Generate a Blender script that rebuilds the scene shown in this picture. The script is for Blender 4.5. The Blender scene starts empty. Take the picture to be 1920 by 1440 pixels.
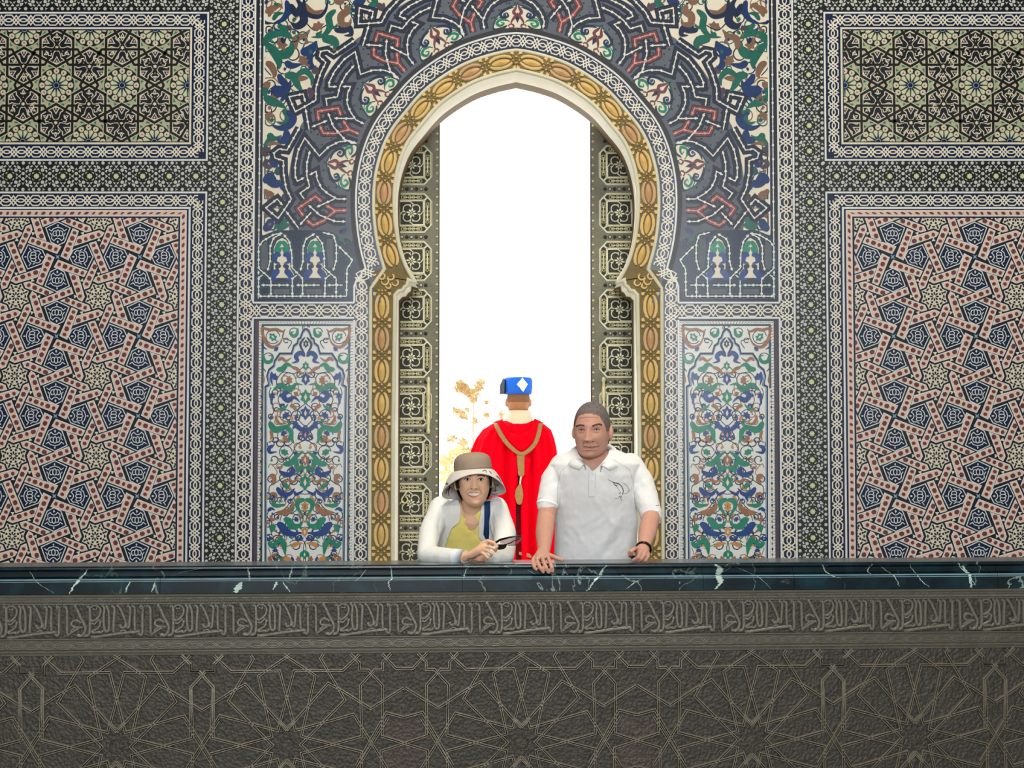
import bpy, bmesh, math, random
from mathutils import Vector, Matrix, Euler, noise
from mathutils.geometry import tessellate_polygon
random.seed(7)
D = bpy.data
SC = bpy.context.scene
COL = SC.collection
PI = math.pi

# ------------------------------------------------------------------ camera, world, lights
F = 3400.0                      # focal length in px of the 1920 px frame
PITCH = math.atan(190 / F)
CAM = Vector((0.0, -7.4, 1.37))
cam_d = D.cameras.new('camera'); cam = D.objects.new('camera', cam_d); COL.objects.link(cam)
cam_d.sensor_width = 36.0; cam_d.lens = F * 36.0 / 1920.0
cam.location = CAM; cam.rotation_euler = (PI / 2 + PITCH, 0, 0)
cam_d.clip_end = 500
SC.camera = cam
vs = SC.view_settings
vs.view_transform = 'Standard'; vs.look = 'None'; vs.gamma = 1.0; vs.exposure = 0.0
vs.use_curve_mapping = False

world = D.worlds.new('world'); SC.world = world; world.use_nodes = True
wn = world.node_tree.nodes; wl = world.node_tree.links
bg = wn['Background']
# bright hazy sky: almost white, a breath bluer overhead
tc = wn.new('ShaderNodeTexCoord'); sp = wn.new('ShaderNodeSeparateXYZ'); rp = wn.new('ShaderNodeValToRGB')
wl.new(tc.outputs['Generated'], sp.inputs[0]); wl.new(sp.outputs['Z'], rp.inputs[0]); wl.new(rp.outputs[0], bg.inputs[0])
rp.color_ramp.elements[0].position = 0.0; rp.color_ramp.elements[0].color = (1, 1, 0.98, 1)
rp.color_ramp.elements[1].position = 0.9; rp.color_ramp.elements[1].color = (0.86, 0.93, 1, 1)
bg.inputs[1].default_value = 2.2

def area(name, loc, target, sx, sy, power, col):
    l = D.lights.new(name, 'AREA'); l.shape = 'RECTANGLE'; l.size = sx; l.size_y = sy
    l.energy = power; l.color = col
    o = D.objects.new(name, l); COL.objects.link(o); o.location = loc
    d = Vector(target) - Vector(loc); o.rotation_euler = d.to_track_quat('-Z', 'Y').to_euler()
    return o
sun = D.lights.new('sun', 'SUN'); sun.energy = 5.0; sun.angle = 0.02; sun.color = (1, 0.93, 0.8)
so = D.objects.new('sun', sun); COL.objects.link(so)
so.rotation_euler = (Vector((0.55, -0.75, -1.0))).to_track_quat('-Z', 'Y').to_euler()
# daylight from the doorway in the gallery opposite, and the hall's great chandelier
area('opposite_doorway_daylight', (0.3, -14.2, 3.9), (0, 2.6, 1.4), 5.0, 3.6, 1330, (0.94, 0.97, 1.0))
area('chandelier_light', (0.5, -1.3, 6.9), (0, 0.5, 0.4), 2.2, 1.6, 290, (1.0, 0.9, 0.74))

# ------------------------------------------------------------------ helpers
def lin(c):
    c = c / 255.0
    return c / 12.92 if c <= 0.04045 else ((c + 0.055) / 1.055) ** 2.4
def C(r, g, b): return (lin(r), lin(g), lin(b), 1.0)

MATS = {}
def mat(name, col, rough=0.5, var=0.12, scale=25.0, bump=0.0, bscale=60.0, metal=0.0, spec=0.28, col2=None, sub=0.0, trans=0.0):
    if name in MATS: return MATS[name]
    m = D.materials.new(name); m.use_nodes = True
    n = m.node_tree.nodes; l = m.node_tree.links
    b = n['Principled BSDF']
    b.inputs['Roughness'].default_value = rough
    b.inputs['Metallic'].default_value = metal
    b.inputs['Specular IOR Level'].default_value = spec
    t = n.new('ShaderNodeTexCoord'); nz = n.new('ShaderNodeTexNoise')
    nz.inputs['Scale'].default_value = scale; nz.inputs['Detail'].default_value = 3
    l.new(t.outputs['Object'], nz.inputs['Vector'])
    mx = n.new('ShaderNodeMix'); mx.data_type = 'RGBA'
    c2 = col2 or tuple([max(0, c * (1 - var * 2.2)) for c in col[:3]] + [1])
    c1 = col if col2 else tuple([min(1, c * (1 + var)) for c in col[:3]] + [1])
    mx.inputs['A'].default_value = c1; mx.inputs['B'].default_value = c2
    l.new(nz.outputs['Fac'], mx.inputs['Factor'])
    l.new(mx.outputs['Result'], b.inputs['Base Color'])
    if bump > 0:
        nb = n.new('ShaderNodeTexNoise'); nb.inputs['Scale'].default_value = bscale; nb.inputs['Detail'].default_value = 2
        l.new(t.outputs['Object'], nb.inputs['Vector'])
        bm = n.new('ShaderNodeBump'); bm.inputs['Strength'].default_value = bump; bm.inputs['Distance'].default_value = 0.01
        l.new(nb.outputs['Fac'], bm.inputs['Height']); l.new(bm.outputs[0], b.inputs['Normal'])
    if sub > 0:
        b.inputs['Subsurface Weight'].default_value = sub
        b.inputs['Subsurface Radius'].default_value = (0.012, 0.005, 0.003)
        b.inputs['Subsurface Scale'].default_value = 0.5
    MATS[name] = m
    return m

class MB:
    """collects flat raised pieces, ribbons, tubes and solids; build() links them as ONE mesh object"""
    n_ = 0
    def __init__(s, fr=None):
        s.v = []; s.f = []; s.m = []; s.mats = []; s.fr = fr; s.smooth = False; s.sm = []
    def mi(s, m):
        m = MATS[m] if isinstance(m, str) else m
        if m not in s.mats: s.mats.append(m)
        return s.mats.index(m)
    def raw(s, verts, faces, m, smooth=False):
        o = len(s.v); k = s.mi(m)
        s.v += [tuple(p) for p in verts]
        for f in faces:
            s.f.append(tuple(i + o for i in f)); s.m.append(k); s.sm.append(smooth)
    def jit(s):
        MB.n_ = (MB.n_ + 1) % 37; return MB.n_ * 0.004      # no two pieces lie in exactly one plane
    def poly(s, pts, m, h1, h0=0.0, inset=0.0):
        """flat raised piece outlined by pts in the frame's own plane"""
        if len(pts) < 3: return
        h1 += s.jit()
        n = len(pts)
        vs = [s.fr(u, v, h1) for u, v in pts] + [s.fr(u, v, h0) for u, v in pts]
        fs = [tuple(range(n))] + [(i, (i + 1) % n, n + (i + 1) % n, n + i) for i in range(n)]
        s.raw(vs, fs, m)
    def ribbon(s, pts, w, m, h1, h0=0.0, closed=False, clip=None):
        """strip along pts; w is a width or a list of widths; side walls down to h0"""
        n = len(pts)
        if n < 2: return
        h1 += s.jit()
        L = []; R = []
        for i in range(n):
            a = pts[i - 1] if (i > 0 or closed) else pts[i]
            b = pts[(i + 1) % n] if (i < n - 1 or closed) else pts[i]
            p = pts[i]
            d1 = (p[0] - a[0], p[1] - a[1]); d2 = (b[0] - p[0], b[1] - p[1])
            l1 = math.hypot(*d1); l2 = math.hypot(*d2)
            if l1 < 1e-9: d1 = d2; l1 = l2
            if l2 < 1e-9: d2 = d1; l2 = l1
            if l1 < 1e-9: d1 = d2 = (1, 0); l1 = l2 = 1
            n1 = (-d1[1] / l1, d1[0] / l1); n2 = (-d2[1] / l2, d2[0] / l2)
            bx, by = n1[0] + n2[0], n1[1] + n2[1]; lb = math.hypot(bx, by)
            if lb < 0.35: bx, by, sc_ = n1[0], n1[1], 1.0
            else:
                bx /= lb; by /= lb; sc_ = 1.0 / max(0.45, bx * n1[0] + by * n1[1])
            ww = (w[i] if isinstance(w, (list, tuple)) else w) * 0.5 * sc_
            L.append((p[0] + bx * ww, p[1] + by * ww)); R.append((p[0] - bx * ww, p[1] - by * ww))
        if clip:
            m_ = n if closed else n - 1
            for i in range(m_):
                j = (i + 1) % n
                q = clip_poly([L[i], L[j], R[j], R[i]], clip)
                if len(q) > 2: s.poly(q, m, h1, h0)
            return
        vs = []; fs = []
        for i, (a, b) in enumerate(zip(L, R)):
            hh = h1 + i * 0.006
            vs += [s.fr(a[0], a[1], hh), s.fr(b[0], b[1], hh), s.fr(a[0], a[1], h0), s.fr(b[0], b[1], h0)]
        m_ = n if closed else n - 1
        for i in range(m_):
            a = 4 * i; b = 4 * ((i + 1) % n)
            fs += [(a, b, b + 1, a + 1), (a, a + 2, b + 2, b), (a + 1, b + 1, b + 3, a + 3)]
        if not closed:
            fs += [(0, 1, 3, 2), (4 * n - 4, 4 * n - 2, 4 * n - 1, 4 * n - 3)]
        s.raw(vs, fs, m)
    def moulding(s, pts, prof, m, closed=False, smooth=False):
        """profile [(t,h),...] swept along pts (t across, h out of the plane)"""
        n = len(pts); k = len(prof); vs = []; fs = []
        for i in range(n):
            a = pts[i - 1] if (i > 0 or closed) else pts[i]
            b = pts[(i + 1) % n] if (i < n - 1 or closed) else pts[i]
            p = pts[i]
            d1 = Vector((p[0] - a[0], p[1] - a[1])); d2 = Vector((b[0] - p[0], b[1] - p[1]))
            if d1.length < 1e-9: d1 = d2
            if d2.length < 1e-9: d2 = d1
            d1.normalize(); d2.normalize()
            n1 = Vector((-d1.y, d1.x)); n2 = Vector((-d2.y, d2.x)); bb = n1 + n2
            if bb.length < 0.35: bb = n1; sc_ = 1
            else: bb.normalize(); sc_ = 1 / max(0.5, bb.dot(n1))
            for t, h in prof:
                vs.append(s.fr(p[0] + bb.x * t * sc_, p[1] + bb.y * t * sc_, h))
        m_ = n if closed else n - 1
        for i in range(m_):
            j = (i + 1) % n
            for q in range(k - 1):
                fs.append((i * k + q, j * k + q, j * k + q + 1, i * k + q + 1))
        s.raw(vs, fs, m, smooth)
    def disc(s, c, r, m, h1, h0=0.0, n=8, rot=0.0, ry=None):
        ry = ry or r
        s.poly([(c[0] + r * math.cos(rot + 2 * PI * i / n), c[1] + ry * math.sin(rot + 2 * PI * i / n)) for i in range(n)], m, h1, h0)
    def dome(s, c, r, m, h, n=8, h0=0.0):
        vs = [s.fr(c[0], c[1], h0 + h)]; fs = []
        rings = [(0.5, 0.87), (0.87, 0.5), (1.0, 0.0)]
        for rr, hh in rings:
            for i in range(n):
                a = 2 * PI * i / n
                vs.append(s.fr(c[0] + r * rr * math.cos(a), c[1] + r * rr * math.sin(a), h0 + h * hh))
        for i in range(n): fs.append((0, 1 + i, 1 + (i + 1) % n))
        for k in range(2):
            for i in range(n):
                fs.append((1 + k * n + i, 1 + (k + 1) * n + i, 1 + (k + 1) * n + (i + 1) % n, 1 + k * n + (i + 1) % n))
        s.raw(vs, fs, m, True)
    def box(s, x0, x1, y0, y1, z0, z1, m):
        vs = [(x, y, z) for x in (x0, x1) for y in (y0, y1) for z in (z0, z1)]
        s.raw(vs, [(0, 1, 3, 2), (4, 6, 7, 5), (0, 4, 5, 1), (2, 3, 7, 6), (0, 2, 6, 4), (1, 5, 7, 3)], m)
    def tube(s, pts, rad, m, n=10, cap=True, smooth=True, flat=None):
        """tube through 3-D points with a radius per point, rounded ends"""
        P = [Vector(p) for p in pts]; k = len(P)
        R = list(rad) if isinstance(rad, (list, tuple)) else [rad] * k
        vs = []; fs = []
        t0 = (P[1] - P[0]).normalized()
        up = Vector((0, 0, 1)) if abs(t0.z) < 0.9 else Vector((0, 1, 0))
        x = t0.cross(up).normalized()
        seq = []
        for i in range(k):
            t = (P[min(i + 1, k - 1)] - P[max(i - 1, 0)]).normalized()
            x = (x - t * x.dot(t)).normalized(); y = t.cross(x)
            if cap and i == 0:
                for a in (0.05, 0.5, 0.85): seq.append((P[0] - t * R[0] * math.cos(math.asin(a)), R[0] * a, x.copy(), y.copy()))
            seq.append((P[i], R[i], x.copy(), y.copy()))
            if cap and i == k - 1:
                for a in (0.85, 0.5, 0.05): seq.append((P[i] + t * R[i] * math.cos(math.asin(a)), R[i] * a, x.copy(), y.copy()))
        for p, r, xx, yy in seq:
            for j in range(n):
                a = 2 * PI * j / n
                vs.append(p + xx * (r * math.cos(a)) + yy * (r * math.sin(a) * (flat or 1.0)))
        q = len(seq)
        for i in range(q - 1):
            for j in range(n):
                fs.append((i * n + j, (i + 1) * n + j, (i + 1) * n + (j + 1) % n, i * n + (j + 1) % n))
        fs.append(tuple(range(n))[::-1]); fs.append(tuple((q - 1) * n + j for j in range(n)))
        s.raw(vs, fs, m, smooth)
    def loft(s, rings, m, cap=True, smooth=True):
        """closed rings of equal length"""
        n = len(rings[0]); vs = [p for r in rings for p in r]; fs = []
        for i in range(len(rings) - 1):
            for j in range(n):
                fs.append((i * n + j, i * n + (j + 1) % n, (i + 1) * n + (j + 1) % n, (i + 1) * n + j))
        if cap:
            fs.append(tuple(range(n))[::-1]); fs.append(tuple((len(rings) - 1) * n + j for j in range(n)))
        s.raw(vs, fs, m, smooth)
    def build(s, name, parent=None, kind=None, label=None, origin=None):
        me = D.meshes.new(name)
        vv = s.v
        if origin is not None:
            o_ = Vector(origin); vv = [tuple(Vector(p) - o_) for p in vv]
        me.from_pydata(vv, [], s.f)
        for m in s.mats: me.materials.append(m)
        me.polygons.foreach_set('material_index', s.m)
        me.polygons.foreach_set('use_smooth', s.sm)
        me.update()
        o = D.objects.new(name, me); COL.objects.link(o)
        if origin is not None: o.location = origin
        if parent is not None: o.parent = parent
        if kind: o['kind'] = kind
        if label: o['label'] = label
        return o

def empty(name, loc=(0, 0, 0), parent=None):
    o = D.objects.new(name, None); COL.objects.link(o); o.location = loc; o.empty_display_size = 0.1
    if parent: o.parent = parent
    return o
def tag(o, label, cat, group=None):
    o['label'] = label; o['category'] = cat
    if group: o['group'] = group
    return o

def clip_poly(p, rect):
    x0, x1, y0, y1 = rect
    for ax, lim, sg in ((0, x0, 1), (0, x1, -1), (1, y0, 1), (1, y1, -1)):
        out = []
        for i in range(len(p)):
            a = p[i - 1]; b = p[i]
            da = (a[ax] - lim) * sg; db = (b[ax] - lim) * sg
            if (da >= 0) != (db >= 0):
                t = da / (da - db); out.append((a[0] + t * (b[0] - a[0]), a[1] + t * (b[1] - a[1])))
            if db >= 0: out.append(b)
        p = out
        if len(p) < 3: return []
    return p

def catmull(pts, seg=6, closed=False):
    n = len(pts); out = []
    rng = n if closed else n - 1
    for i in range(rng):
        p0 = pts[(i - 1) % n] if closed or i > 0 else pts[0]
        p1 = pts[i]; p2 = pts[(i + 1) % n]
        p3 = pts[(i + 2) % n] if closed or i + 2 < n else pts[-1]
        for k in range(seg):
            t = k / seg; t2 = t * t; t3 = t2 * t
            out.append(tuple(0.5 * (2 * b + (-a + c) * t + (2 * a - 5 * b + 4 * c - d) * t2 + (-a + 3 * b - 3 * c + d) * t3)
                             for a, b, c, d in zip(p0, p1, p2, p3)))
    if not closed: out.append(tuple(pts[-1]))
    return out

def resample(pts, step):
    L = [0.0]
    for i in range(1, len(pts)): L.append(L[-1] + math.dist(pts[i - 1], pts[i]))
    n = max(1, round(L[-1] / step)); out = []; j = 0
    for k in range(n + 1):
        d = L[-1] * k / n
        while j < len(L) - 2 and L[j + 1] < d: j += 1
        t = (d - L[j]) / max(1e-9, L[j + 1] - L[j])
        out.append(tuple(a + t * (b - a) for a, b in zip(pts[j], pts[j + 1])))
    return out

# pixel of the photograph -> point of the upright plane y = Y (used to lay the real planes out)
fwd = Vector((0, math.cos(PITCH), math.sin(PITCH))); upv = Vector((0, -math.sin(PITCH), math.cos(PITCH)))
def pp(px, py, Y):
    d = fwd * F + Vector((px - 960, 0, 0)) + upv * (720 - py)
    return CAM + d * ((Y - CAM.y) / d.y)

YW = 2.6                        # face of the tiled wall
K = 1 / 340.0                   # metres per wall unit
AX = pp(968, 560, YW).x         # axis of the arch
ZMID = pp(968, 720, YW).z
def wall_frame(u, v, h): return (AX + u * K, YW - h * K, ZMID + (720 - v) * K)
def W(px, py):
    p = pp(px, py, YW)
    return ((p.x - AX) / K, 720 - (p.z - ZMID) / K)
def WV(py): return W(968, py)[1]

# ------------------------------------------------------------------ materials
mat('cream', C(203, 198, 181), 0.28, 0.07); mat('fret_white', C(176, 183, 178), 0.27, 0.06); mat('rosette_tile', C(188, 184, 158), 0.28, 0.08); mat('sage', C(160, 162, 132), 0.3, 0.12); mat('white_tile', C(200, 205, 205), 0.25, 0.05)
mat('chain_tile', C(208, 204, 190), 0.27, 0.06); mat('navy', C(13, 33, 66), 0.25, 0.25); mat('ink', C(12, 21, 34), 0.3, 0.25); mat('black_tile', C(16, 17, 20), 0.3, 0.2)
mat('slate', C(78, 86, 97), 0.3, 0.2, 14); mat('blue', C(12, 58, 126), 0.22, 0.2); mat('green', C(16, 122, 98), 0.22, 0.2)
mat('brown', C(140, 98, 66), 0.25, 0.2); mat('ochre', C(178, 128, 62), 0.25, 0.2); mat('palegreen', C(182, 194, 150), 0.28, 0.1)
mat('pink', C(196, 132, 128), 0.26, 0.12); mat('oxblood', C(106, 56, 60), 0.26, 0.25); mat('skyblue', C(120, 158, 190), 0.28, 0.1)
mat('strap_cream', C(203, 175, 162), 0.28, 0.06); mat('plum', C(66, 52, 66), 0.3, 0.25); mat('teal', C(14, 74, 84), 0.25, 0.2)
mat('gilt', C(212, 178, 108), 0.42, 0.12, 9, 0.15, 90); mat('gilt_ground', C(118, 104, 64), 0.6, 0.2, 20, 0.4, 120)
mat('gilt_pink_reflection', C(196, 156, 110), 0.42, 0.15, 9)
mat('plaster', C(240, 238, 228), 0.7, 0.06, 8, 0.15, 40); mat('shaded_green', C(14, 92, 80), 0.25, 0.2); mat('shaded_blue', C(9, 46, 98), 0.25, 0.2); mat('shaded_brown', C(112, 84, 66), 0.28, 0.2)
mat('plaster_edge', C(206, 204, 180), 0.6, 0.1, 10)
mat('lintel', C(100, 78, 46), 0.6, 0.15)
# ------------------------------------------------------------------ the tiled wall
class Path:
    def __init__(s, pts):
        s.p = [pts[0]]
        for q in pts[1:]:
            if math.dist(q, s.p[-1]) > 1e-6: s.p.append(q)
        s.L = [0.0]
        for i in range(1, len(s.p)): s.L.append(s.L[-1] + math.dist(s.p[i - 1], s.p[i]))
        s.len = s.L[-1]
    def tan(s, i):
        a = s.p[max(0, i - 1)]; b = s.p[min(len(s.p) - 1, i + 1)]
        l = math.dist(a, b); return ((b[0] - a[0]) / l, (b[1] - a[1]) / l)
    def at(s, d, t):
        d = min(max(d, 0), s.len); j = 0
        lo, hi = 0, len(s.L) - 2
        while lo < hi:
            m = (lo + hi + 1) // 2
            if s.L[m] <= d: lo = m
            else: hi = m - 1
        j = lo
        k = (d - s.L[j]) / max(1e-9, s.L[j + 1] - s.L[j])
        a, b = s.p[j], s.p[j + 1]
        t1 = s.tan(j); t2 = s.tan(j + 1)
        tx = t1[0] + (t2[0] - t1[0]) * k; ty = t1[1] + (t2[1] - t1[1]) * k
        l = math.hypot(tx, ty) or 1
        return (a[0] + (b[0] - a[0]) * k - ty / l * t, a[1] + (b[1] - a[1]) * k + tx / l * t)
    def offset(s, t, step=6):
        n = max(1, round(s.len / step))
        return [s.at(s.len * i / n, t) for i in range(n + 1)]

OUT = [(0.0, 1.0), (0.2, 1.0), (0.5, 0.0), (0.8, -1.0), (1.0, -1.0)]
INN = [(0.0, 0.34), (0.1, 0.3), (0.2, 0.14), (0.27, 0.0), (0.5, -0.95), (0.73, 0.0), (0.8, 0.14), (0.9, 0.3), (1.0, 0.34)]
def chain(mb, pts, hw, period, m='chain_tile', w=2.15, h=0.9):
    """interlaced strands of a knotwork border along pts"""
    P = Path(pts); n = max(1, round(P.len / period)); per = P.len / n
    for k in range(n):
        for tmpl in (OUT, INN):
            for sg in (1, -1):
                mb.ribbon([P.at((k + a) * per, sg * b * hw) for a, b in tmpl], w, m, h, 0.2)
def strip(mb, pts, hw, m, h=0.2, h0=-1.0):
    mb.ribbon(pts, 2 * hw, m, h, h0)

wall_empty = None
# opening of the arch, traced on the wall plane (left half), foot to apex
ARC_L = [(742, 1055), (742, 800), (742, 556)]
STEP_L = [(742, 553), (748, 546), (755, 545), (759, 538), (764, 535), (766, 525), (778, 529)]
ARCH_L = [(778, 529), (760, 497), (747, 455), (740, 405), (740, 352), (748, 308), (764, 268), (790, 234), (826, 194), (880, 158), (925, 141), (969, 131)]
_a = [W(*p) for p in ARCH_L]; _a[-1] = (0.0, _a[-1][1])
arch_pts = catmull(_a, 6)
jamb_u = -228.0
step_pts = [W(*p) for p in STEP_L]; step_pts[0] = (jamb_u, step_pts[0][1])
V_FOOT = WV(1055) + 360            # down to the gallery floor
V_FLOOR = 720 + (ZMID - 0.0) / K
open_left = [(jamb_u, V_FLOOR), (jamb_u, WV(800))] + step_pts + arch_pts[1:]
open_full = open_left + [(-u, v) for u, v in open_left[::-1][1:]]
DEP1, DEP2 = 0.31, 0.47            # plaster reveal, then the outer timber frame

def plane_with_hole(outer, hole, fr3, m, mb):
    polys = [[Vector((p[0], p[1], 0)) for p in outer], [Vector((p[0], p[1], 0)) for p in hole]]
    tris = tessellate_polygon(polys); allp = outer + hole
    mb.raw([fr3(*p) for p in allp], [tuple(t) for t in tris], m)

mb = MB(wall_frame)
outer = [(-1500, V_FLOOR), (-1500, -900), (1500, -900), (1500, V_FLOOR)]
# the opening touches the floor line: join into a single outline
outline = [(-1500, V_FLOOR), (-1500, -900), (1500, -900), (1500, V_FLOOR)] + open_full[::-1]
tris = tessellate_polygon([[Vector((p[0], p[1], 0)) for p in outline]])
mb.raw([wall_frame(p[0], p[1], 0) for p in outline], [tuple(t) for t in tris], 'navy')
mb.raw([wall_frame(p[0], p[1], -DEP2 / K) for p in outline], [tuple(t) for t in tris], 'plaster')
wall_back = mb.build('wall_back', None, 'structure', 'tiled palace wall of mosaic panels around a horseshoe arch')
# reveal of the arch
mb = MB(wall_frame)
for d0, d1, m in ((0, DEP1, 'plaster'), (DEP1, DEP2, 'lintel')):
    vsx = []; fsx = []
    for i, (u, v) in enumerate(open_full):
        vsx += [wall_frame(u, v, -d0 / K), wall_frame(u, v, -d1 / K)]
        if i: fsx.append((2 * i - 2, 2 * i, 2 * i + 1, 2 * i - 1))
    mb.raw(vsx, fsx, m, True)
mb.build('arch_reveal', wall_back, None, 'white plaster reveal of the arch')

# ---- layout (distance a from the axis, v down); every measure from the photograph
A_V2, A_H = 291.0, 509.5
v_h1 = WV(582.5)
V_TOP, V_BOT = -60.0, WV(1055) + 60
LIMA = 1075.0
def side(sx): return lambda u, v, h: wall_frame(sx * u, v, h)
def rect_path(a0, v0, a1, v1): return [(a0, v0), (a1, v0), (a1, v1), (a0, v1)]

vu0, vu1 = WV(21 + 3), WV(300)      # outer line of upper panel frame
vl0 = WV(361)                       # outer line of the lower panel frame
for sx in (-1, 1):
    fr = side(sx)
    # plain fields below the knotwork: dark strips are the wall's own navy
    b = MB(fr)
    # thin white lines
    for a, v0, v1 in ((524, V_TOP, V_BOT), (495.5, V_TOP, WV(567.5)), (495.5, WV(596), V_BOT), (305, WV(600), V_BOT)):
        b.ribbon([(a, v0), (a, v1)], 3.4, 'white_tile', 0.9)
    b.ribbon([(305, WV(567.5)), (495.5, WV(567.5))], 3.4, 'white_tile', 0.9)
    b.ribbon([(305, WV(596)), (495.5, WV(596))], 3.4, 'white_tile', 0.9)
    # frames of the two big panels: outer and inner white line
    b.ribbon([(LIMA, vu0), (585, vu0), (585, vu1), (LIMA, vu1)], 3.4, 'white_tile', 0.9)
    b.ribbon([(LIMA, WV(53)), (617, WV(53)), (617, WV(269)), (LIMA, WV(269))], 3.6, 'cream', 0.9)
    b.ribbon([(LIMA, vl0), (585.5, vl0), (585.5, V_BOT)], 3.4, 'white_tile', 0.9)
    b.ribbon([(LIMA, WV(390)), (616.5, WV(390)), (616.5, V_BOT)], 3.6, 'white_tile', 0.9)
    b.build('white_line_border', wall_back)
    # knotwork
    b = MB(fr)
    chain(b, [(A_H, V_TOP), (A_H, v_h1)], 11, 25.3)
    chain(b, [(A_H, v_h1), (A_H, V_BOT)], 11, 25.3)
    chain(b, [(A_V2, v_h1), (A_V2, V_BOT)], 10.5, 25.3)
    chain(b, [(A_V2 + 6, v_h1), (A_H - 6, v_h1)], 10.5, 28)
    va, vb = WV(38), WV(285)
    chain(b, [(LIMA, va), (601, va)], 9.5, 28); chain(b, [(601, va), (601, vb)], 9, 26); chain(b, [(601, vb), (LIMA, vb)], 9.5, 28)
    vc = WV(376)
    chain(b, [(LIMA, vc), (601, vc)], 9.5, 28); chain(b, [(601, vc), (601, V_BOT)], 9, 25.6)
    b.build('knotwork_border', wall_back, 'stuff')

# ---- fret of stars and dots
def fret_cell(b, cu, cv, s=1.0, skip=2):
    def P(pts, m): b.poly([(cu + x * s, cv + y * s) for x, y in pts], m, 0.8, 0.0)
    def dot(x, y, r, m='fret_white'): b.disc((cu + x * s, cv + y * s), r * s, m, 0.8, 0, 7)
    st = []
    for i in range(16):
        r = 5.6 if i % 2 == 0 else 4.0
        st.append((r * math.cos(PI * i / 8), r * math.sin(PI * i / 8)))
    P(st, 'palegreen')
    for k in range(4):
        c, sn = round(math.cos(k * PI / 2)), round(math.sin(k * PI / 2))
        R = lambda x, y: (x * c - y * sn, x * sn + y * c)
        def RP(pts, m='fret_white'): P([R(*q) for q in pts], m)
        def RD(x, y, r): dot(*R(x, y), r)
        RD(11.1, 11.3, 3.4)
        if k != skip:
            RD(5.0, 24.4, 3.2); RD(-5.0, 24.4, 3.2)
            RP([(11.0, 21.6), (16.2, 24.4), (11.0, 27.2), (12.6, 24.4)])
            RP([(-11.0, 21.6), (-16.2, 24.4), (-11.0, 27.2), (-12.6, 24.4)])
            if k in (1, 3) and skip == 2 or k in (0, 2) and skip == 1: RD(24.4, 24.4, 3.2)
        RP([(0, 14.4), (3.4, 20.2), (0, 19), (-3.4, 20.2)])
        RP([(.9, 12.2), (6.0, 10.6), (2.9, 15.2)]); RP([(-.9, 12.2), (-6.0, 10.6), (-2.9, 15.2)])
        RP([(3.8, 7.4), (6.6, 5.2), (7.2, 6.8), (5.6, 8)], 'palegreen'); RP([(-3.8, 7.4), (-6.6, 5.2), (-7.2, 6.8), (-5.6, 8)])
        RP([(6.4, 18), (10.8, 15.8), (12.2, 18), (8.4, 20.4)]); RP([(-6.4, 18), (-10.8, 15.8), (-12.2, 18), (-8.4, 20.4)])
        RP([(14.4, 13.4), (20.4, 13.8), (18.0, 18.0), (13.8, 20.4), (13.4, 16.4)])
for sx in (-1, 1):
    fr = side(sx); b = MB(fr)
    b.poly([(525.5, V_TOP), (583.5, V_TOP), (583.5, V_BOT), (525.5, V_BOT)], 'black_tile', 0.15)
    v0 = WV(331)
    for k in range(-9, 17): fret_cell(b, 554.5, v0 + 48.6 * k, 1.0)
    b.build('star_fret_border', wall_back, 'stuff')
    b = MB(fr)
    b.poly([(583, WV(302.5)), (LIMA, WV(302.5)), (LIMA, WV(358.5)), (583, WV(358.5))], 'black_tile', 0.15)
    b.poly([(583, V_TOP), (LIMA, V_TOP), (LIMA, WV(21)), (583, WV(21))], 'black_tile', 0.15)
    for k in range(10):
        fret_cell(b, 605.5 + 50.2 * k, WV(330.5), 1.03, 1); fret_cell(b, 605.5 + 50.2 * k, WV(-8), 1.03, 1)
    b.build('star_fret_border', wall_back, 'stuff')

# ---- lower panels: woven straps around eight-pointed stars
def zp(pts, c=(880, 880), k=9.0): return [((x - c[0]) / k, (y - c[1]) / k) for x, y in pts]
ST = {'A': zp([(797, 610), (875, 650), (1228, 545), (1283, 392), (837, 548)]),
      'B': zp([(1008, 650), (1098, 625), (1500, 806), (1380, 858), (1040, 726)]),
      'C': zp([(1388, 142), (1508, 207), (1316, 686), (1222, 640)]),
      'D': zp([(932, 478), (1038, 445), (828, -68), (722, -35)])}
SL = {'A': zp([(832, 597), (1257, 450)]), 'B': zp([(1045, 665), (1440, 836)]), 'C': zp([(1450, 178), (1268, 660)]), 'D': zp([(985, 462), (775, -52)])}
def rot90(p, k):
    for _ in range(k % 4): p = [(-y, x) for x, y in p]
    return p
def inset(p, d):
    n = len(p); ar = sum(p[i - 1][0] * p[i][1] - p[i][0] * p[i - 1][1] for i in range(n))
    sg = 1 if ar > 0 else -1; out = []
    for i in range(n):
        a, b_, c = p[i - 1], p[i], p[(i + 1) % n]
        d1 = Vector((b_[0] - a[0], b_[1] - a[1])); d2 = Vector((c[0] - b_[0], c[1] - b_[1]))
        if d1.length < 1e-6 or d2.length < 1e-6: out.append(b_); continue
        d1.normalize(); d2.normalize()
        n1 = Vector((-d1.y, d1.x)) * sg; n2 = Vector((-d2.y, d2.x)) * sg
        bb = n1 + n2
        if bb.length < 0.2: bb = n1
        bb.normalize(); k = d / max(0.4, bb.dot(n1))
        out.append((b_[0] + bb.x * k, b_[1] + bb.y * k))
    return out
PX, PY = 155.0, 150.0
MED = [(0, -23.5), (24, -12), (13.5, 16), (0, 23), (-13.5, 16), (-24, -12)]
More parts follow.
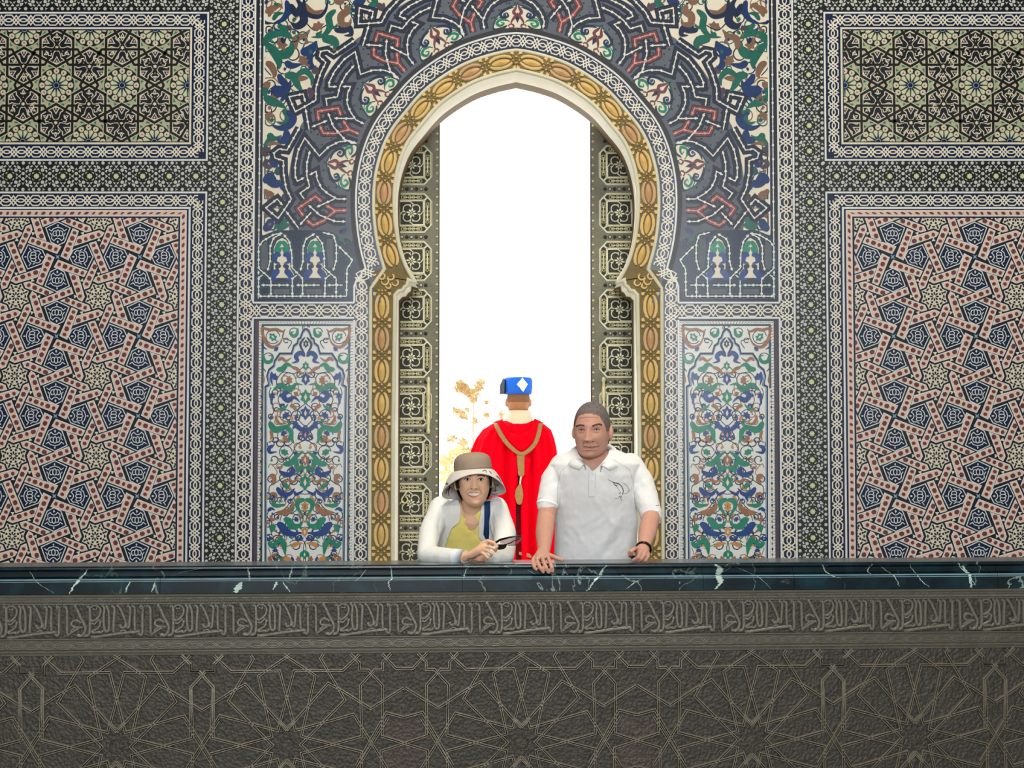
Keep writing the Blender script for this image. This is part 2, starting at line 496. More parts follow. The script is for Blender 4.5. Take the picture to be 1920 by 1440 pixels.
def strap_piece(poly, line, rect):
    b = MB(wall_frame)
    poly = inset(poly, -0.7)
    q = clip_poly(poly, rect)
    if len(q) < 3: return None
    b.poly(q, 'white_tile', 1.0)
    q2 = clip_poly(inset(poly, 1.7), rect)
    if len(q2) > 2: b.poly(q2, 'strap_cream', 1.25, 0.9)
    (x0, y0), (x1, y1) = line
    L = math.hypot(x1 - x0, y1 - y0); dx, dy = (x1 - x0) / L, (y1 - y0) / L
    nb = max(2, round(L / 12.5)); stp = L / nb
    for i in range(nb):
        d = stp * (i + 0.5); big = i % 2 == 1
        l, w = (5.3, 4.0) if big else (3.5, 3.5)
        cx, cy = x0 + dx * d, y0 + dy * d
        hexp = [(l, 0), (l * .55, w), (-l * .55, w), (-l, 0), (-l * .55, -w), (l * .55, -w)]
        q = clip_poly([(cx + a * dx - c * dy, cy + a * dy + c * dx) for a, c in hexp], rect)
        if len(q) > 2: b.poly(q, 'oxblood', 1.5, 1.2)
    for i in range(1, nb):
        d = stp * i; cx, cy = x0 + dx * d, y0 + dy * d
        for sg in (1, -1):
            q = clip_poly([(cx + a * dx - c * dy, cy + a * dy + c * dx) for a, c in ((-2.8, -3.4 * sg), (-1.9, -3.8 * sg), (2.8, 3.4 * sg), (1.9, 3.8 * sg))], rect)
            if len(q) > 2: b.poly(q, 'cream', 1.45, 1.2)
    return b
def medallion_piece(c, ang, rect):
    b = MB(wall_frame); ca, sa = math.cos(ang), math.sin(ang)
    T = lambda p: (c[0] + p[0] * ca - p[1] * sa, c[1] + p[0] * sa + p[1] * ca)
    q = clip_poly([T(p) for p in MED], rect)
    if len(q) < 3: return None
    b.poly(q, 'white_tile', 1.0)
    q = clip_poly([T(p) for p in inset(MED, 1.8)], rect)
    if len(q) > 2: b.poly(q, 'navy', 1.2, 0.9)
    def ln(pts, w=1.5): b.ribbon([T(p) for p in pts], w, 'white_tile', 1.45, 1.1, clip=rect)
    ln([(-17, -9), (-12, -5.5), (-8.5, -10), (0, -12.5), (8.5, -10), (12, -5.5), (17, -9)])
    ln([(3.4 * math.cos(t * PI / 5), -1.5 + 6 * math.sin(t * PI / 5)) for t in range(11)])
    for s_ in (1, -1):
        ln([(s_ * 3, -6), (s_ * 8, -5), (s_ * 9.5, 0), (s_ * 7, 4), (s_ * 3.5, 3)])
        ln([(s_ * 14.5, -2), (s_ * 11, 3), (s_ * 11.5, 9), (s_ * 7, 13), (s_ * 4, 9.5), (0, 8)])
    q = clip_poly([T(p) for p in ((0, 12), (2, 15), (0, 18), (-2, 15))], rect)
    if len(q) > 2: b.poly(q, 'cream', 1.45, 1.1)
    q = clip_poly([T(p) for p in ((0, -18.5), (1.6, -16), (0, -13.5), (-1.6, -16))], rect)
    if len(q) > 2: b.poly(q, 'cream', 1.45, 1.1)
    return b
def star_piece(c, rect):
    b = MB(wall_frame)
    S = lambda n, r0, r1, o: [(c[0] + (r0 if i % 2 == 0 else r1) * math.cos(o + PI * i / n), c[1] + (r0 if i % 2 == 0 else r1) * math.sin(o + PI * i / n)) for i in range(2 * n)]
    q = clip_poly(S(8, 26.5, 20.5, PI / 8), rect)
    if len(q) < 3: return None
    b.poly(q, 'cream', 1.0)
    def small(r, a, l, w):
        x, y = c[0] + r * math.cos(a), c[1] + r * math.sin(a); ca, sa = math.cos(a), math.sin(a)
        q = clip_poly([(x + p * ca - t * sa, y + p * sa + t * ca) for p, t in ((l, 0), (0.3 * l, w), (-l, w * .5), (-l, -w * .5), (0.3 * l, -w))], rect)
        if len(q) > 2: b.poly(q, 'ink', 1.25, 0.9)
    for i in range(8):
        a = i * PI / 4
        small(6, a, 3.2, 1.8); small(11.8, a + PI / 8, 2.2, 2.6); small(18, a, 1.7, 3.8); small(21, a + PI / 8, 3.6, 1.9); small(16.3, a + PI / 8, 1.4, 3.0)
    return b
for sx, nm in ((-1, 'left'), (1, 'right')):
    rect = sorted((sx * 637.5, sx * LIMA)) + [WV(409), V_BOT]
    panel = empty('strapwork_panel', (0, 0, 0), wall_back)
    far = MB(wall_frame)
    b = MB(wall_frame)
    b.poly([(rect[0], rect[2]), (rect[1], rect[2]), (rect[1], rect[3]), (rect[0], rect[3])], 'ink', 0.3)
    b.build('panel_ground', panel)
    # beaded pink border
    b = MB(wall_frame)
    vb_ = WV(400)
    b.ribbon([(sx * LIMA, vb_), (sx * 628, vb_), (sx * 628, V_BOT)], 12.0, 'white_tile', 0.9)
    b.ribbon([(sx * LIMA, vb_), (sx * 628, vb_), (sx * 628, V_BOT)], 8.6, 'strap_cream', 1.1)
    Pb = Path([(sx * LIMA, vb_), (sx * 628, vb_), (sx * 628, V_BOT)]); nb = round(Pb.len / 13.6)
    for i in range(nb):
        d = (i + .5) * Pb.len / nb; l, w = (4.4, 3.1) if i % 2 else (2.9, 3.1)
        b.poly([Pb.at(d + p, t) for p, t in ((l, 0), (l * .5, w), (-l * .5, w), (-l, 0), (-l * .5, -w), (l * .5, -w))], 'oxblood', 1.35, 1.0)
    b.build('beaded_border', panel)
    c0 = (sx * 787.0, WV(556))
    cells = [(i, j) for i in range(-3, 4) for j in range(-2, 5)]
    def place(pieceb, name, cc):
        if pieceb is None: return
        if abs(cc[0]) > 985:
            far.raw(pieceb.v, pieceb.f, 'navy')          # collected below with own materials
            o_ = len(far.f) - len(pieceb.f)
            for q_, mi_ in enumerate(pieceb.m): far.m[o_ + q_] = far.mi(pieceb.mats[mi_])
        else:
            pieceb.build(name, panel)
    for i, j in cells:
        cx, cy = c0[0] + PX * i, c0[1] + PY * j
        sc_ = lambda pts: [(cx + x * PX / 152, cy + y * PY / 152) for x, y in pts]
        inside = lambda p, mrg=0: rect[0] - mrg < p[0] < rect[1] + mrg and rect[2] - mrg < p[1] < rect[3] + mrg
        if not inside((cx, cy), 130): continue
        place(star_piece((cx, cy), rect), 'star_tile', (cx, cy))
        for t, kk in (('A', 4), ('B', 4), ('C', 4), ('D', 2)):
            for k in range(kk):
                poly = sc_(rot90(ST[t], k)); line = sc_(rot90(SL[t], k))
                mid = ((line[0][0] + line[1][0]) / 2, (line[0][1] + line[1][1]) / 2)
                place(strap_piece(poly, line, rect), 'strap_tile', mid)
        # four-point star between the straps
        q = [(cx + PX / 2 + r * math.cos(a), cy + PY / 2 + r * math.sin(a)) for i_ in range(8) for r, a in ((( 6.0, 1.8)[i_ % 2], PI / 4 + i_ * PI / 4),)]
        q = clip_poly(q, rect)
        if len(q) > 2:
            b = MB(wall_frame); b.poly(q, 'skyblue', 0.9); place(b, 'small_star_tile', (cx + PX / 2, cy + PY / 2))
        for dx, dy, an in ((33, -PY / 2, -PI / 2), (-33, -PY / 2, PI / 2), (PX / 2, -31.5, 0), (PX / 2, 31.5, PI)):
            # the narrow end looks away from the nearby small star
            place(medallion_piece((cx + dx * PX / 155, cy + dy), {-PI / 2: PI / 2 + PI, PI / 2: PI / 2, 0: PI, PI: 0}[an], rect), 'medallion_tile', (cx + dx, cy + dy))
        b = MB(wall_frame); any_ = False
        for k in range(8):
            a = k * PI / 4; x, y = cx + 43.5 * math.cos(a), cy + 43 * math.sin(a)
            q = clip_poly([(x + 4.2 * math.cos(a + t), y + 4.2 * math.sin(a + t)) for t in (PI, PI + 2.09, PI + 4.19)], rect)
            if len(q) > 2: b.poly(q, 'cream', 0.9); any_ = True
        if any_: place(b, 'triangle_tiles', (cx, cy))
    if far.f: far.build('further_tiles', panel, 'stuff')

# ---- upper panels: twelve-fold rosettes in a six-fold net
LA = 124.5
def upper_panel(sx):
    rect = sorted((sx * 620.5, sx * LIMA)) + [WV(57), WV(265.5)]
    panel = empty('rosette_panel', (0, 0, 0), wall_back)
    b = MB(wall_frame)
    b.poly([(rect[0], rect[2]), (rect[1], rect[2]), (rect[1], rect[3]), (rect[0], rect[3])], 'sage', 0.2)
    b.build('panel_ground', panel)
    cy0 = WV(160); cx0 = sx * 747.0
    H = LA * math.sqrt(3) / 2
    stars = [(cx0 + LA * (i + 0.5 * (j % 2)), cy0 + H * j) for i in range(-4, 5) for j in (-1, 0, 1)]
    inr = lambda p, m=0: rect[0] - m < p[0] < rect[1] + m and rect[2] - m < p[1] < rect[3] + m
    lines = MB(wall_frame); cents = []
    for (x, y) in stars:
        if not inr((x, y), 40): continue
        b = MB(wall_frame)
        def cp(pts, m, h, h0=0.2):
            q = clip_poly(pts, rect)
            if len(q) > 2: b.poly(q, m, h, h0)
        cp([(x + 34 * math.cos(PI * i / 12), y + 34 * math.sin(PI * i / 12)) for i in range(24)], 'ink', 0.4)
        for i in range(12):
            a = PI * i / 6 + PI / 12
            R = lambda r, t: (x + r * math.cos(a) - t * math.sin(a), y + r * math.sin(a) + t * math.cos(a))
            cp([R(7.0, 0), R(15, 2.7), R(20, 4.2), R(23, 0), R(20, -4.2), R(15, -2.7)], 'rosette_tile', 0.7)
            a = PI * i / 6
            cp([R(9, 0), R(17, .7), R(21, 0), R(17, -.7)], 'green', 0.75)
            cp([R(22, 2), R(24.5, 4.6), R(29, 5.6), R(32, 2.4), R(32, -2.4), R(29, -5.6), R(24.5, -4.6), R(22, -2)], 'rosette_tile', 0.7)
            cp([R(25.6, 1.1), R(28, 1.1), R(28, -1.1), R(25.6, -1.1)], 'ink', 0.85)
        cp([(x + 5.6 * math.cos(PI * i / 6), y + 5.6 * math.sin(PI * i / 6)) for i in range(12)], 'skyblue', 0.7)
        cp([(x + 4.4 * math.cos(PI * i / 6), y + 4.4 * math.sin(PI * i / 6)) for i in range(12)], 'navy', 0.9)
        if b.f: b.build('rosette_tile', panel)
    def ln(p, q, w=4.6):
        lines.ribbon([p, q], 7.4, 'cream', 0.95, 0.2, clip=rect); 
    segs = []
    for (x, y) in stars:
        if not inr((x, y), 140): continue
        for k in range(3):
            a = k * PI / 3; mx, my = x + LA / 2 * math.cos(a), y + LA / 2 * math.sin(a)
            for da in (PI / 6, -PI / 6):
                c, s = math.cos(a + da), math.sin(a + da)
                segs.append(((mx - 37 * c, my - 37 * s), (mx + 37 * c, my + 37 * s)))
        for up in (1, -1):
            c = (x + LA / 2, y + up * H / 3); 
            cents.append((c, up))
            for k in range(3):
                a = k * PI / 3; off = 3.2
                ox, oy = -math.sin(a) * off * up, math.cos(a) * off * up
                if k == 1: ox, oy = -ox, -oy
                segs.append(((c[0] + ox - 40 * math.cos(a), c[1] + oy - 40 * math.sin(a)), (c[0] + ox + 40 * math.cos(a), c[1] + oy + 40 * math.sin(a))))
    for (c, up) in cents:
        if not inr(c, 40): continue
        hexa = [(c[0] + 41 * math.cos(PI / 2 * up + PI / 3 * i), c[1] + 41 * math.sin(PI / 2 * up + PI / 3 * i)) for i in range(6)]
        hexa = [(c[0] + (h[0] - c[0]) * (0.78 if i % 2 else 0.86), c[1] + (h[1] - c[1]) * (0.78 if i % 2 else 0.86)) for i, h in enumerate(hexa)]
        q = clip_poly(hexa, rect)
        if len(q) > 2:
            b = MB(wall_frame); b.poly(q, 'ink', 0.45, 0.1); b.build('dark_hexagon_tile', panel)
        for i in range(6):
            a = -up * PI / 2 + i * PI / 3
            R = lambda r, t: (c[0] + r * math.cos(a) - t * math.sin(a), c[1] + r * math.sin(a) + t * math.cos(a))
            b = MB(wall_frame)
            if i % 2 == 0:
                q = clip_poly([R(9, 5), R(17, 14), R(25, 14), R(33, 0), R(25, -14), R(17, -14), R(9, -5), R(13, 0)], rect)
                if len(q) < 3: continue
                b.poly(q, 'cream', 0.75)
                q = clip_poly([R(10.5, 5), R(17.6, 12), R(24, 12), R(30.5, 0), R(24, -12), R(17.6, -12), R(10.5, -5), R(14.2, 0)], rect)
                if len(q) > 2: b.poly(q, 'ink', 0.95, 0.7)
                for s_ in (1, -1):
                    b.ribbon([R(13, 4 * s_), R(17, 8 * s_), R(21, 5 * s_), R(19, 1.4 * s_)], 1.6, 'cream', 1.2, 0.9, clip=rect)
                b.ribbon([R(18, 0), R(23, 2), R(27, 0), R(23, -2), R(18, 0)], 1.4, 'cream', 1.2, 0.9, clip=rect)
                b.build('pentagon_tile', panel)
            else:
                q = clip_poly([R(16, 0), R(29, 7.5), R(31, 0), R(29, -7.5)], rect)
                if len(q) < 3: continue
                b.poly(q, 'cream', 0.75)
                q = clip_poly([R(19, 0), R(27.8, 5.2), R(28.8, 0), R(27.8, -5.2)], rect)
                if len(q) > 2: b.poly(q, 'plum', 0.95, 0.7)
                q = clip_poly([R(24, 0), R(26, 1.5), R(28, 0), R(26, -1.5)], rect)
                if len(q) > 2: b.poly(q, 'cream', 1.1, 0.7)
                b.build('triangle_tile', panel)
    # green darts beside every rosette
    for (x, y) in stars:
        if not inr((x, y), 60): continue
        for k in range(6):
            for da in (0.26, -0.26):
                a = PI / 6 + k * PI / 3 + da * 1.1; r = 40
                px_, py_ = x + r * math.cos(a), y + r * math.sin(a)
                q = clip_poly([(px_ + 6 * math.cos(a + t), py_ + 6 * math.sin(a + t)) for t in (0.3, 2.4, 4.5)], rect)
                if len(q) > 2:
                    b = MB(wall_frame); b.poly(q, 'green', 0.6); b.build('green_dart_tile', panel)
    for p, q in segs: lines.ribbon([p, q], 8.0, 'rosette_tile', 0.85, 0.2, clip=rect)
    for p, q in segs: lines.ribbon([p, q], 4.8, 'black_tile', 1.15, 0.2, clip=rect)
    for (c, up) in cents:
        if not inr(c, 0): continue
        q = [(c[0] + r * math.cos(t), c[1] + r * math.sin(t)) for i in range(12) for r, t in (((7.5, 4.4)[i % 2], PI / 2 + i * PI / 6),)]
        q = clip_poly(q, rect)
        if len(q) > 2: lines.poly(q, 'black_tile', 1.2, 0.2)
        q = clip_poly([(c[0] + r * math.cos(t), c[1] + r * math.sin(t)) for i in range(12) for r, t in (((4.2, 2.2)[i % 2], PI / 2 + i * PI / 6),)], rect)
        if len(q) > 2: lines.poly(q, 'cream', 1.3, 0.2)
    lines.build('strap_net', panel)
for sx in (-1, 1): upper_panel(sx)
# ------------------------------------------------------------------ arch bands
jamb_path = [(jamb_u, V_FLOOR), (jamb_u, WV(800)), (jamb_u, WV(560))]
arc_o = Path(arch_pts)
def arch_off(t):        # offset outwards from the opening edge (left half)
    return [arc_o.at(arc_o.len * i / 60, -t) for i in range(61)]
def sgn_check():
    p = arc_o.at(arc_o.len * 0.5, -10); q = arc_o.at(arc_o.len * 0.5, 0)
    return p[0] < q[0]
SG = 1 if sgn_check() else -1
def arch_off(t): 
    o = [arc_o.at(arc_o.len * i / 60, -t * SG) for i in range(61)]
    o = [p for p in o if p[0] <= 0.01]
    o[-1] = (0.0, o[-1][1]); return o
def band(t):            # foot, step and arch at distance t from the opening
    a = arch_off(t)
    foot = [(jamb_u - t, V_FLOOR), (jamb_u - t, WV(800)), (jamb_u - t, WV(555) + 0.0)]
    k0 = 0
    while k0 < len(a) - 1 and a[k0][1] > WV(512): k0 += 1
    return foot, a[k0:]
def both(pts): return pts + [(-u, v) for u, v in pts[::-1]][(1 if abs(pts[-1][0]) < 0.05 else 0):]
V_VIS = WV(1055) + 40

# gilded band ground: full strip between opening edge and t = 45
foot_in = open_left
gb = MB(wall_frame)
n_ = 90
Pin = Path(open_left)
outf, outa = band(42)
out_left = [(jamb_u - 47, V_FLOOR), (jamb_u - 47, WV(535)), (jamb_u - 42, WV(520))] + outa
Pout = Path(out_left)
def ruled(mb, pa, pb, n, m, h, mirror):
    vsx = []; fsx = []
    for i in range(n + 1):
        a = pa[i]; b_ = pb[i]
        vsx += [mb.fr(a[0] * mirror, a[1], h), mb.fr(b_[0] * mirror, b_[1], h)]
        if i: fsx.append((2 * i - 2, 2 * i, 2 * i + 1, 2 * i - 1))
    mb.raw(vsx, fsx, m)
# pair points by their height on the jamb and by arc length on the arch
def paired(t_in, t_out):
    pa = []; pb = []
    for v in (V_FLOOR, WV(900), WV(700), WV(558)):
        pa.append((jamb_u - t_in, v)); pb.append((jamb_u - t_out - (4 if t_out > 20 else 0), v))
    st = step_pts
    for i, p in enumerate(st):
        k = i / (len(st) - 1)
        pa.append((p[0] - t_in * 0.7, p[1] + t_in * .7 * (1 - 2 * k) * 0)); 
        pb.append((jamb_u - t_out - 4 * (1 - k), WV(552) + (WV(508) - WV(552)) * k))
    A_ = arch_off(t_in); B_ = arch_off(t_out)
    for i in range(0, 51):
        d = i / 50
        a = A_[min(len(A_) - 1, round(d * (len(A_) - 1)))]; b_ = B_[min(len(B_) - 1, round(d * (len(B_) - 1)))]
        if t_out > 20 and b_[1] > WV(506): b_ = (jamb_u - t_out, WV(508))
        pa.append(a); pb.append(b_)
    return pa, pb
for mir in (1, -1):
    gb = MB(wall_frame)
    pa, pb = paired(0, 40)
    ruled(gb, pa, pb, len(pa) - 1, 'gilt_ground', 1.0, mir)
    gb.build('gilded_band_ground', wall_back)
    eb = MB(wall_frame)                       # pale plaster arris round the opening and outer pale fillet
    pts = [(u * mir, v) for u, v in open_left]
    eb.moulding([(p[0] - 3 * mir * (1 if p[1] > WV(560) else 0.0), p[1]) for p in pts], [(-4, 0.5), (-3, 4), (0, 5.0), (3, 4), (4, 0.5)], 'plaster_edge', smooth=True)
    o40 = [(jamb_u - 46, V_FLOOR), (jamb_u - 46, WV(540))] + [p for p in arch_off(39) if p[1] < WV(505)]
    eb.moulding([(u * mir, v) for u, v in o40], [(-3.5, 0.4), (-2, 2.5), (2, 2.5), (3.5, 0.4)], 'plaster_edge', smooth=True)
    eb.build('arch_moulding', wall_back)

def guilloche(mb, P, n, fr_m, hw=15):
    per = P.len / n
    for k in range(n):
        s0 = (k + 0.5) * per
        g = 'gilt' if (k * 7 % 5) < 3 else 'gilt_pink_reflection'  # some leaves pinker: reflected light put into the gilding's colour
        L = per * 0.30
        T = lambda d, t: tuple(x * (mirr if i == 0 else 1) for i, x in enumerate(P.at(s0 + d, t)))
        # almond leaf, domed
        ring = [(L * math.cos(a), 5.6 * math.sin(a) * abs(math.sin(a)) ** 0.3) for a in [2 * PI * i / 14 for i in range(14)]]
        vsx = [wall_frame(*T(0, 0), 4.5)] + [wall_frame(*T(d, t), 1.0) for d, t in ring] 
        mb.raw(vsx, [(0, 1 + i, 1 + (i + 1) % 14) for i in range(14)], g)
        # two bowed strands either side
        for sg in (1, -1):
            bow = [(-1.2 * L, 4.0 * sg), (-0.95 * L, 7.6 * sg), (-0.5 * L, 10.4 * sg), (0, 11.2 * sg), (0.5 * L, 10.4 * sg), (0.95 * L, 7.6 * sg), (1.2 * L, 4.0 * sg)]
            pts = [T(d, t) for d, t in bow]
            w = [3.2, 5.0, 5.4, 5.0, 5.4, 5.0, 3.2]
            mb.ribbon(pts, w, g, 3.0, 1.0)
            mb.ribbon(pts, [x * 0.45 for x in w], g, 4.2, 2.9)
        # floret between two leaves: four petals, corner darts and studs
        s0 += per / 2
        if k < n:
            for i in range(4):
                a = i * PI / 2
                mb.dome(T(6.0 * math.cos(a), 6.0 * math.sin(a)), 2.4, 'gilt', 3.6, 6, 1.0); mb.poly([T(8.5 * math.cos(a + x) * y, 8.5 * math.sin(a + x) * y) for x, y in ((.45, .7), (.6, 1.05), (.79, 1.25), (.97, 1.05), (1.12, .7), (.79, .35))], 'gilt_ground', 2.6, 1.0)
            for sx_ in (1, -1):
                for sy_ in (1, -1):
                    q = [T(sx_ * 3.0, sy_ * 10), T(sx_ * 9.5, sy_ * 13), T(sx_ * 8.5, sy_ * 17), T(sx_ * 3.0, sy_ * 17)]
                    mb.poly(q, 'gilt', 3.0, 1.0)
for mirr in (1, -1):
    g1 = MB(wall_frame)
    P1 = Path([(jamb_u - 24.5, V_VIS), (jamb_u - 24.5, WV(545))])
    guilloche(g1, P1, 9, wall_frame)
    a20 = [p for p in arch_off(19.5) if p[1] < WV(508)]
    P2 = Path(a20)
    guilloche(g1, P2, 9, wall_frame)
    # little leaf scrolls on the shoulder
    for (x, y, r) in ((722, 527, 7), (716, 518, 6), (733, 519, 6), (728, 536, 5), (741, 530, 6)):
        c = W(x, y); g1.ribbon([((c[0] + r * math.cos(t)) * mirr, c[1] + r * math.sin(t)) for t in [i * 0.7 - 1 for i in range(7)]], [2.4, 3, 3, 3, 2.6, 2, 1.4], 'gilt', 3.0, 0.9)
    g1.build('gilded_guilloche', wall_back)

# knotwork round the arch with its white line and dark edge
mb1 = MB(wall_frame); mb2 = MB(wall_frame); mb3 = MB(wall_frame)
for mir in (1, -1):
    M = lambda pts: [(u * mir, v) for u, v in pts]
    a57 = [p for p in arch_off(57) if p[1] < WV(503)]
    link = [(-A_V2, v_h1), (-A_V2, WV(540)), (-A_V2 - 4, WV(520)), (a57[0][0] + 0, a57[0][1] + 6)]
    strip(mb3, M([(-A_V2 + 1, V_FLOOR), (-A_V2 + 1, WV(520))]), 15, 'navy', 0.3); strip(mb3, M(a57), 16.5, 'navy', 1.3)
    chain(mb1, M(link), 10, 25, 'chain_tile', 2.15, 1.9); chain(mb1, M(a57), 10.2, 25.6, 'chain_tile', 2.15, 1.9)
    a72 = [p for p in arch_off(72) if p[1] < WV(500)]
    mb2.ribbon(M([(-305, WV(567.5)), (-305, WV(537)), (-301, WV(526)), (-292, WV(520)), (-291, WV(510)), (-284, WV(503))] + a72), 3.4, 'white_tile', 1.9)
    strip(mb3, M([p for p in arch_off(78)]), 4.6, 'black_tile', 1.75)
mb1.build('knotwork_border', wall_back, 'stuff'); mb2.build('white_line_border', wall_back); mb3.build('dark_line_border', wall_back)

# ------------------------------------------------------------------ arabesque kit
LEAFN = [0]
def lift():
    LEAFN[0] += 1; return (LEAFN[0] % 23) * 0.025
def swoosh(b, pts, wmax, m, h=1.0, seg=5, head=0.35):
    """tapered leaf along a smooth curve, widest at `head` of its length"""
    c = catmull(pts, seg); n = len(c)
    w = []
    for i in range(n):
        t = i / (n - 1)
        w.append(max(0.25, wmax * (math.sin(PI * (t ** (math.log(0.5) / math.log(head)))) ** 0.8 if 0 < t < 1 else 0)))
    b.ribbon(c, w, m, h + lift(), 0.2)
def bud(b, c, r, ang, m, h=1.0, hole=None):
    pr = [(1.25, 0), (0.72, 0.28), (0.55, 0.8), (0.12, 0.55), (-0.35, 0.75), (-0.62, 0.3), (-1.0, 0.12), (-1.0, -0.12), (-0.62, -0.3), (-0.35, -0.75), (0.12, -0.55), (0.55, -0.8), (0.72, -0.28)]
    ca, sa = math.cos(ang), math.sin(ang); h += lift()
    b.poly([(c[0] + r * (x * ca - y * sa), c[1] + r * (x * sa + y * ca)) for x, y in pr], m, h, 0.2)
    if hole: b.poly([(c[0] + r * (x * ca - y * sa), c[1] + r * (x * sa + y * ca)) for x, y in ((0.55, 0), (0, 0.22), (-0.5, 0), (0, -0.22))], hole, h + 0.2, 0.2)
def vine(b, pts, w, m, h=0.7, seg=5): b.ribbon(catmull(pts, seg), w, m, h, 0.2)
def ringv(b, c, r, w, m, a0=0.0, a1=6.0, h=0.7):
    n = max(6, int(abs(a1 - a0) / 0.45))
    b.ribbon([(c[0] + r * math.cos(a0 + (a1 - a0) * i / n), c[1] + r * math.sin(a0 + (a1 - a0) * i / n)) for i in range(n + 1)], w, m, h, 0.2)

# ---- tall arabesque panels beside the door (half traced, mirrored about the panel's own axis)
def ZA7(x, y): return (480 + x / 6.0, 590 + y / 6.0)
def ZA8(x, y): return (480 + x / 6.0, 820 + y / 6.0)
AXP = W(572.7, 800)[0]
HALF7 = [  # (kind, args...) in zoom coordinates of the left half
 ('s', 'brown', 9, [(60, 130), (85, 250), (125, 330), (190, 365), (270, 320), (320, 200)]), ('s', 'brown', 8, [(60, 140), (150, 170), (230, 165), (300, 190), (330, 160)]), ('b', 'green', 10, (190, 250), 0.8, 'cream'),
 ('r', 'ink', 13, (190, 250)), ('r', 'ink', 8.5, (428, 200)), ('s', 'green', 9, [(470, 150), (460, 220), (420, 240), (395, 205), (430, 190)]),
 ('s', 'green', 9, [(75, 430), (100, 520), (160, 530), (190, 470), (140, 455)]), ('r', 'ink', 10, (140, 490)), ('b', 'blue', 6, (230, 385), 2.4, None),
 ('s', 'blue', 4, [(60, 330), (90, 370), (130, 390)]), ('s', 'blue', 12, [(555, 470), (500, 430), (450, 470), (470, 520), (400, 545)]), ('s', 'navy', 6, [(555, 250), (500, 330), (530, 410), (555, 440)]),
 ('s', 'brown', 8, [(250, 520), (290, 490), (340, 520), (400, 480)]), ('s', 'green', 14, [(230, 615), (300, 610), (350, 560), (420, 590)]), ('s', 'brown', 9, [(400, 590), (460, 610), (500, 650), (550, 668)]),
 ('b', 'blue', 9, (210, 700), -2.2, None), ('s', 'blue', 7, [(180, 640), (170, 720), (190, 800)]), ('b', 'brown', 9, (375, 735), 1.6, None), ('r', 'ink', 13, (370, 730)),
 ('s', 'green', 13, [(190, 850), (290, 790), (340, 840), (410, 830), (450, 780), (530, 790)]), ('s', 'blue', 13, [(390, 860), (310, 900), (350, 960), (430, 930), (500, 990)]), ('r', 'ink', 9, (360, 935)),
 ('b', 'blue', 8, (185, 910), 1.6, None), ('s', 'blue', 6, [(185, 930), (175, 990), (200, 1020)]), ('b', 'brown', 6, (450, 890), 0.6, None), ('r', 'brown', 7, (225, 1035)), ('s', 'brown', 9, [(380, 1020), (430, 1040), (450, 1100)]),
 ('s', 'green', 7, [(250, 1065), (320, 1050), (365, 1000)]), ('b', 'blue', 9, (335, 1135), -0.8, None), ('r', 'ink', 11, (335, 1135)), ('s', 'brown', 8, [(225, 1130), (235, 1190), (280, 1230), (370, 1210)]),
 ('s', 'green', 17, [(150, 1200), (210, 1290), (320, 1270), (400, 1220)]), ('s', 'green', 13, [(330, 1260), (390, 1310), (400, 1390), (430, 1450)]), ('s', 'blue', 12, [(420, 1210), (470, 1260), (520, 1290), (555, 1240)]), ('b', 'blue', 7, (440, 1220), 3.1, None),
 ('b', 'blue', 7, (310, 1335), -0.7, None), ('b', 'brown', 8, (330, 1395), 1.2, None), ('s', 'brown', 8, [(160, 1300), (180, 1360), (160, 1410)]), ('r', 'ink', 13, (320, 1360)), ('b', 'blue', 4, (170, 1155), 0, None),
 ('v', 'ink', 1.5, [(555, 560), (440, 660), (300, 650), (230, 760), (280, 860), (250, 960), (300, 1060)]), ('v', 'ink', 1.5, [(170, 820), (150, 900), (200, 1080), (160, 1180), (200, 1420)]),
 ('v', 'brown', 1.5, [(555, 640), (450, 720), (480, 840), (400, 1000), (500, 1040)]), ('v', 'ink', 1.5, [(555, 1000), (470, 1080), (480, 1180), (555, 1260)]), ('v', 'ink', 1.4, [(60, 570), (110, 640), (70, 600), (90, 700)]), ('s', 'brown', 5, [(80, 680), (90, 740), (75, 800)]),
 ('v', 'ink', 1.5, [(330, 160), (300, 260), (400, 300), (360, 380)]), ('r', 'ink', 4.5, (340, 290)), ('r', 'ink', 5.5, (555, 148)),
]
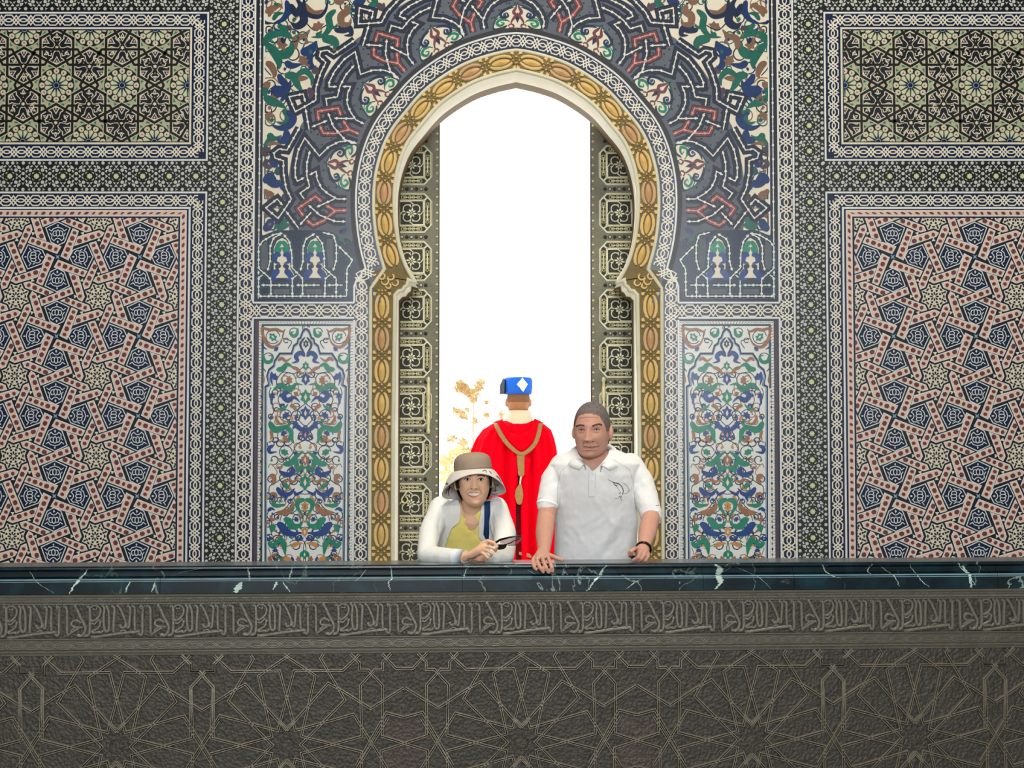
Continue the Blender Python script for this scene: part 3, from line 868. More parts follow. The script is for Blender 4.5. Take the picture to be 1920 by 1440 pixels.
HALF8 = [
 ('b', 'green', 9, (320, 165), 0.5, None), ('r', 'ink', 12, (335, 165)), ('b', 'blue', 6, (445, 178), 0.2, None), ('s', 'blue', 10, [(200, 90), (150, 120), (160, 170), (240, 160)]), ('s', 'green', 15, [(300, 300), (390, 290), (450, 220), (540, 150)]),
 ('s', 'green', 12, [(450, 260), (465, 340), (470, 420)]), ('s', 'blue', 13, [(390, 330), (420, 380), (370, 420), (280, 390), (270, 360)]), ('r', 'ink', 13, (345, 370)), ('s', 'green', 11, [(555, 335), (500, 350), (470, 400)]),
 ('s', 'brown', 12, [(150, 430), (200, 440), (200, 500), (170, 525)]), ('s', 'brown', 9, [(370, 460), (400, 500), (470, 480)]), ('b', 'green', 8, (340, 545), 0.7, None), ('r', 'ink', 11, (345, 540), ), ('s', 'blue', 14, [(235, 560), (290, 630), (370, 640), (440, 570)]), ('s', 'blue', 9, [(320, 620), (340, 670), (320, 725)]),
 ('s', 'blue', 8, [(430, 600), (450, 640), (500, 620), (540, 590)]), ('s', 'brown', 8, [(160, 630), (220, 640), (240, 700)]), ('s', 'brown', 15, [(230, 850), (340, 840), (410, 790), (420, 720)]), ('s', 'green', 11, [(170, 740), (240, 770), (330, 750)]), ('s', 'blue', 8, [(130, 830), (170, 800), (215, 820)]),
 ('s', 'green', 13, [(555, 700), (480, 720), (470, 790), (540, 900)]), ('s', 'green', 17, [(310, 915), (370, 940), (400, 1000), (490, 990), (530, 930)]), ('b', 'blue', 6, (455, 920), 0.9, None), ('r', 'ink', 10, (470, 925)), ('s', 'blue', 19, [(240, 960), (290, 1000), (340, 1065), (420, 1085), (520, 1070)]),
 ('b', 'green', 9, (190, 1020), -1.4, None), ('s', 'brown', 8, [(170, 870), (180, 930), (240, 900)]), ('s', 'green', 13, [(140, 1170), (180, 1215), (240, 1180), (300, 1110)]), ('s', 'green', 15, [(250, 1130), (310, 1200), (330, 1330)]), ('r', 'green', 11, (345, 1160)), ('s', 'blue', 7, [(440, 1110), (470, 1150), (540, 1130)]),
 ('s', 'ochre', 11, [(400, 1230), (450, 1200), (530, 1190)]), ('b', 'brown', 6, (150, 1365), 1.5, None), ('b', 'ochre', 8, (350, 1370), 1.3, None), ('b', 'brown', 8, (480, 1375), 1.3, None), ('b', 'blue', 6, (215, 1270), 0, None), ('s', 'green', 7, [(500, 1350), (515, 1300), (550, 1280)]),
 ('s', 'blue', 6, [(400, 1340), (420, 1390), (410, 1430)]), ('r', 'ink', 6, (225, 1345)),
 ('v', 'ink', 1.5, [(555, 30), (460, 80), (400, 200), (330, 250), (250, 240)]), ('v', 'ink', 1.5, [(555, 570), (470, 480), (440, 420), (300, 460), (210, 520), (150, 560), (150, 700)]), ('v', 'ink', 1.5, [(555, 640), (450, 650), (330, 800), (200, 860), (150, 960), (180, 1100)]),
 ('v', 'ink', 1.5, [(270, 940), (300, 870), (420, 860), (540, 920)]), ('v', 'brown', 1.5, [(140, 1240), (170, 1340), (160, 1420)]), ('v', 'ink', 1.5, [(555, 1420), (555, 1200), (460, 1110)]), ('v', 'brown', 1.5, [(140, 340), (170, 300), (240, 400), (150, 470)]),
]
CENTER = [  # on the axis: kind, colour, radius, y (zoom7), angle
 ('bud', 'navy', 7, 330, -PI / 2, 'cream'), ('bud', 'green', 8, 580, -PI / 2, 'cream'), ('bud', 'blue', 11, 725, -PI / 2, 'cream'), ('bud', 'green', 13, 930, -PI / 2, 'cream'), ('bud', 'blue', 12, 1110, -PI / 2, 'cream'), ('bud', 'blue', 10, 1355, -PI / 2, 'pink'),
 ('bud', 'brown', 10, 1380 + 255, -PI / 2, 'cream'), ('bud', 'green', 14, 1380 + 510, -PI / 2, 'cream'), ('bud', 'ochre', 9, 1380 + 780, -PI / 2, 'brown'), ('bud', 'ochre', 9, 1380 + 1065, -PI / 2, 'cream'), ('bud', 'green', 8, 1380 + 1320, -PI / 2, 'cream'),
]
def leaf_parts(parent, items, Z, ax, sx):
    """each leaf is a piece of its own; thin vines are joined"""
    vin = MB(wall_frame)
    def pt(x, y, mir):
        q = W(*Z(x, y)); u = q[0]
        if mir: u = 2 * ax - u
        return ((u if sx < 0 else -u), q[1])
    for it in items:
        for mir in (0, 1):
            k = it[0]
            if k == 'v': vine(vin, [pt(x, y, mir) for x, y in it[3]], it[2], it[1]); continue
            if k == 'r':
                c = pt(*it[3], mir); ringv(vin, c, it[2], 1.5, it[1], 0.6, 0.6 + 5.6); continue
            b = MB(wall_frame)
            if k == 's': swoosh(b, [pt(x, y, mir) for x, y in it[3]], it[2] * .74, it[1])
            else:
                a = it[4]; a = PI - a if (mir == 1) != (sx > 0) else a
                bud(b, pt(*it[3], mir), it[2] * .86, a, it[1], 1.0, it[5])
            b.build('arabesque_leaf', parent)
    return vin
for sx in (-1, 1):
    panel = empty('arabesque_panel', (0, 0, 0), wall_back)
    S = lambda pts: [(u if sx < 0 else -u, v) for u, v in pts]
    ax = AXP
    b = MB(wall_frame)
    u0, u1 = -491.0, -308.0
    vt = WV(601)
    b.poly(S([(u0, vt), (u1, vt), (u1, V_BOT), (u0, V_BOT)]), 'plum', 0.2)
    uu0, uu1 = ax - 79, ax + 79
    # dashed white line, blue line, ground
    for pts, w, m, h in (([(uu0 - 7, V_BOT), (uu0 - 7, WV(605)), (uu1 + 7, WV(605)), (uu1 + 7, V_BOT)], 5.0, 'white_tile', 0.7),
                         ([(uu0 - 2, V_BOT), (uu0 - 2, WV(609.5)), (uu1 + 2, WV(609.5)), (uu1 + 2, V_BOT)], 3.4, 'teal', 0.8)):
        b.ribbon(S(pts), w, m, h)
    Pd = Path(S([(uu0 - 7, V_BOT), (uu0 - 7, WV(605)), (uu1 + 7, WV(605)), (uu1 + 7, V_BOT)]))
    nd = int(Pd.len / 5.5)
    for i in range(nd): b.ribbon([Pd.at((i + .5) * Pd.len / nd, -2.5), Pd.at((i + .5) * Pd.len / nd, 2.5)], 0.9, 'ink', 0.85, 0.2)
    b.poly(S([(uu0, WV(611)), (uu1, WV(611)), (uu1, V_BOT), (uu0, V_BOT)]), 'white_tile', 0.45)
    b.build('panel_ground', panel)
    # cusped cartouche outline and inner side strips with dotted white lines
    b = MB(wall_frame)
    cusp = [(110, 1440 + 1440), (110, 812), (150, 790), (130, 690), (150, 620), (205, 575), (215, 520), (270, 440), (405, 440), (430, 350), (470, 320), (480, 275), (505, 260), (530, 190), (555, 165)]
    L = [W(*ZA7(x, y)) for x, y in cusp]; Rr = [(2 * ax - u, v) for u, v in L[::-1]]
    b.ribbon(S(L + Rr), 4.6, 'navy', 0.75); b.ribbon(S([(u + 1.0, v + 2) for u, v in L] + [(u - 1.0, v + 2) for u, v in Rr]), 1.5, 'skyblue', 0.95)
    for s_ in (1, -1):
        uc = ax + s_ * 81.5
        b.ribbon(S([(ax + s_ * 83, WV(728)), (ax + s_ * 83, V_BOT)]), 7.5, 'white_tile', 0.8)
        for i in range(34):
            v = WV(733) + i * 10.2
            if v < V_BOT - 6:
                b.disc(S([(ax + s_ * 83, v)])[0], 1.9, 'navy' if i % 2 else 'brown', 1.0, 0.5, 6, ry=3.2)
                b.disc(S([(ax + s_ * 83, v + 5.1)])[0], 1.0, 'ink', 1.0, 0.5, 4)
    b.build('cartouche_outline', panel)
    for items, Z in ((HALF7, ZA7), (HALF8, ZA8)):
        vb2 = leaf_parts(panel, items, Z, ax, sx); vb2.build('vine_scrolls', panel)
    rr_ = random.Random(11); vin = MB(wall_frame)
    for k in range(104):
        du = rr_.uniform(4, 70); v = rr_.uniform(WV(700), V_BOT - 30); r = rr_.uniform(5, 12); a = rr_.uniform(0, 6.3); sg = rr_.choice((-1, 1)); m = rr_.choice(('navy', 'ink', 'brown', 'navy'))
        bm_ = rr_.choice(('green', 'blue', 'brown', 'ochre')); br = rr_.uniform(2.4, 4.6)
        for mr in (1, -1):
            pts = [(ax + mr * min(71, du + r * (1 - q / 22) * math.cos(a + sg * q * .45)), v + r * (1 - q / 22) * math.sin(a + sg * q * .45)) for q in range(14)]
            vin.ribbon(S(pts), [1.1 + 1.0 * math.sin(PI * q / 13) for q in range(14)], m, 0.62 + lift() * .1, 0.2)
            bud(vin, S([pts[-1]])[0], br, a * mr, bm_, 0.66)
    vin.build('tendrils', panel, 'stuff')
    for kd, m, r, y, a, hole in CENTER:
        b = MB(wall_frame); c = W(*ZA7(555, y)); bud(b, S([(ax, c[1])])[0], r, a, m, 1.05, hole); b.build('arabesque_leaf', panel)
    for k in range(12): pass

# ------------------------------------------------------------------ spandrel with its ring of interlace
spandrel = empty('spandrel_mosaic', (0, 0, 0), wall_back)
RC = W(968, 375); RC = (0.0, RC[1])
for sx in (-1, 1):
    b = MB(wall_frame); S = lambda pts: [(u if sx < 0 else -u, v) for u, v in pts]
    a82 = [p for p in arch_off(80)]
    vlim = WV(562)
    foot = [(-302, vlim), (-302, WV(540)), (-297, WV(520)), (-283, WV(500))] 
    arcp = [p for p in a82 if p[1] < WV(500)]
    outline = S([(-494, V_TOP), (-494, vlim)] + foot + arcp + [(0, V_TOP)])
    tr = tessellate_polygon([[Vector((p[0], p[1], 0)) for p in outline]])
    b.raw([wall_frame(p[0], p[1], 0.35) for p in outline], [tuple(t) for t in tr], 'cream')
    # dark margin with the beaded white line
    b.poly(S([(-494, V_TOP), (-478, V_TOP), (-478, vlim), (-494, vlim)]), 'ink', 0.5)
    b.poly(S([(-479.5, V_TOP), (-477, V_TOP), (-477, WV(440)), (-479.5, WV(440))]), 'white_tile', 0.7)
    b.poly(S([(-494, WV(548)), (-303, WV(548)), (-303, vlim), (-494, vlim)]), 'plum', 0.7)
    b.build('spandrel_ground', spandrel)
def beaded(b, pts, under='ink', uw=10.5, step=9.0, edge='navy', ew=16.5, m='white_tile'):
    """white cord with lozenge beads on a dark strap"""
    if edge: b.ribbon(pts, ew, edge, 0.9, 0.3)
    b.ribbon(pts, uw, under, 1.15, 0.3)
    b.ribbon(pts, 2.0, m, 1.5, 1.1)
    P = Path(pts); n = max(1, round(P.len / step))
    for i in range(n):
        d = (i + .5) * P.len / n; l, w = (4.2, 2.7) if i % 2 == 0 else (2.2, 1.8)
        b.poly([P.at(d - l, 0), P.at(d, w), P.at(d + l, 0), P.at(d, -w)], m, 1.7, 1.1)
def Z5(x, y): return (430 + x / 6.0, 240 + y / 6.0)
def pol(pts, Z=Z5):
    out = []
    for x, y in pts:
        u, v = W(*Z(x, y)); out.append((math.atan2(v - RC[1], -u), math.hypot(u, v - RC[1])))
    return out
MOD = [  # beaded cords of one module: medallion at the middle, knot below
 ('w', [(1460, 185), (1370, 150), (1250, 165), (1130, 220), (1030, 320), (855, 115), (780, 250), (745, 420), (745, 550), (770, 600), (850, 560)]),
 ('w', [(915, 260), (880, 400), (880, 540), (912, 660), (800, 735), (850, 800)]),
 ('w', [(912, 530), (990, 490), (1000, 580), (1050, 680), (1130, 745), (1230, 800), (1340, 800)]),
 ('w', [(790, 0), (650, 250), (560, 238), (500, 285), (515, 340), (610, 370), (610, 500), (640, 680), (700, 800), (640, 890), (550, 1020), (410, 900), (540, 800), (600, 870)]),
 ('p', [(1340, 925), (1210, 930), (1080, 1040), (955, 1095), (880, 1040)]),
 ('p', [(840, 990), (778, 905), (980, 770), (1050, 830)]),
 ('p', [(1100, 870), (1210, 930)]),
 ('w', [(640, 940), (785, 1130)]), ('w', [(800, 1090), (930, 950)]), ('w', [(995, 890), (1200, 800)]), ('w', [(900, 870), (1030, 980), (1210, 1050), (1330, 1050)]),
]
MPER = math.radians(26.4)
base_ang = pol([(1370, 445)])[0][0]
RB = 311.0
mod_polar = [(k, pol(p)) for k, p in MOD]
_e = [(math.atan2(v - RC[1], -u), math.hypot(u, v - RC[1])) for u, v in arch_off(82) if v < WV(470)]
def edge_r(a):
    a = -a if a < 0 else a
    a = min(a, PI - a) if a > PI / 2 else a
    b_ = min(_e, key=lambda q: abs(abs(q[0]) - abs(a)))
    return b_[1]
def ring_module(idx, sx, knot=False):
    da = MPER * idx
    def PT(a, r):
        r += (edge_r(a - da) - RB + 2) * max(0.0, min(1.0, 1 - (r - RB) / 120))
        return ((-r * math.cos(a - da)) * (1 if sx < 0 else -1), RC[1] + r * math.sin(a - da))
    # squeeze radii so the foot meets the dark edge
    b = MB(wall_frame)
    # slate ground of the module: annular sector between the foot and the scalloped outer cord
    a0, a1 = base_ang - MPER * 0.5, base_ang + MPER * 0.5
    n = 10
    inner = [PT(a0 + (a1 - a0) * i / n, RB - 6) for i in range(n + 1)]
    outr = []
    for i in range(n + 1):
        t = i / n; outr.append(PT(a0 + (a1 - a0) * t, 432 + (0 if 0.1 < t < 0.9 else -4)))
    if not knot: b.poly(inner + outr[::-1], 'slate', 0.6)
    # knots of small dark dots on the slate
    for rr in (338, 352, 366, 380, 394, 408, 422):
        for i in range(11):
            a = a0 + (a1 - a0) * (i + 0.5) / 11
            b.disc(PT(a, rr), 2.3, 'ink', 0.85, 0.3, 4)
    for ki, (k, pl) in enumerate(mod_polar):
        if knot and ki < 4: continue
        pts = [PT(a, r) for a, r in pl]
        pts = catmull(pts, 3) if len(pts) > 6 and k == 'q' else pts
        if k == 'w': beaded(b, pts)
        else: beaded(b, pts, 'oxblood', 9.0, 10, 'ink', 13.0, 'pink')
    b.build('interlace_module', spandrel)
    if knot: return
    # medallion
    b = MB(wall_frame); ca = base_ang
    def Q(t, r): return PT(ca + t / (RB + r * 0.7), RB + r)      # t: along the ring, r: outwards
    dome = [(-45, -6), (-46, 8), (-40, 26), (-28, 41), (-12, 50), (0, 54), (12, 50), (28, 41), (40, 26), (46, 8), (45, -6)]
    b.poly([Q(t, r) for t, r in dome], 'teal', 1.0, 0.3)
    b.poly([Q(t * 0.92, r * 0.94 - 0.5) for t, r in dome], 'cream', 1.2, 0.3)
    b.build('medallion_ground', spandrel)
    b = MB(wall_frame)
    for s_ in (1, -1):
        swoosh(b, [Q(s_ * t, r) for t, r in ((1, 50), (4, 42), (7, 34), (3, 27), (8, 18), (11, 9), (6, 1))], 6.0, 'oxblood', 1.6)
        b.ribbon([Q(s_ * (11 + 5 * math.cos(x)), 2.5 + 4.5 * math.sin(x)) for x in [i * 0.8 for i in range(8)]], 2.4, 'oxblood', 1.6, 1.1)
        swoosh(b, [Q(s_ * t, r) for t, r in ((6, 46), (20, 42), (30, 33), (26, 23), (17, 26), (19, 33), (25, 32))], 5.4, 'navy', 1.6)
        b.disc(Q(s_ * 23, 29), 3.2, 'blue', 1.7, 1.1, 7)
        vine(b, [Q(s_ * t, r) for t, r in ((14, 12), (22, 20), (32, 24), (38, 20))], 1.6, 'ink', 1.5)
        swoosh(b, [Q(s_ * t, r) for t, r in ((16, 16), (30, 19), (37, 12), (30, 5), (24, 10), (30, 13))], 5.0, 'green', 1.6)
        swoosh(b, [Q(s_ * t, r) for t, r in ((18, 5), (28, -1), (41, 1), (43, 8))], 4.5, 'ink', 1.6)
    b.poly([Q(0, 33), Q(4.6, 22), Q(0, 9), Q(-4.6, 22)], 'navy', 1.6, 1.1)
    b.build('medallion_palmette', spandrel)
for sx in (-1, 1):
    for idx in range(0, 4 if sx < 0 else 3): ring_module(idx, sx)
ring_module(3, 1, True)
for sx in (-1, 1):
    b = MB(wall_frame); n = 8
    P_ = lambda a, r: ((-r * math.cos(a)) * (1 if sx < 0 else -1), RC[1] + r * math.sin(a))
    a1 = base_ang + MPER * .5; a2 = base_ang + MPER * 1.12
    b.poly([P_(a1 + (a2 - a1) * i / n, 305) for i in range(n + 1)] + [P_(a2 - (a2 - a1) * i / n, 432) for i in range(n + 1)], 'slate', 0.5)
    for rr in (335, 365, 395, 418):
        for i in range(5): b.disc(P_(a1 + (a2 - a1) * (i + .5) / 5, rr), 3.2, 'ink', 0.8, 0.3, 4)
    b.build('interlace_ground', spandrel)
# corner foliage (zoom of the left spandrel, six to one, origin 430,0)
def Z4(x, y): return (430 + x / 6.0, y / 6.0)
CORNER = [
 ('s', 'brown', 16, [(400, 140), (470, 110), (560, 60), (600, 100)]), ('s', 'brown', 10, [(440, 190), (470, 130), (490, 60)]), ('s', 'blue', 17, [(640, 0), (660, 120), (600, 220), (480, 270)]), ('s', 'green', 12, [(490, 230), (540, 160), (620, 150)]),
 ('s', 'navy', 18, [(690, 40), (750, 150), (800, 60), (720, -60)]), ('s', 'navy', 22, [(800, 110), (840, 230), (760, 300), (690, 250)]), ('s', 'brown', 20, [(840, 40), (880, 110), (960, 150), (1060, 110)]), ('s', 'navy', 12, [(840, -20), (860, 140), (1000, 190), (1090, 100), (1100, -40)]),
 ('s', 'green', 18, [(1200, 110), (1120, 190), (1130, 300), (1060, 400), (920, 420)]), ('s', 'green', 9, [(1140, 290), (1180, 310), (1230, 280)]), ('s', 'brown', 20, [(1300, 60), (1330, 120), (1260, 180), (1270, 270), (1350, 270), (1370, 200)]), ('s', 'brown', 13, [(1180, 10), (1250, 30), (1300, 0)]),
 ('b', 'brown', 13, (990, 300), -0.4, None), ('s', 'green', 12, [(980, 370), (1010, 390), (1040, 340)]), ('s', 'blue', 12, [(440, 330), (480, 380), (540, 350), (490, 310)]), ('s', 'green', 20, [(590, 280), (630, 370), (720, 440)]), ('s', 'green', 20, [(390, 520), (450, 410), (580, 380), (700, 440)]),
 ('s', 'green', 24, [(420, 490), (520, 600), (560, 700), (560, 780)]), ('s', 'green', 24, [(520, 620), (640, 610), (700, 540), (690, 470)]), ('b', 'brown', 14, (590, 490), 1.2, None), ('s', 'navy', 10, [(590, 420), (610, 470), (640, 420)]), ('s', 'brown', 18, [(740, 560), (750, 440), (850, 400), (910, 330)]),
 ('s', 'brown', 9, [(840, 420), (870, 470), (830, 500)]), ('s', 'blue', 26, [(800, 570), (880, 580), (950, 520), (980, 460)]), ('s', 'blue', 18, [(930, 580), (900, 680), (930, 760), (980, 740)]), ('s', 'green', 24, [(1040, 440), (1150, 450), (1200, 500), (1170, 560)]), ('s', 'navy', 18, [(1180, 340), (1280, 340), (1350, 320), (1370, 390), (1290, 400)]),
 ('b', 'brown', 13, (830, 680), 0.9, None), ('s', 'blue', 18, [(630, 690), (700, 740), (820, 720)]), ('s', 'brown', 18, [(410, 700), (470, 740), (510, 830), (490, 880)]), ('s', 'blue', 18, [(550, 830), (600, 920), (670, 960), (690, 900)]), ('s', 'green', 22, [(620, 850), (720, 860), (770, 960), (830, 1040)]), ('s', 'green', 16, [(740, 860), (850, 800), (930, 880), (920, 970)]),
 ('s', 'brown', 14, [(770, 890), (830, 880), (890, 880)]), ('s', 'blue', 30, [(470, 990), (560, 1030), (640, 1010), (690, 940)]), ('s', 'blue', 16, [(590, 1030), (610, 1090), (590, 1130)]), ('s', 'green', 22, [(390, 1080), (470, 1140), (560, 1170), (640, 1220)]), ('s', 'green', 15, [(430, 950), (400, 1040), (420, 1120)]),
 ('s', 'brown', 16, [(390, 930), (430, 960), (460, 920)]), ('s', 'green', 18, [(600, 1230), (660, 1300), (630, 1390), (530, 1370)]), ('s', 'brown', 15, [(410, 1330), (460, 1290), (490, 1330)]), ('s', 'blue', 20, [(640, 1250), (720, 1330), (660, 1420), (560, 1440), (470, 1400)]), ('s', 'plum', 16, [(930, 820), (980, 790), (990, 840)]), ('s', 'plum', 18, [(870, 1010), (920, 1040), (900, 1120)]),
 ('s', 'brown', 10, [(470, 1090), (540, 1070), (560, 1100)]), ('s', 'navy', 8, [(390, 230), (420, 260), (500, 260)]), ('s', 'plum', 12, [(620, 300), (680, 320), (680, 280)]), ('s', 'green', 18, [(1560, 90), (1640, 40), (1650, -30)]), ('s', 'blue', 18, [(1390, 20), (1470, 40), (1540, -20)]), ('s', 'plum', 18, [(1660, 40), (1720, 90), (1740, 30)]),
 ('v', 'navy', 2.0, [(385, 250), (380, 60), (430, 0)]), ('v', 'navy', 2.4, [(390, 640), (380, 500), (470, 380), (620, 380)]), ('v', 'navy', 2.0, [(400, 640), (390, 750), (470, 850)]), ('v', 'brown', 2.2, [(560, 940), (500, 880), (400, 880)]), ('v', 'navy', 2.2, [(980, 460), (990, 560), (940, 640)]), ('v', 'brown', 2, [(720, 320), (730, 240), (800, 160)]), ('v', 'navy', 2.2, [(860, 250), (960, 340), (1100, 280)]), ('v', 'ink', 2.0, [(560, 1180), (620, 1160), (700, 1050)]),
]
CORNER5 = [
 ('s', 'green', 20, [(440, 60), (470, 120), (420, 180), (380, 190)]), ('s', 'green', 12, [(470, 100), (530, 120), (590, 80)]), ('s', 'blue', 22, [(640, 20), (640, 120), (570, 140), (560, 110)]), ('s', 'brown', 10, [(420, 190), (500, 170), (590, 190)]), ('s', 'plum', 16, [(470, 240), (400, 250), (400, 300), (460, 300)]),
 ('s', 'blue', 18, [(540, 440), (480, 370), (500, 300)]), ('s', 'plum', 14, [(480, 450), (410, 420), (420, 370), (470, 390)]), ('s', 'blue', 26, [(390, 620), (450, 560), (500, 620), (580, 640), (590, 700)]), ('r', 'navy', 13, (490, 580)), ('b', 'blue', 4, (495, 580), 0, None), ('s', 'teal', 18, [(530, 530), (560, 470), (590, 500)]), ('s', 'brown', 16, [(390, 690), (420, 730), (470, 750), (480, 790), (420, 800)]),
 ('s', 'brown', 9, [(390, 960), (420, 990), (400, 1020)]), ('s', 'blue', 22, [(470, 1020), (450, 1090), (410, 1130), (390, 1090)]), ('s', 'green', 24, [(520, 1100), (600, 1100), (680, 1090)]), ('s', 'green', 14, [(580, 1090), (640, 1030), (650, 1000)]), ('v', 'navy', 2, [(480, 1040), (520, 1130), (440, 1150)]), ('s', 'plum', 14, [(590, 760), (630, 780), (600, 810)]),
 ('s', 'blue', 14, [(1230, 1180), (1290, 1150), (1330, 1120)]), ('s', 'green', 12, [(1220, 1230), (1290, 1260), (1340, 1290)]), ('s', 'navy', 12, [(1290, 1240), (1350, 1300), (1300, 1330)]),
]
RLIM = 428
for sx in (-1, 1):
    for items, Z in ((CORNER, Z4), (CORNER5, Z5)):
        vin = MB(wall_frame)
        for it in items:
            def pt(x, y):
                u, v = W(*Z(x, y)); return (u if sx < 0 else -u, v)
            if it[0] == 'v': vine(vin, [pt(*q) for q in it[3]], it[2], it[1], 0.55)
            elif it[0] == 'r': ringv(vin, pt(*it[3]), it[2], 2.0, it[1], 0, 5.6, 0.55)
            else:
                b = MB(wall_frame)
                dm = {'green': 'shaded_green', 'blue': 'shaded_blue', 'brown': 'shaded_brown'}.get(it[1], it[1])  # darker copies of the panel glazes: the upper wall's dimmer light put into colour
                if it[0] == 's': swoosh(b, [pt(*q) for q in it[3]], it[2] * 0.74, dm, 0.6)
                else: bud(b, pt(*it[3]), it[2] * .9, it[4] if sx < 0 else PI - it[4], dm, 0.6, it[5])
                b.build('arabesque_leaf', spandrel)
        rr_ = random.Random(5); k = 0
        while k < 85 and Z is Z4:
            u = rr_.uniform(-474, -60); v = rr_.uniform(V_TOP, WV(430))
            if math.hypot(u, v - RC[1]) < 452: continue
            k += 1; r = rr_.uniform(8, 20); a = rr_.uniform(0, 6.3); sg = rr_.choice((-1, 1)); m = rr_.choice(('navy', 'ink', 'shaded_brown', 'shaded_green', 'ink'))
            pts = [(u + r * (1 - q / 26) * math.cos(a + sg * q * .42), v + r * (1 - q / 26) * math.sin(a + sg * q * .42)) for q in range(18)]
            pts = [(max(-475, x), y) for x, y in pts]
            vin.ribbon([(x * (1 if sx < 0 else -1), y) for x, y in pts], [1.1 + 1.4 * math.sin(PI * q / 17) for q in range(18)], m, 0.5 + lift() * .1, 0.2)
            e = pts[-1]; bud(vin, (e[0] * (1 if sx < 0 else -1), e[1]), rr_.uniform(3, 5.5), rr_.uniform(0, 6), rr_.choice(('shaded_green', 'shaded_blue', 'shaded_brown')), 0.55)
        if vin.f: vin.build('vine_scrolls', spandrel)
    # beaded line in the margin
    b = MB(wall_frame)
    b.ribbon([(sx * 485.5, V_TOP), (sx * 485.5, WV(560))], 1.7, 'white_tile', 0.9)
    Pm = Path([(sx * 485.5, V_TOP), (sx * 485.5, WV(560))]); n = round(Pm.len / 9)
    for i in range(n):
        d = (i + .5) * Pm.len / n; l, w = (4.4, 2.2) if i % 3 == 0 else (2, 1.4)
        b.poly([Pm.at(d - l, 0), Pm.at(d, w), Pm.at(d + l, 0), Pm.at(d, -w)], 'white_tile', 1.1, 0.5)
    b.build('beaded_margin', spandrel)

# ---- the little arcade at the foot of each spandrel (zoom 4.8 to one, origin 430,440)
def Z6(x, y): return (430 + x / 4.8, 440 + y / 4.8)
ARCADE = [
 [(265, 555), (1055, 555)], [(290, 455), (540, 455)], [(605, 455), (815, 455)], [(885, 455), (1020, 455)],
 [(265, 555), (265, 390), (300, 362)], [(375, 550), (375, 400), (265, 305), (265, 110), (300, 60), (400, 0), (480, -12)],
 [(345, 325), (368, 240), (368, 110), (400, 30), (470, -8)], [(490, 0), (540, 60), (562, 170), (566, 300), (660, 395), (660, 550)],
 [(640, 325), (664, 240), (664, 120), (690, 40), (770, -8)], [(785, 10), (838, 80), (855, 190), (855, 300), (962, 395), (962, 570)],
 [(935, 325), (964, 230), (964, 90), (938, 5), (840, -20)], [(568, 548), (568, 395), (610, 365)], [(860, 548), (864, 395), (910, 360)],
 [(985, 105), (1110, 230), (1060, 310), (1055, 555)],
]
for sx in (-1, 1):
    arc = MB(wall_frame); S = lambda pts: [((u if sx < 0 else -u), v) for u, v in pts]
    g = lambda pts: S([W(*Z6(x, y)) for x, y in pts])
    arc.poly(g([(225, 40), (420, -40), (800, -40), (960, -10), (1050, 110), (1130, 230), (1085, 330), (1085, 585), (225, 585)]), 'navy', 0.75)
    arc.poly(g([(285, 90), (340, 40), (350, 300), (300, 320), (285, 290)]), 'slate', 0.95, 0.3)
    arc.poly(g([(880, 40), (930, 40), (940, 300), (890, 300), (875, 100)]), 'slate', 0.95, 0.3)
    for x0 in (400, 700):
        arc.poly(g([(x0, 480 - 90), (x0, 120), (x0 + 30, 55), (x0 + 75, 30), (x0 + 120, 55), (x0 + 150, 120), (x0 + 150, 300), (x0 + 200, 390)]), 'cream', 0.95, 0.3)
    for x0, x1 in ((400, 540), (690, 830)):
        arc.poly(g([(x0, 490), (x1, 490), (x1, 535), (x0, 535)]), 'slate', 0.95, 0.3)
    if True:
        q = [W(*Z6(x, y)) for x, y in ((1050, 110), (1130, 225), (1085, 330), (1085, 600), (1060, 600), (1040, 100))]
    arc.poly(S([(-302, WV(562)), (-302, WV(540)), (-297, WV(520)), (-285, WV(502)), (-291, WV(470)), (-300, WV(447)), (-330, WV(462)), (-330, WV(562))]), 'navy', 0.72)
    for p in ARCADE: beaded(arc, g(p), 'ink', 6.5, 7.5, 'teal', 10)
    arc.build('arcade_mosaic', spandrel)
    for x0 in (475, 772):
        for s_ in (1, -1):
            for col, wd, pts in (('green', 11, [(0, 60), (30, 90), (55, 150), (20, 150)]), ('green', 8, [(5, 110), (40, 170), (55, 130)]), ('blue', 12, [(10, 190), (50, 180), (62, 240), (15, 260)]), ('navy', 10, [(8, 280), (45, 290), (30, 330)]), ('blue', 15, [(20, 330), (55, 340), (85, 395), (30, 400)])):
                b = MB(wall_frame); swoosh(b, g([(x0 + s_ * a, y) for a, y in pts]), wd * .8, col, 1.3); b.build('arabesque_leaf', spandrel)
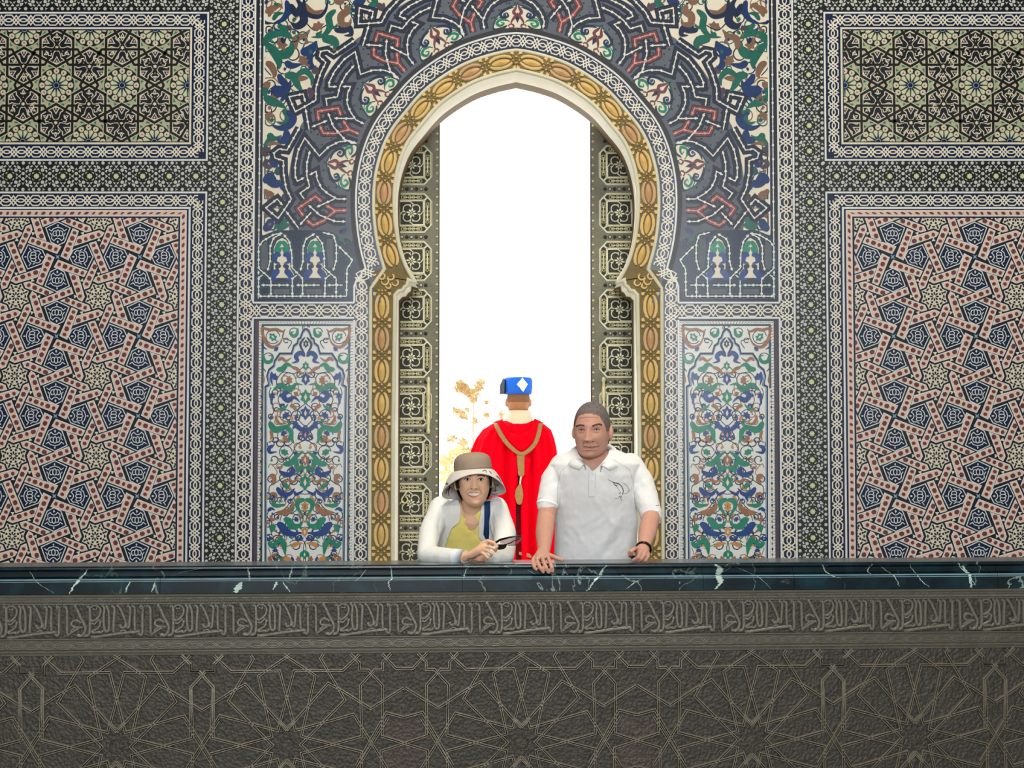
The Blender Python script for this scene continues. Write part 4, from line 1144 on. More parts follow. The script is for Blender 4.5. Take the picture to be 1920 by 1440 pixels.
# ------------------------------------------------------------------ door leaves of embossed bronze
mat('bronze', C(112, 110, 94), 0.45, 0.2, 12, 0.3, 150, 0.35); mat('bronze_dark', C(62, 64, 56), 0.55, 0.2, 20, 0.4, 160, 0.3)
mat('bronze_light', C(190, 186, 158), 0.4, 0.12, 10, 0.1, 80, 0.3); mat('bronze_gold', C(214, 204, 160), 0.4, 0.12, 10, 0.1, 80, 0.3)
mat('dark_wood', C(70, 56, 40), 0.6, 0.2)
YD = YW + DEP2 + 0.05
KD = (YD - CAM.y) / F * 1.0
def door_unit(b):
    """one embossed field, drawn about its centre in door units (photo pixels)"""
    L = lambda pts, w=2.6, m='bronze_light', h=1.6, cl=False: b.moulding(pts, [(-w / 2, 0.3), (-w / 4, h), (w / 4, h), (w / 2, 0.3)], m, cl)
    b.poly([(-23, -22), (23, -22), (23, 22), (-23, 22)], 'bronze_dark', 0.35)
    # frame knotted with a quatrefoil
    for k in range(4):
        c, s_ = round(math.cos(k * PI / 2)), round(math.sin(k * PI / 2))
        R = lambda pts: [(x * c - y * s_, x * s_ + y * c) for x, y in pts]
        L(R([(23, 0.5), (23, 22), (3, 22), (-3, 17), (-4, 14.5)])); L(R([(23, -0.5), (23, -22), (22.9, -22.1)]))
        arc = [(8.6 + 8.2 * math.cos(t), 8.6 + 8.2 * math.sin(t)) for t in [PI * 1.02 - i * (PI * 1.54) / 9 for i in range(10)]]
        arc = [(3, 17)] + [(8.2 + 7.6 * math.cos(a), 8.2 + 7.6 * math.sin(a)) for a in [PI * 0.86 - i * PI * 1.22 / 9 for i in range(10)]] + [(17, 3)]
        L(R(arc))
        # cartouches
        L(R([(-29, 30), (-24, 35.5), (24, 35.5), (29, 30), (24, 24.8), (-24, 24.8)]), 2.0, 'bronze_light', 1.3, True)
        b.poly(R([(-27, 30), (-23, 34), (23, 34), (27, 30), (23, 26.2), (-23, 26.2)]), 'bronze_dark', 0.35)
        for x in (-17, -12, -3.4, 3.4, 12, 17):
            b.moulding(R([(x + 2.4 * math.cos(t), 30 + 3.0 * math.sin(t)) for t in [i * PI / 4 for i in range(8)]]), [(-.8, .4), (0, 1.4), (.8, .4)], 'bronze_gold', True)
        b.poly(R([(-15, 29.4), (15, 29.4), (15, 30.6), (-15, 30.6)]), 'bronze_gold', 0.9)
    for i in range(8):
        a = i * PI / 4 + 0.2
        c, s_ = math.cos(a), math.sin(a); l = 11 if i % 2 == 0 else 9
        b.poly([(2 * c, 2 * s_), (l * .6 * c - 1.8 * s_, l * .6 * s_ + 1.8 * c), (l * c, l * s_), (l * .6 * c + 1.8 * s_, l * .6 * s_ - 1.8 * c)], 'bronze_light', 1.3)
    b.dome((0, 0), 2.2, 'bronze_gold', 1.8)
    L([(-38, -22), (-24, -37.5), (24, -37.5), (38, -22), (38, 22), (24, 37.5), (-24, 37.5), (-38, 22)], 2.2, 'bronze_light', 1.4, True)
    for x in (-27, -18, -9, 0, 9, 18, 27):
        b.dome((x, 45.6), 2.9, 'bronze_dark' if abs(x) % 18 else 'bronze_light', 2.2, 8, 0.2)
        b.disc((x, 45.6), 3.9, 'bronze_dark', 0.5, 0, 8)
unit_mesh = None
for sx, idx, cxp in ((-1, 1, 771.2), (1, 2, 1162.0)):
    pc = pp(cxp, 580, YD)
    dfr = lambda u, v, h, pc=pc: (pc.x + u * KD, YD - h * KD, pc.z - v * KD)
    b = MB(dfr)
    edge = 51 if sx < 0 else -53
    top = -400; bot = (pc.z - 0.02) / KD
    x0, x1 = (-60, edge) if sx < 0 else (edge, 60)
    b.raw([dfr(x, v, h) for x in (x0, x1) for v in (top, bot) for h in (0, -16)], [(0, 1, 3, 2), (4, 6, 7, 5), (0, 4, 5, 1), (2, 3, 7, 6), (0, 2, 6, 4), (1, 5, 7, 3)], 'bronze')
    door = b.build('door_%d' % idx, None, 'structure', ('left' if sx < 0 else 'right') + ' embossed bronze door leaf seen through the arch')
    b = MB(dfr)
    xe = edge - 3 * (1 if sx < 0 else -1)
    for i in range(52): b.dome((xe, top + 6 + i * 15.1), 2.5, 'bronze_gold', 2.4, 8)
    b.build('stud_row', door)
    b = MB(dfr)
    e2 = edge + (0.8 if sx < 0 else -0.8)
    b.raw([dfr(x, v, h) for x in (e2 - .8, e2 + .8) for v in (top, bot) for h in (0.5, -16)], [(0, 1, 3, 2), (4, 6, 7, 5), (0, 4, 5, 1), (2, 3, 7, 6), (0, 2, 6, 4), (1, 5, 7, 3)], 'dark_wood')
    b.build('door_edge', door)
    zero = lambda u, v, h: (u * KD, -h * KD, -v * KD)
    if unit_mesh is None:
        ub = MB(zero); door_unit(ub); o = ub.build('embossed_field', door); unit_mesh = o.data
        o.location = (pc.x, YD, pc.z + 4 * 91.2 * KD)
        ks = range(-3, 7)
    else: ks = range(-4, 7)
    for k in ks:
        o = D.objects.new('embossed_field', unit_mesh); COL.objects.link(o); o.parent = door; o.location = (pc.x, YD, pc.z - k * 91.2 * KD)
    # turned pull handle
    hx = (804 - 771.2) if sx < 0 else (1131 - 1162)
    zh0, zh1 = 711 - 580, 812 - 580
    prof = [(0, 4.2), (0.04, 5.0), (0.08, 3.0), (0.12, 3.6), (0.2, 4.6), (0.3, 5.2), (0.4, 3.2), (0.47, 2.6), (0.5, 4.4), (0.53, 2.6), (0.6, 3.2), (0.7, 5.2), (0.8, 4.6), (0.88, 3.6), (0.92, 3.0), (0.96, 5.0), (1, 4.2)]
    b = MB(dfr)
    b.tube([dfr(hx, zh0 + (zh1 - zh0) * t, 9) for t, r in prof], [r * KD * 0.8 for t, r in prof], 'bronze_gold', 10)
    for v in (zh0 + 4, zh1 - 4): b.tube([dfr(hx, v, 0), dfr(hx, v, 9)], 2.2 * KD, 'bronze_gold', 8)
    b.build('pull_handle', door)
    if sx < 0:
        b = MB(dfr)
        b.tube([dfr((760 - 771) + 5.5 * math.cos(t) , (938 - 580) + 6 * math.sin(t), 5) for t in [-1.2 + i * 0.5 for i in range(11)]] + [dfr(-6, 342, 5)], 1.5 * KD, 'bronze_gold', 8)
        b.build('door_hook', door)

# ------------------------------------------------------------------ balustrade: marble cap on a carved frieze
def marble(name, base, vein):
    m = D.materials.new(name); m.use_nodes = True; MATS[name] = m
    n = m.node_tree.nodes; l = m.node_tree.links; b = n['Principled BSDF']
    t = n.new('ShaderNodeTexCoord'); mp = n.new('ShaderNodeMapping'); mp.inputs['Rotation'].default_value = (0.3, 0.7, 0.4)
    l.new(t.outputs['Object'], mp.inputs[0])
    n1 = n.new('ShaderNodeTexNoise'); n1.inputs['Scale'].default_value = 4.0; n1.inputs['Detail'].default_value = 7; n1.inputs['Distortion'].default_value = 0.6
    l.new(mp.outputs[0], n1.inputs['Vector'])
    # thin veins where the noise crosses its middle value
    s1 = n.new('ShaderNodeMath'); s1.operation = 'SUBTRACT'; s1.inputs[1].default_value = 0.5; l.new(n1.outputs['Fac'], s1.inputs[0])
    a1 = n.new('ShaderNodeMath'); a1.operation = 'ABSOLUTE'; l.new(s1.outputs[0], a1.inputs[0])
    r1 = n.new('ShaderNodeMapRange'); r1.inputs['From Min'].default_value = 0.002; r1.inputs['From Max'].default_value = 0.007; r1.inputs['To Min'].default_value = 1; r1.inputs['To Max'].default_value = 0
    l.new(a1.outputs[0], r1.inputs['Value'])
    n2 = n.new('ShaderNodeTexNoise'); n2.inputs['Scale'].default_value = 1.7; n2.inputs['Detail'].default_value = 3; l.new(mp.outputs[0], n2.inputs['Vector'])
    r2 = n.new('ShaderNodeMapRange'); r2.inputs['From Min'].default_value = 0.40; r2.inputs['From Max'].default_value = 0.75; l.new(n2.outputs['Fac'], r2.inputs['Value'])
    mu = n.new('ShaderNodeMath'); mu.operation = 'MULTIPLY'; l.new(r1.outputs[0], mu.inputs[0]); l.new(r2.outputs[0], mu.inputs[1])
    n3 = n.new('ShaderNodeTexNoise'); n3.inputs['Scale'].default_value = 9; n3.inputs['Detail'].default_value = 5; l.new(mp.outputs[0], n3.inputs['Vector'])
    mxa = n.new('ShaderNodeMix'); mxa.data_type = 'RGBA'; mxa.inputs['A'].default_value = base; mxa.inputs['B'].default_value = C(15, 54, 64)
    r3 = n.new('ShaderNodeMapRange'); r3.inputs['From Min'].default_value = 0.45; r3.inputs['From Max'].default_value = 0.75; l.new(n3.outputs['Fac'], r3.inputs['Value']); l.new(r3.outputs[0], mxa.inputs['Factor'])
    mx = n.new('ShaderNodeMix'); mx.data_type = 'RGBA'; mx.inputs['B'].default_value = vein
    l.new(mxa.outputs['Result'], mx.inputs['A']); l.new(mu.outputs[0], mx.inputs['Factor'])
    l.new(mx.outputs['Result'], b.inputs['Base Color']); b.inputs['Roughness'].default_value = 0.2
    return m
marble('green_marble', C(6, 27, 36), C(176, 206, 196))
mat('marble_edge_highlight', C(120, 150, 160), 0.25, 0.2, 12)  # highlight along the cap's edge, painted in as a paler colour
mat('vein_white', C(190, 214, 204), 0.15, 0.15)
def carved(name, col, col2):
    m = mat(name, col, 0.55, 0.15, 16, 0.0, 60, 0.25, 0.5, col2)
    n = m.node_tree.nodes; l = m.node_tree.links; b = n['Principled BSDF']
    t = [q for q in n if q.type == 'TEX_COORD'][0]
    v = n.new('ShaderNodeTexVoronoi'); v.inputs['Scale'].default_value = 95; v.feature = 'SMOOTH_F1'
    nz = n.new('ShaderNodeTexNoise'); nz.inputs['Scale'].default_value = 30; nz.inputs['Detail'].default_value = 2
    mpx = n.new('ShaderNodeMix'); mpx.data_type = 'RGBA'; mpx.inputs['Factor'].default_value = 0.02
    l.new(t.outputs['Object'], nz.inputs['Vector']); l.new(t.outputs['Object'], mpx.inputs['A']); l.new(nz.outputs['Color'], mpx.inputs['B']); l.new(mpx.outputs['Result'], v.inputs['Vector'])
    bm = n.new('ShaderNodeBump'); bm.inputs['Strength'].default_value = 0.6; bm.inputs['Distance'].default_value = 0.008
    l.new(v.outputs['Distance'], bm.inputs['Height']); l.new(bm.outputs[0], b.inputs['Normal'])
    return m
carved('carved_ground', C(72, 68, 60), C(48, 45, 41)); carved('carved_rosy', C(82, 72, 66), C(56, 48, 46))
mat('carved_strap', C(134, 128, 115), 0.36, 0.12, 12, 0.1, 70, 0.5); mat('carved_letter', C(112, 110, 100), 0.42, 0.15, 12, 0.2, 70, 0.25)  # straps paler, ground darker: ridge highlights and shade put into the colours
mat('frieze', C(88, 85, 76), 0.5, 0.15, 12, 0.2, 60, 0.25)
YF = 0.0                         # front plane of the balustrade
KR = (YF - CAM.y) / F
ZR = pp(960, 1057, YF).z         # top of the cap at its front
rail = empty('balustrade', (0, 0, 0))
rail['kind'] = 'structure'; rail['label'] = 'carved bronze-coloured balustrade with a dark green marble cap'
def RVv(py): return (ZR - pp(960, py, YF).z) / KR
# slight turn of the parapet against the wall, as the photograph shows
rail.rotation_euler = (0, math.radians(-0.18), math.radians(3.5))
piv = Vector((0, YF, ZR))
rail.location = piv
def rail_frame(u, v, h): return ((u - 960) * KR, - h * KR, - v * KR)     # local to the pivot at the cap front edge
def slab(name, u0, u1):
    prof = [(175, 0), (2, 0), (-3, 0.8), (-6, 3), (-6.5, 5.5), (-4, 8), (0, 9), (2, 10), (3, 13), (3, 19), (1, 21.5), (-6, 22), (-9, 23.2), (-10, 25.5), (-10, 27.5), (-11.5, 28.5), (-11.5, 50.5), (-10, 51.5), (0, 52), (175, 52)]
    b = MB(rail_frame)
    n = len(prof)
    vs_ = [rail_frame(u, v, -h) for u in (u0 + .35, u1 - .35) for h, v in prof]
    fs = [(i, i + 1, n + i + 1, n + i) for i in range(n - 1)] + [tuple(range(n))[::-1], tuple(range(n, 2 * n)), (n - 1, 0, n, 2 * n - 1)]
    b.raw(vs_, fs, 'green_marble')
    for i in (12, 14): b.m[i] = b.mi('marble_edge_highlight')
    return b.build(name, rail)
cuts = [-420, -130, 311, 867, 1318, 1490, 1880, 2340]
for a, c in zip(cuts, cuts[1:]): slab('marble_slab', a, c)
# the big white veins that cross the cap (inlaid calcite, a hair proud)
b = MB(rail_frame)
def cap_h(v):
    tab = [(3, 6.2), (5.5, 6.7), (8, 4.2), (10, -1.8), (13, -2.8), (19, -2.8), (22, 6), (24, 9.5), (27.5, 10.2), (29, 11.7), (50, 11.7)]
    for (v0, h0), (v1, h1) in zip(tab, tab[1:]):
        if v <= v1: return h0 + (h1 - h0) * max(0, (v - v0) / (v1 - v0))
    return tab[-1][1]
def veinline(pts, w):
    c = catmull(pts, 8); L = []
    for i, (u, v) in enumerate(c):
        t = i / (len(c) - 1); u += random.uniform(-1.3, 1.3); ww = w * (0.5 + random.random()) * (0.4 + math.sin(PI * min(1, t * 1.1)) * .8) / 2
        L.append(((u - ww, v), (u + ww, v)))
    for (a, b_), (c_, d) in zip(L, L[1:]):
        b.raw([rail_frame(*a, cap_h(a[1]) + .25), rail_frame(*b_, cap_h(b_[1]) + .25), rail_frame(*d, cap_h(d[1]) + .25), rail_frame(*c_, cap_h(c_[1]) + .25)], [(0, 1, 2, 3)], 'vein_white')
for pts, w in (([(1137, 3), (1126, 20), (1112, 34), (1102, 49)], 4.5), ([(1342, 3), (1352, 12), (1348, 24), (1350, 38), (1340, 49)], 9), ([(877, 6), (872, 20), (868, 26)], 2), ([(178, 6), (165, 22), (152, 40), (146, 50)], 3.5), ([(470, 4), (473, 20), (474, 27)], 2), ([(460, 30), (452, 44), (450, 50)], 9),
               ([(733, 3), (736, 24), (730, 34), (734, 48)], 1.8), ([(553, 4), (548, 20), (547, 26)], 1.8), ([(525, 30), (518, 45)], 4), ([(535, 30), (548, 49)], 3), ([(1815, 8), (1825, 22), (1828, 49)], 5), ([(1806, 3), (1820, 20), (1835, 44)], 2.5), ([(1545, 5), (1560, 24), (1578, 30)], 2.5), ([(1660, 10), (1680, 26), (1690, 46)], 1.5), ([(1714, 6), (1732, 34), (1748, 48)], 1.5), ([(1200, 30), (1185, 38), (1172, 48)], 1.8), ([(256, 28), (248, 48)], 2.5), ([(302, 30), (296, 48)], 2.5), ([(340, 14), (370, 8), (384, 5)], 1.5), ([(990, 12), (1004, 20)], 1.2), ([(1640, 4), (1634, 18), (1640, 24)], 1.5), ([(18, 4), (8, 14), (0, 20)], 1.8), ([(70, 8), (90, 30), (120, 49)], .9), ([(1380, 8), (1420, 26), (1446, 48)], .9), ([(690, 8), (676, 24), (668, 30)], 1.2)):
    veinline(pts, w)
b.build('white_veins', rail, 'stuff')
UL, UR_ = -420, 2340
# metal fillet, rope, inscription ground
b = MB(rail_frame)
def moul(prof, m):        # profile (v, h) swept along the rail
    n = len(prof)
    vs_ = [rail_frame(u, v, h) for u in (UL, UR_) for v, h in prof]
    b.raw(vs_, [(i, i + 1, n + i + 1, n + i) for i in range(n - 1)], m)
v_rope = RVv(1121.5); v_i0 = RVv(1128); v_i1 = RVv(1190.5); v_f0 = RVv(1193); v_f1 = RVv(1214); v_p0 = RVv(1223)
v_pb = RVv(1440) + 260
moul([(52, 8), (56, 6), (58, 3), (v_rope - 5.2, 3), (v_rope - 4.8, 0), (v_rope + 4.8, 0), (v_rope + 5.2, 2), (v_i0, 2), (v_i0 + 1, -1.5)], 'carved_letter')
moul([(v_i0 + 1, -1.5), (v_i1 - 1, -1.5)], 'carved_ground')
moul([(v_i1 - 1, -1.5), (v_i1, 2.5), (v_i1 + 2, 3), (v_f0, 1.2), (v_f0 + 1.5, 0.6), (v_f1 - 3, 0.6), (v_f1 - 1.5, 1.5), (v_f1, 3.6), (v_f1 + 2, 3.8), (v_f1 + 3, 2.4), (v_f1 + 4.5, 2.4), (v_f1 + 5.5, 4), (v_p0 - 1, 4), (v_p0, -1.0)], 'frieze')
b.build('frieze_mouldings', rail)
b = MB(rail_frame)
b.raw([rail_frame(u, v, h) for u in (UL, UR_) for v, h in ((v_p0, -1), (v_pb, -1))], [(0, 1, 3, 2)], 'carved_ground')
b.raw([rail_frame(u, v, h) for u in (UL, UR_) for v, h in ((52, -100), (v_pb, -100))], [(0, 1, 3, 2)], 'carved_letter')
b.build('parapet_core', rail)
# twisted rope
b = MB(rail_frame); nst = 3; per = 17.0
for s_ in range(nst):
    pts = []; n = int((UR_ - UL) / 2.2)
    for i in range(n + 1):
        u = UL + i * 2.2; a = 2 * PI * (u / per + s_ / nst)
        pts.append((rail_frame(u, v_rope + 1.9 * math.cos(a), 2.6 + 1.9 * math.sin(a))))
    b.tube(pts, 2.0 * KR, 'carved_letter', 6)
b.build('rope_moulding', rail)
# inscription: one period traced, repeated along the frieze (zoom 4.8 to one, origin 780,1100)
def ZI(x, y): return (780 + x / 4.8, RVv(1100 + y / 4.8))
GLY = [
 ([(545, 150), (568, 165), (572, 250), (574, 385), (582, 408)], 4.6), ([(578, 405), (625, 372), (680, 338)], 4.2), ([(700, 335), (650, 335), (612, 318), (618, 285), (650, 272), (684, 290)], 4.0), ([(640, 335), (606, 370)], 3.5),
 ([(640, 148), (662, 185), (690, 250), (722, 310), (732, 350), (718, 395), (690, 412), (668, 404)], 4.8), ([(752, 150), (768, 165), (772, 280), (770, 370), (756, 405), (730, 410)], 4.8),
 ([(778, 162), (800, 142), (838, 148), (862, 178), (856, 225), (828, 262), (796, 280), (778, 268)], 4.0), ([(800, 172), (826, 178), (830, 162)], 2.6), ([(790, 300), (812, 306), (846, 272)], 3.4),
 ([(884, 148), (896, 170), (890, 250), (896, 340), (912, 372), (932, 366), (938, 330), (934, 200), (916, 150)], 4.4), ([(862, 290), (852, 330), (826, 352), (792, 372), (800, 384), (840, 378), (864, 384), (886, 366)], 4.0),
 ([(966, 150), (984, 168), (980, 260), (976, 370)], 4.6), ([(1014, 148), (1032, 168), (1060, 230), (1082, 296), (1074, 334), (1046, 340), (1036, 322)], 4.4), ([(1104, 150), (1122, 166), (1118, 250), (1112, 330), (1104, 340)], 4.4), ([(1144, 150), (1162, 166), (1160, 260), (1164, 358)], 4.4),
 ([(792, 420), (830, 420), (960, 402), (1080, 386), (1196, 376)], 4.6), ([(1214, 150), (1230, 166), (1228, 280), (1230, 380), (1216, 408), (1200, 396)], 4.6), ([(1042, 372), (1060, 362), (1080, 366)], 3.0), ([(480, 165), (500, 175), (520, 150)], 2.4), ([(1096, 305), (1088, 330), (1064, 345)], 3.2),
]
inscr = empty('inscription_frieze', (0, 0, 0), rail)
gmesh = None; PERI = 151.6
for k in range(-8, 10):
    if gmesh is None:
        b = MB(rail_frame)
        for pts, w in GLY:
            c = catmull([ZI(*p) for p in pts], 3); w *= 1.45
            b.moulding(c, [(-w / 2, -1.6), (-w * .42, 2.2), (-w * .2, 3.6), (w * .2, 3.6), (w * .42, 2.2), (w / 2, -1.6)], 'carved_letter')
            for e in (c[0], c[-1]): b.disc(e, w * .42, 'carved_letter', 1.2, -1.6, 8)
        o = b.build('phrase', inscr); gmesh = o.data
    else:
        o = D.objects.new('phrase', gmesh); COL.objects.link(o); o.parent = inscr
    o.location = (k * PERI * KR, 0, 0)
# elongated knot of the narrow frieze
b = MB(rail_frame); per = 29.3; vm = (v_f0 + v_f1) / 2 + .2
for i in range(int((UR_ - UL) / per)):
    u0 = UL + i * per
    for sg in (1, -1):
        for a, w_ in ((6.0, 1.5), (2.6, 1.3)):
            d = per * 0.5 * (0.42 if a > 4 else 0.5)
            pts = [(u0 - d, vm + sg * a), (u0 + d, vm + sg * a), (u0 + per - d, vm - sg * a)] if a > 4 else [(u0 - d * .8, vm + sg * a), (u0 + d * .8, vm + sg * a), (u0 + per * .5 + 2.5, vm - sg * 5.2)]
            b.moulding(pts, [(-w_ / 2, .5), (-w_ / 4, 3.0), (w_ / 4, 3.0), (w_ / 2, .5)], 'carved_strap')
b.build('knot_frieze', rail, 'stuff')
# star tracery
SPROF = [(-3.4, -1.0), (-3.0, 5.0), (-2.2, 7.0), (-1.1, 7.0), (0, -0.5), (1.1, 7.0), (2.2, 7.0), (3.0, 5.0), (3.4, -1.0)]
HALF_T = [
 [(121.4, 152), (100.3, 132.4), (13, 133), (-15.9, 25.8), (-120.2, 53.9), (-182, -45)],
 [(-14.5, 168), (51, 124.2), (26.5, 15.2), (135.5, -14.1), (133, -105), (158, -133)],
 [(51, -124), (26.5, -15.2), (135.5, 14.1), (132.5, 105), (158, 133), (173, 133), (173, 147), (186, 160), (196, 170)],
 [(105, 172), (131, 146), (131, 133), (147, 133), (172.5, 105), (172.5, 14)],
 [(72, 172), (60.5, 154.7), (105, 79.7), (25.3, 0), (105, -79.7)],
 [(-14.5, 44.5), (1.9, 28), (74.5, 110), (100, 96), (152, 63)],
 [(121.4, 152), (131, 162)],
]
HALF_B = [[(121.4, -152), (100.3, -132.4), (13, -133), (-15.9, -25.8), (-120.2, -53.9), (-182, 45)], [(-14.5, -44.5), (1.9, -28), (74.5, -110), (100, -96), (152, -63)],
          [(-14.5, -168), (51, -124.2)]]
def tracery(mbx, cu, cv, sx, pts_list, lim=None):
    for pts in pts_list:
        q = [(cu + sx * x * TS, cv - y * TS) for x, y in pts]
        # keep below the frieze
        out = []
        for i, p in enumerate(q):
            if p[1] >= v_p0 - .5: 
                if i and q[i - 1][1] < v_p0 - .5:
                    a = q[i - 1]; t = (v_p0 - .5 - a[1]) / (p[1] - a[1]); out.append((a[0] + t * (p[0] - a[0]), v_p0 - .5))
                out.append(p)
            elif i and q[i - 1][1] >= v_p0 - .5:
                a = q[i - 1]; t = (v_p0 - .5 - a[1]) / (p[1] - a[1]); out.append((a[0] + t * (p[0] - a[0]), v_p0 - .5))
        if len(out) > 1: mbx.moulding(out, SPROF, 'carved_strap')
v_star = RVv(1391)
stars_u = [960 + q for q in (-1345.7, -1036.3, -726.6, -416.9, 16, 448.1, 757.8, 1067.5)]
TS = 1.0187
for su in stars_u:
    b = MB(rail_frame)
    for sx in (1, -1):
        tracery(b, su, v_star, sx, HALF_T + HALF_B)
    for i in range(12):
        a = PI / 12 + i * PI / 6
    b.poly([(su + (25, 19)[i % 2] * math.cos(i * PI / 12), v_star + (25, 19)[i % 2] * math.sin(i * PI / 12)) for i in range(24)], 'carved_ground', 1.2, -1)
    for i in range(12):
        a = i * PI / 6 + .1; b.dome((su + 12 * math.cos(a), v_star + 12 * math.sin(a)), 2.6, 'carved_ground', 1.6, 6, 1.2)
    b.build('star_tracery', rail)
for ux in (960 - 200.6, 960 + 231.9):
    b = MB(rail_frame)
    for sx in (1, -1):
        for pts in ([(0, 47), (33, 56), (88, -40)], [(0, 101), (62, 63)], [(0, 135), (15, 135), (45, 167)], [(42, 14), (-42, -13), (-42, -100)], [(0, -47), (33, -56)]):
            tracery(b, ux, v_star, sx, [pts])
    q = [(ux - 40, v_star - 50), (ux, v_star - 42), (ux + 40, v_star - 50), (ux + 42, v_star - 16), (ux, v_star - 2), (ux - 42, v_star - 16)]
    b.poly(q, 'carved_rosy', 0.1, -1.0)
    q = [(ux - 42, v_star + 16), (ux, v_star + 2), (ux + 42, v_star + 16), (ux + 42, v_star + 90), (ux - 42, v_star + 90)]
    b.poly(q, 'carved_rosy', 0.1, -1.0)
    b.build('linking_tracery', rail)

# ------------------------------------------------------------------ gallery floor, hall shell, outdoors
mat('floor_marble', C(176, 172, 160), 0.25, 0.1, 3); mat('hall_wall', C(150, 140, 120), 0.7, 0.1, 3); mat('ceiling_wood', C(84, 58, 36), 0.6, 0.2, 4)
mat('paving', C(236, 232, 222), 0.8, 0.05, 2)
def boxobj(name, dims, m, kind='structure', label=None):
    b = MB(); b.box(*dims, m); return b.build(name, None, kind, label)
boxobj('floor', (-7, 7, 0.25, YW + 1.2, -0.3, 0.0), 'floor_marble', 'structure', 'pale marble gallery floor behind the balustrade')
boxobj('wall_left', (-7.3, -7, -15.0, YW, -4, 8), 'hall_wall'); boxobj('wall_right', (7, 7.3, -15.0, YW, -4, 8), 'hall_wall')
boxobj('wall_front', (-7.3, 7.3, -15.3, -15.0, -4, 8), 'hall_wall'); boxobj('ceiling', (-7.3, 7.3, -15.3, YW + .5, 7.6, 7.9), 'ceiling_wood')
boxobj('hall_floor', (-7.3, 7.3, -15.3, 0.3, -4.3, -4.0), 'floor_marble')
boxobj('terrace', (-40, 40, YW + 1.2, 90, -0.35, -0.02), 'paving', 'structure', 'sunlit white stone terrace outside the door')
# ------------------------------------------------------------------ people
from mathutils.bvhtree import BVHTree
mat('skin_man', C(204, 154, 134), 0.5, 0.06, 30, 0.05, 120, 0, 0.35, None, 0.12)
mat('skin_woman', C(236, 190, 158), 0.45, 0.05, 30, 0.03, 120, 0, 0.35, None, 0.12)
mat('skin_guard', C(150, 102, 70), 0.5, 0.08, 30, 0.0, 60, 0, 0.3)
mat('hair_grey', C(122, 114, 112), 0.7, 0.35, 120, 0.4, 300); mat('hair_black', C(18, 15, 16), 0.45, 0.2, 80, 0.3, 200)
mat('brow_dark', C(74, 58, 54), 0.7, 0.1); mat('lip_man', C(188, 126, 116), 0.5, 0.1); mat('lip_woman', C(196, 122, 112), 0.4, 0.08)
mat('eye_white', C(220, 214, 206), 0.3, 0.03); mat('iris', C(30, 20, 16), 0.2, 0.1); mat('teeth', C(236, 230, 222), 0.3, 0.03); mat('nostril', C(92, 52, 46), 0.7, 0.1)
mat('skin_crease', C(158, 108, 94), 0.6, 0.05)
mat('polo_white', C(236, 238, 238), 0.85, 0.03, 30, 0.12, 350); mat('cardigan_white', C(234, 236, 232), 0.9, 0.04, 40, 0.2, 300)
mat('cuff_white', C(228, 238, 244), 0.9, 0.03); mat('yellow_knit', C(248, 230, 130), 0.85, 0.06, 20, 0.15, 300); mat('print_ink', C(66, 66, 76), 0.7, 0.1); mat('button', C(226, 228, 226), 0.35, 0.03)
mat('trouser_beige', C(150, 136, 112), 0.85, 0.1); mat('trouser_navy', C(34, 40, 58), 0.85, 0.1); mat('shoe_brown', C(70, 48, 34), 0.5, 0.1)
mat('hat_taupe', C(164, 146, 128), 0.9, 0.06, 40, 0.25, 300); mat('hat_white', C(222, 216, 210), 0.9, 0.05, 40, 0.2, 300); mat('hat_print', C(96, 66, 74), 0.85, 0.2)
mat('strap_navy', C(22, 56, 104), 0.6, 0.1, 60, 0.2, 300); mat('black_plastic', C(14, 14, 17), 0.25, 0.1); mat('ring_gold', C(226, 200, 140), 0.25, 0.05, 10, 0, 60, 0.9)
mat('cape_red', C(196, 0, 20), 0.9, 0.05, 5, 0, 40, 0, 0.03); mat('gown_dark', C(120, 6, 20), 0.8, 0.1); mat('gold_braid', C(140, 106, 62), 0.6, 0.2, 80, 0.3, 300); mat('scarf_white', C(186, 174, 150), 0.85, 0.04)
mat('felt_blue', C(9, 86, 190), 0.8, 0.08, 20, 0.15, 200); mat('felt_grey', C(66, 70, 80), 0.8, 0.1); mat('badge_white', C(240, 238, 228), 0.6, 0.03); mat('badge_gold', C(206, 186, 142), 0.5, 0.1)

def P3(px, py, Y): return pp(px, py, Y)
def w2p(v):
    d = Vector(v) - CAM; q = d.dot(fwd)
    return (960 + F * d.x / q, 720 - F * d.dot(upv) / q)
def adopt(o, root):
    o.parent = root; o.matrix_parent_inverse = Matrix.Translation(-root.location)
    return o
def fuse(mb, name, root, voxel, m, smooth=4, factor=0.5, fn=None):
    """union of overlapping closed shapes as one continuous skin"""
    o = mb.build('tmp_shape')
    md = o.modifiers.new('r', 'REMESH'); md.mode = 'VOXEL'; md.voxel_size = voxel; md.use_smooth_shade = True
    sm = o.modifiers.new('s', 'SMOOTH'); sm.iterations = smooth; sm.factor = factor
    dg = bpy.context.evaluated_depsgraph_get(); dg.update()
    me = D.meshes.new_from_object(o.evaluated_get(dg), depsgraph=dg)
    old = o.data; D.objects.remove(o); D.meshes.remove(old)
    me.name = name; me.materials.clear(); me.materials.append(MATS[m])
    if fn:
        n = len(me.vertices); me.update()
        nor = [v.normal.copy() for v in me.vertices]
        for v, nn in zip(me.vertices, nor): v.co = fn(v.co, nn)
    me.polygons.foreach_set('use_smooth', [True] * len(me.polygons))
    me.polygons.foreach_set('material_index', [0] * len(me.polygons)); me.update()
    q = D.objects.new(name, me); COL.objects.link(q)
    if root: adopt(q, root)
    return q
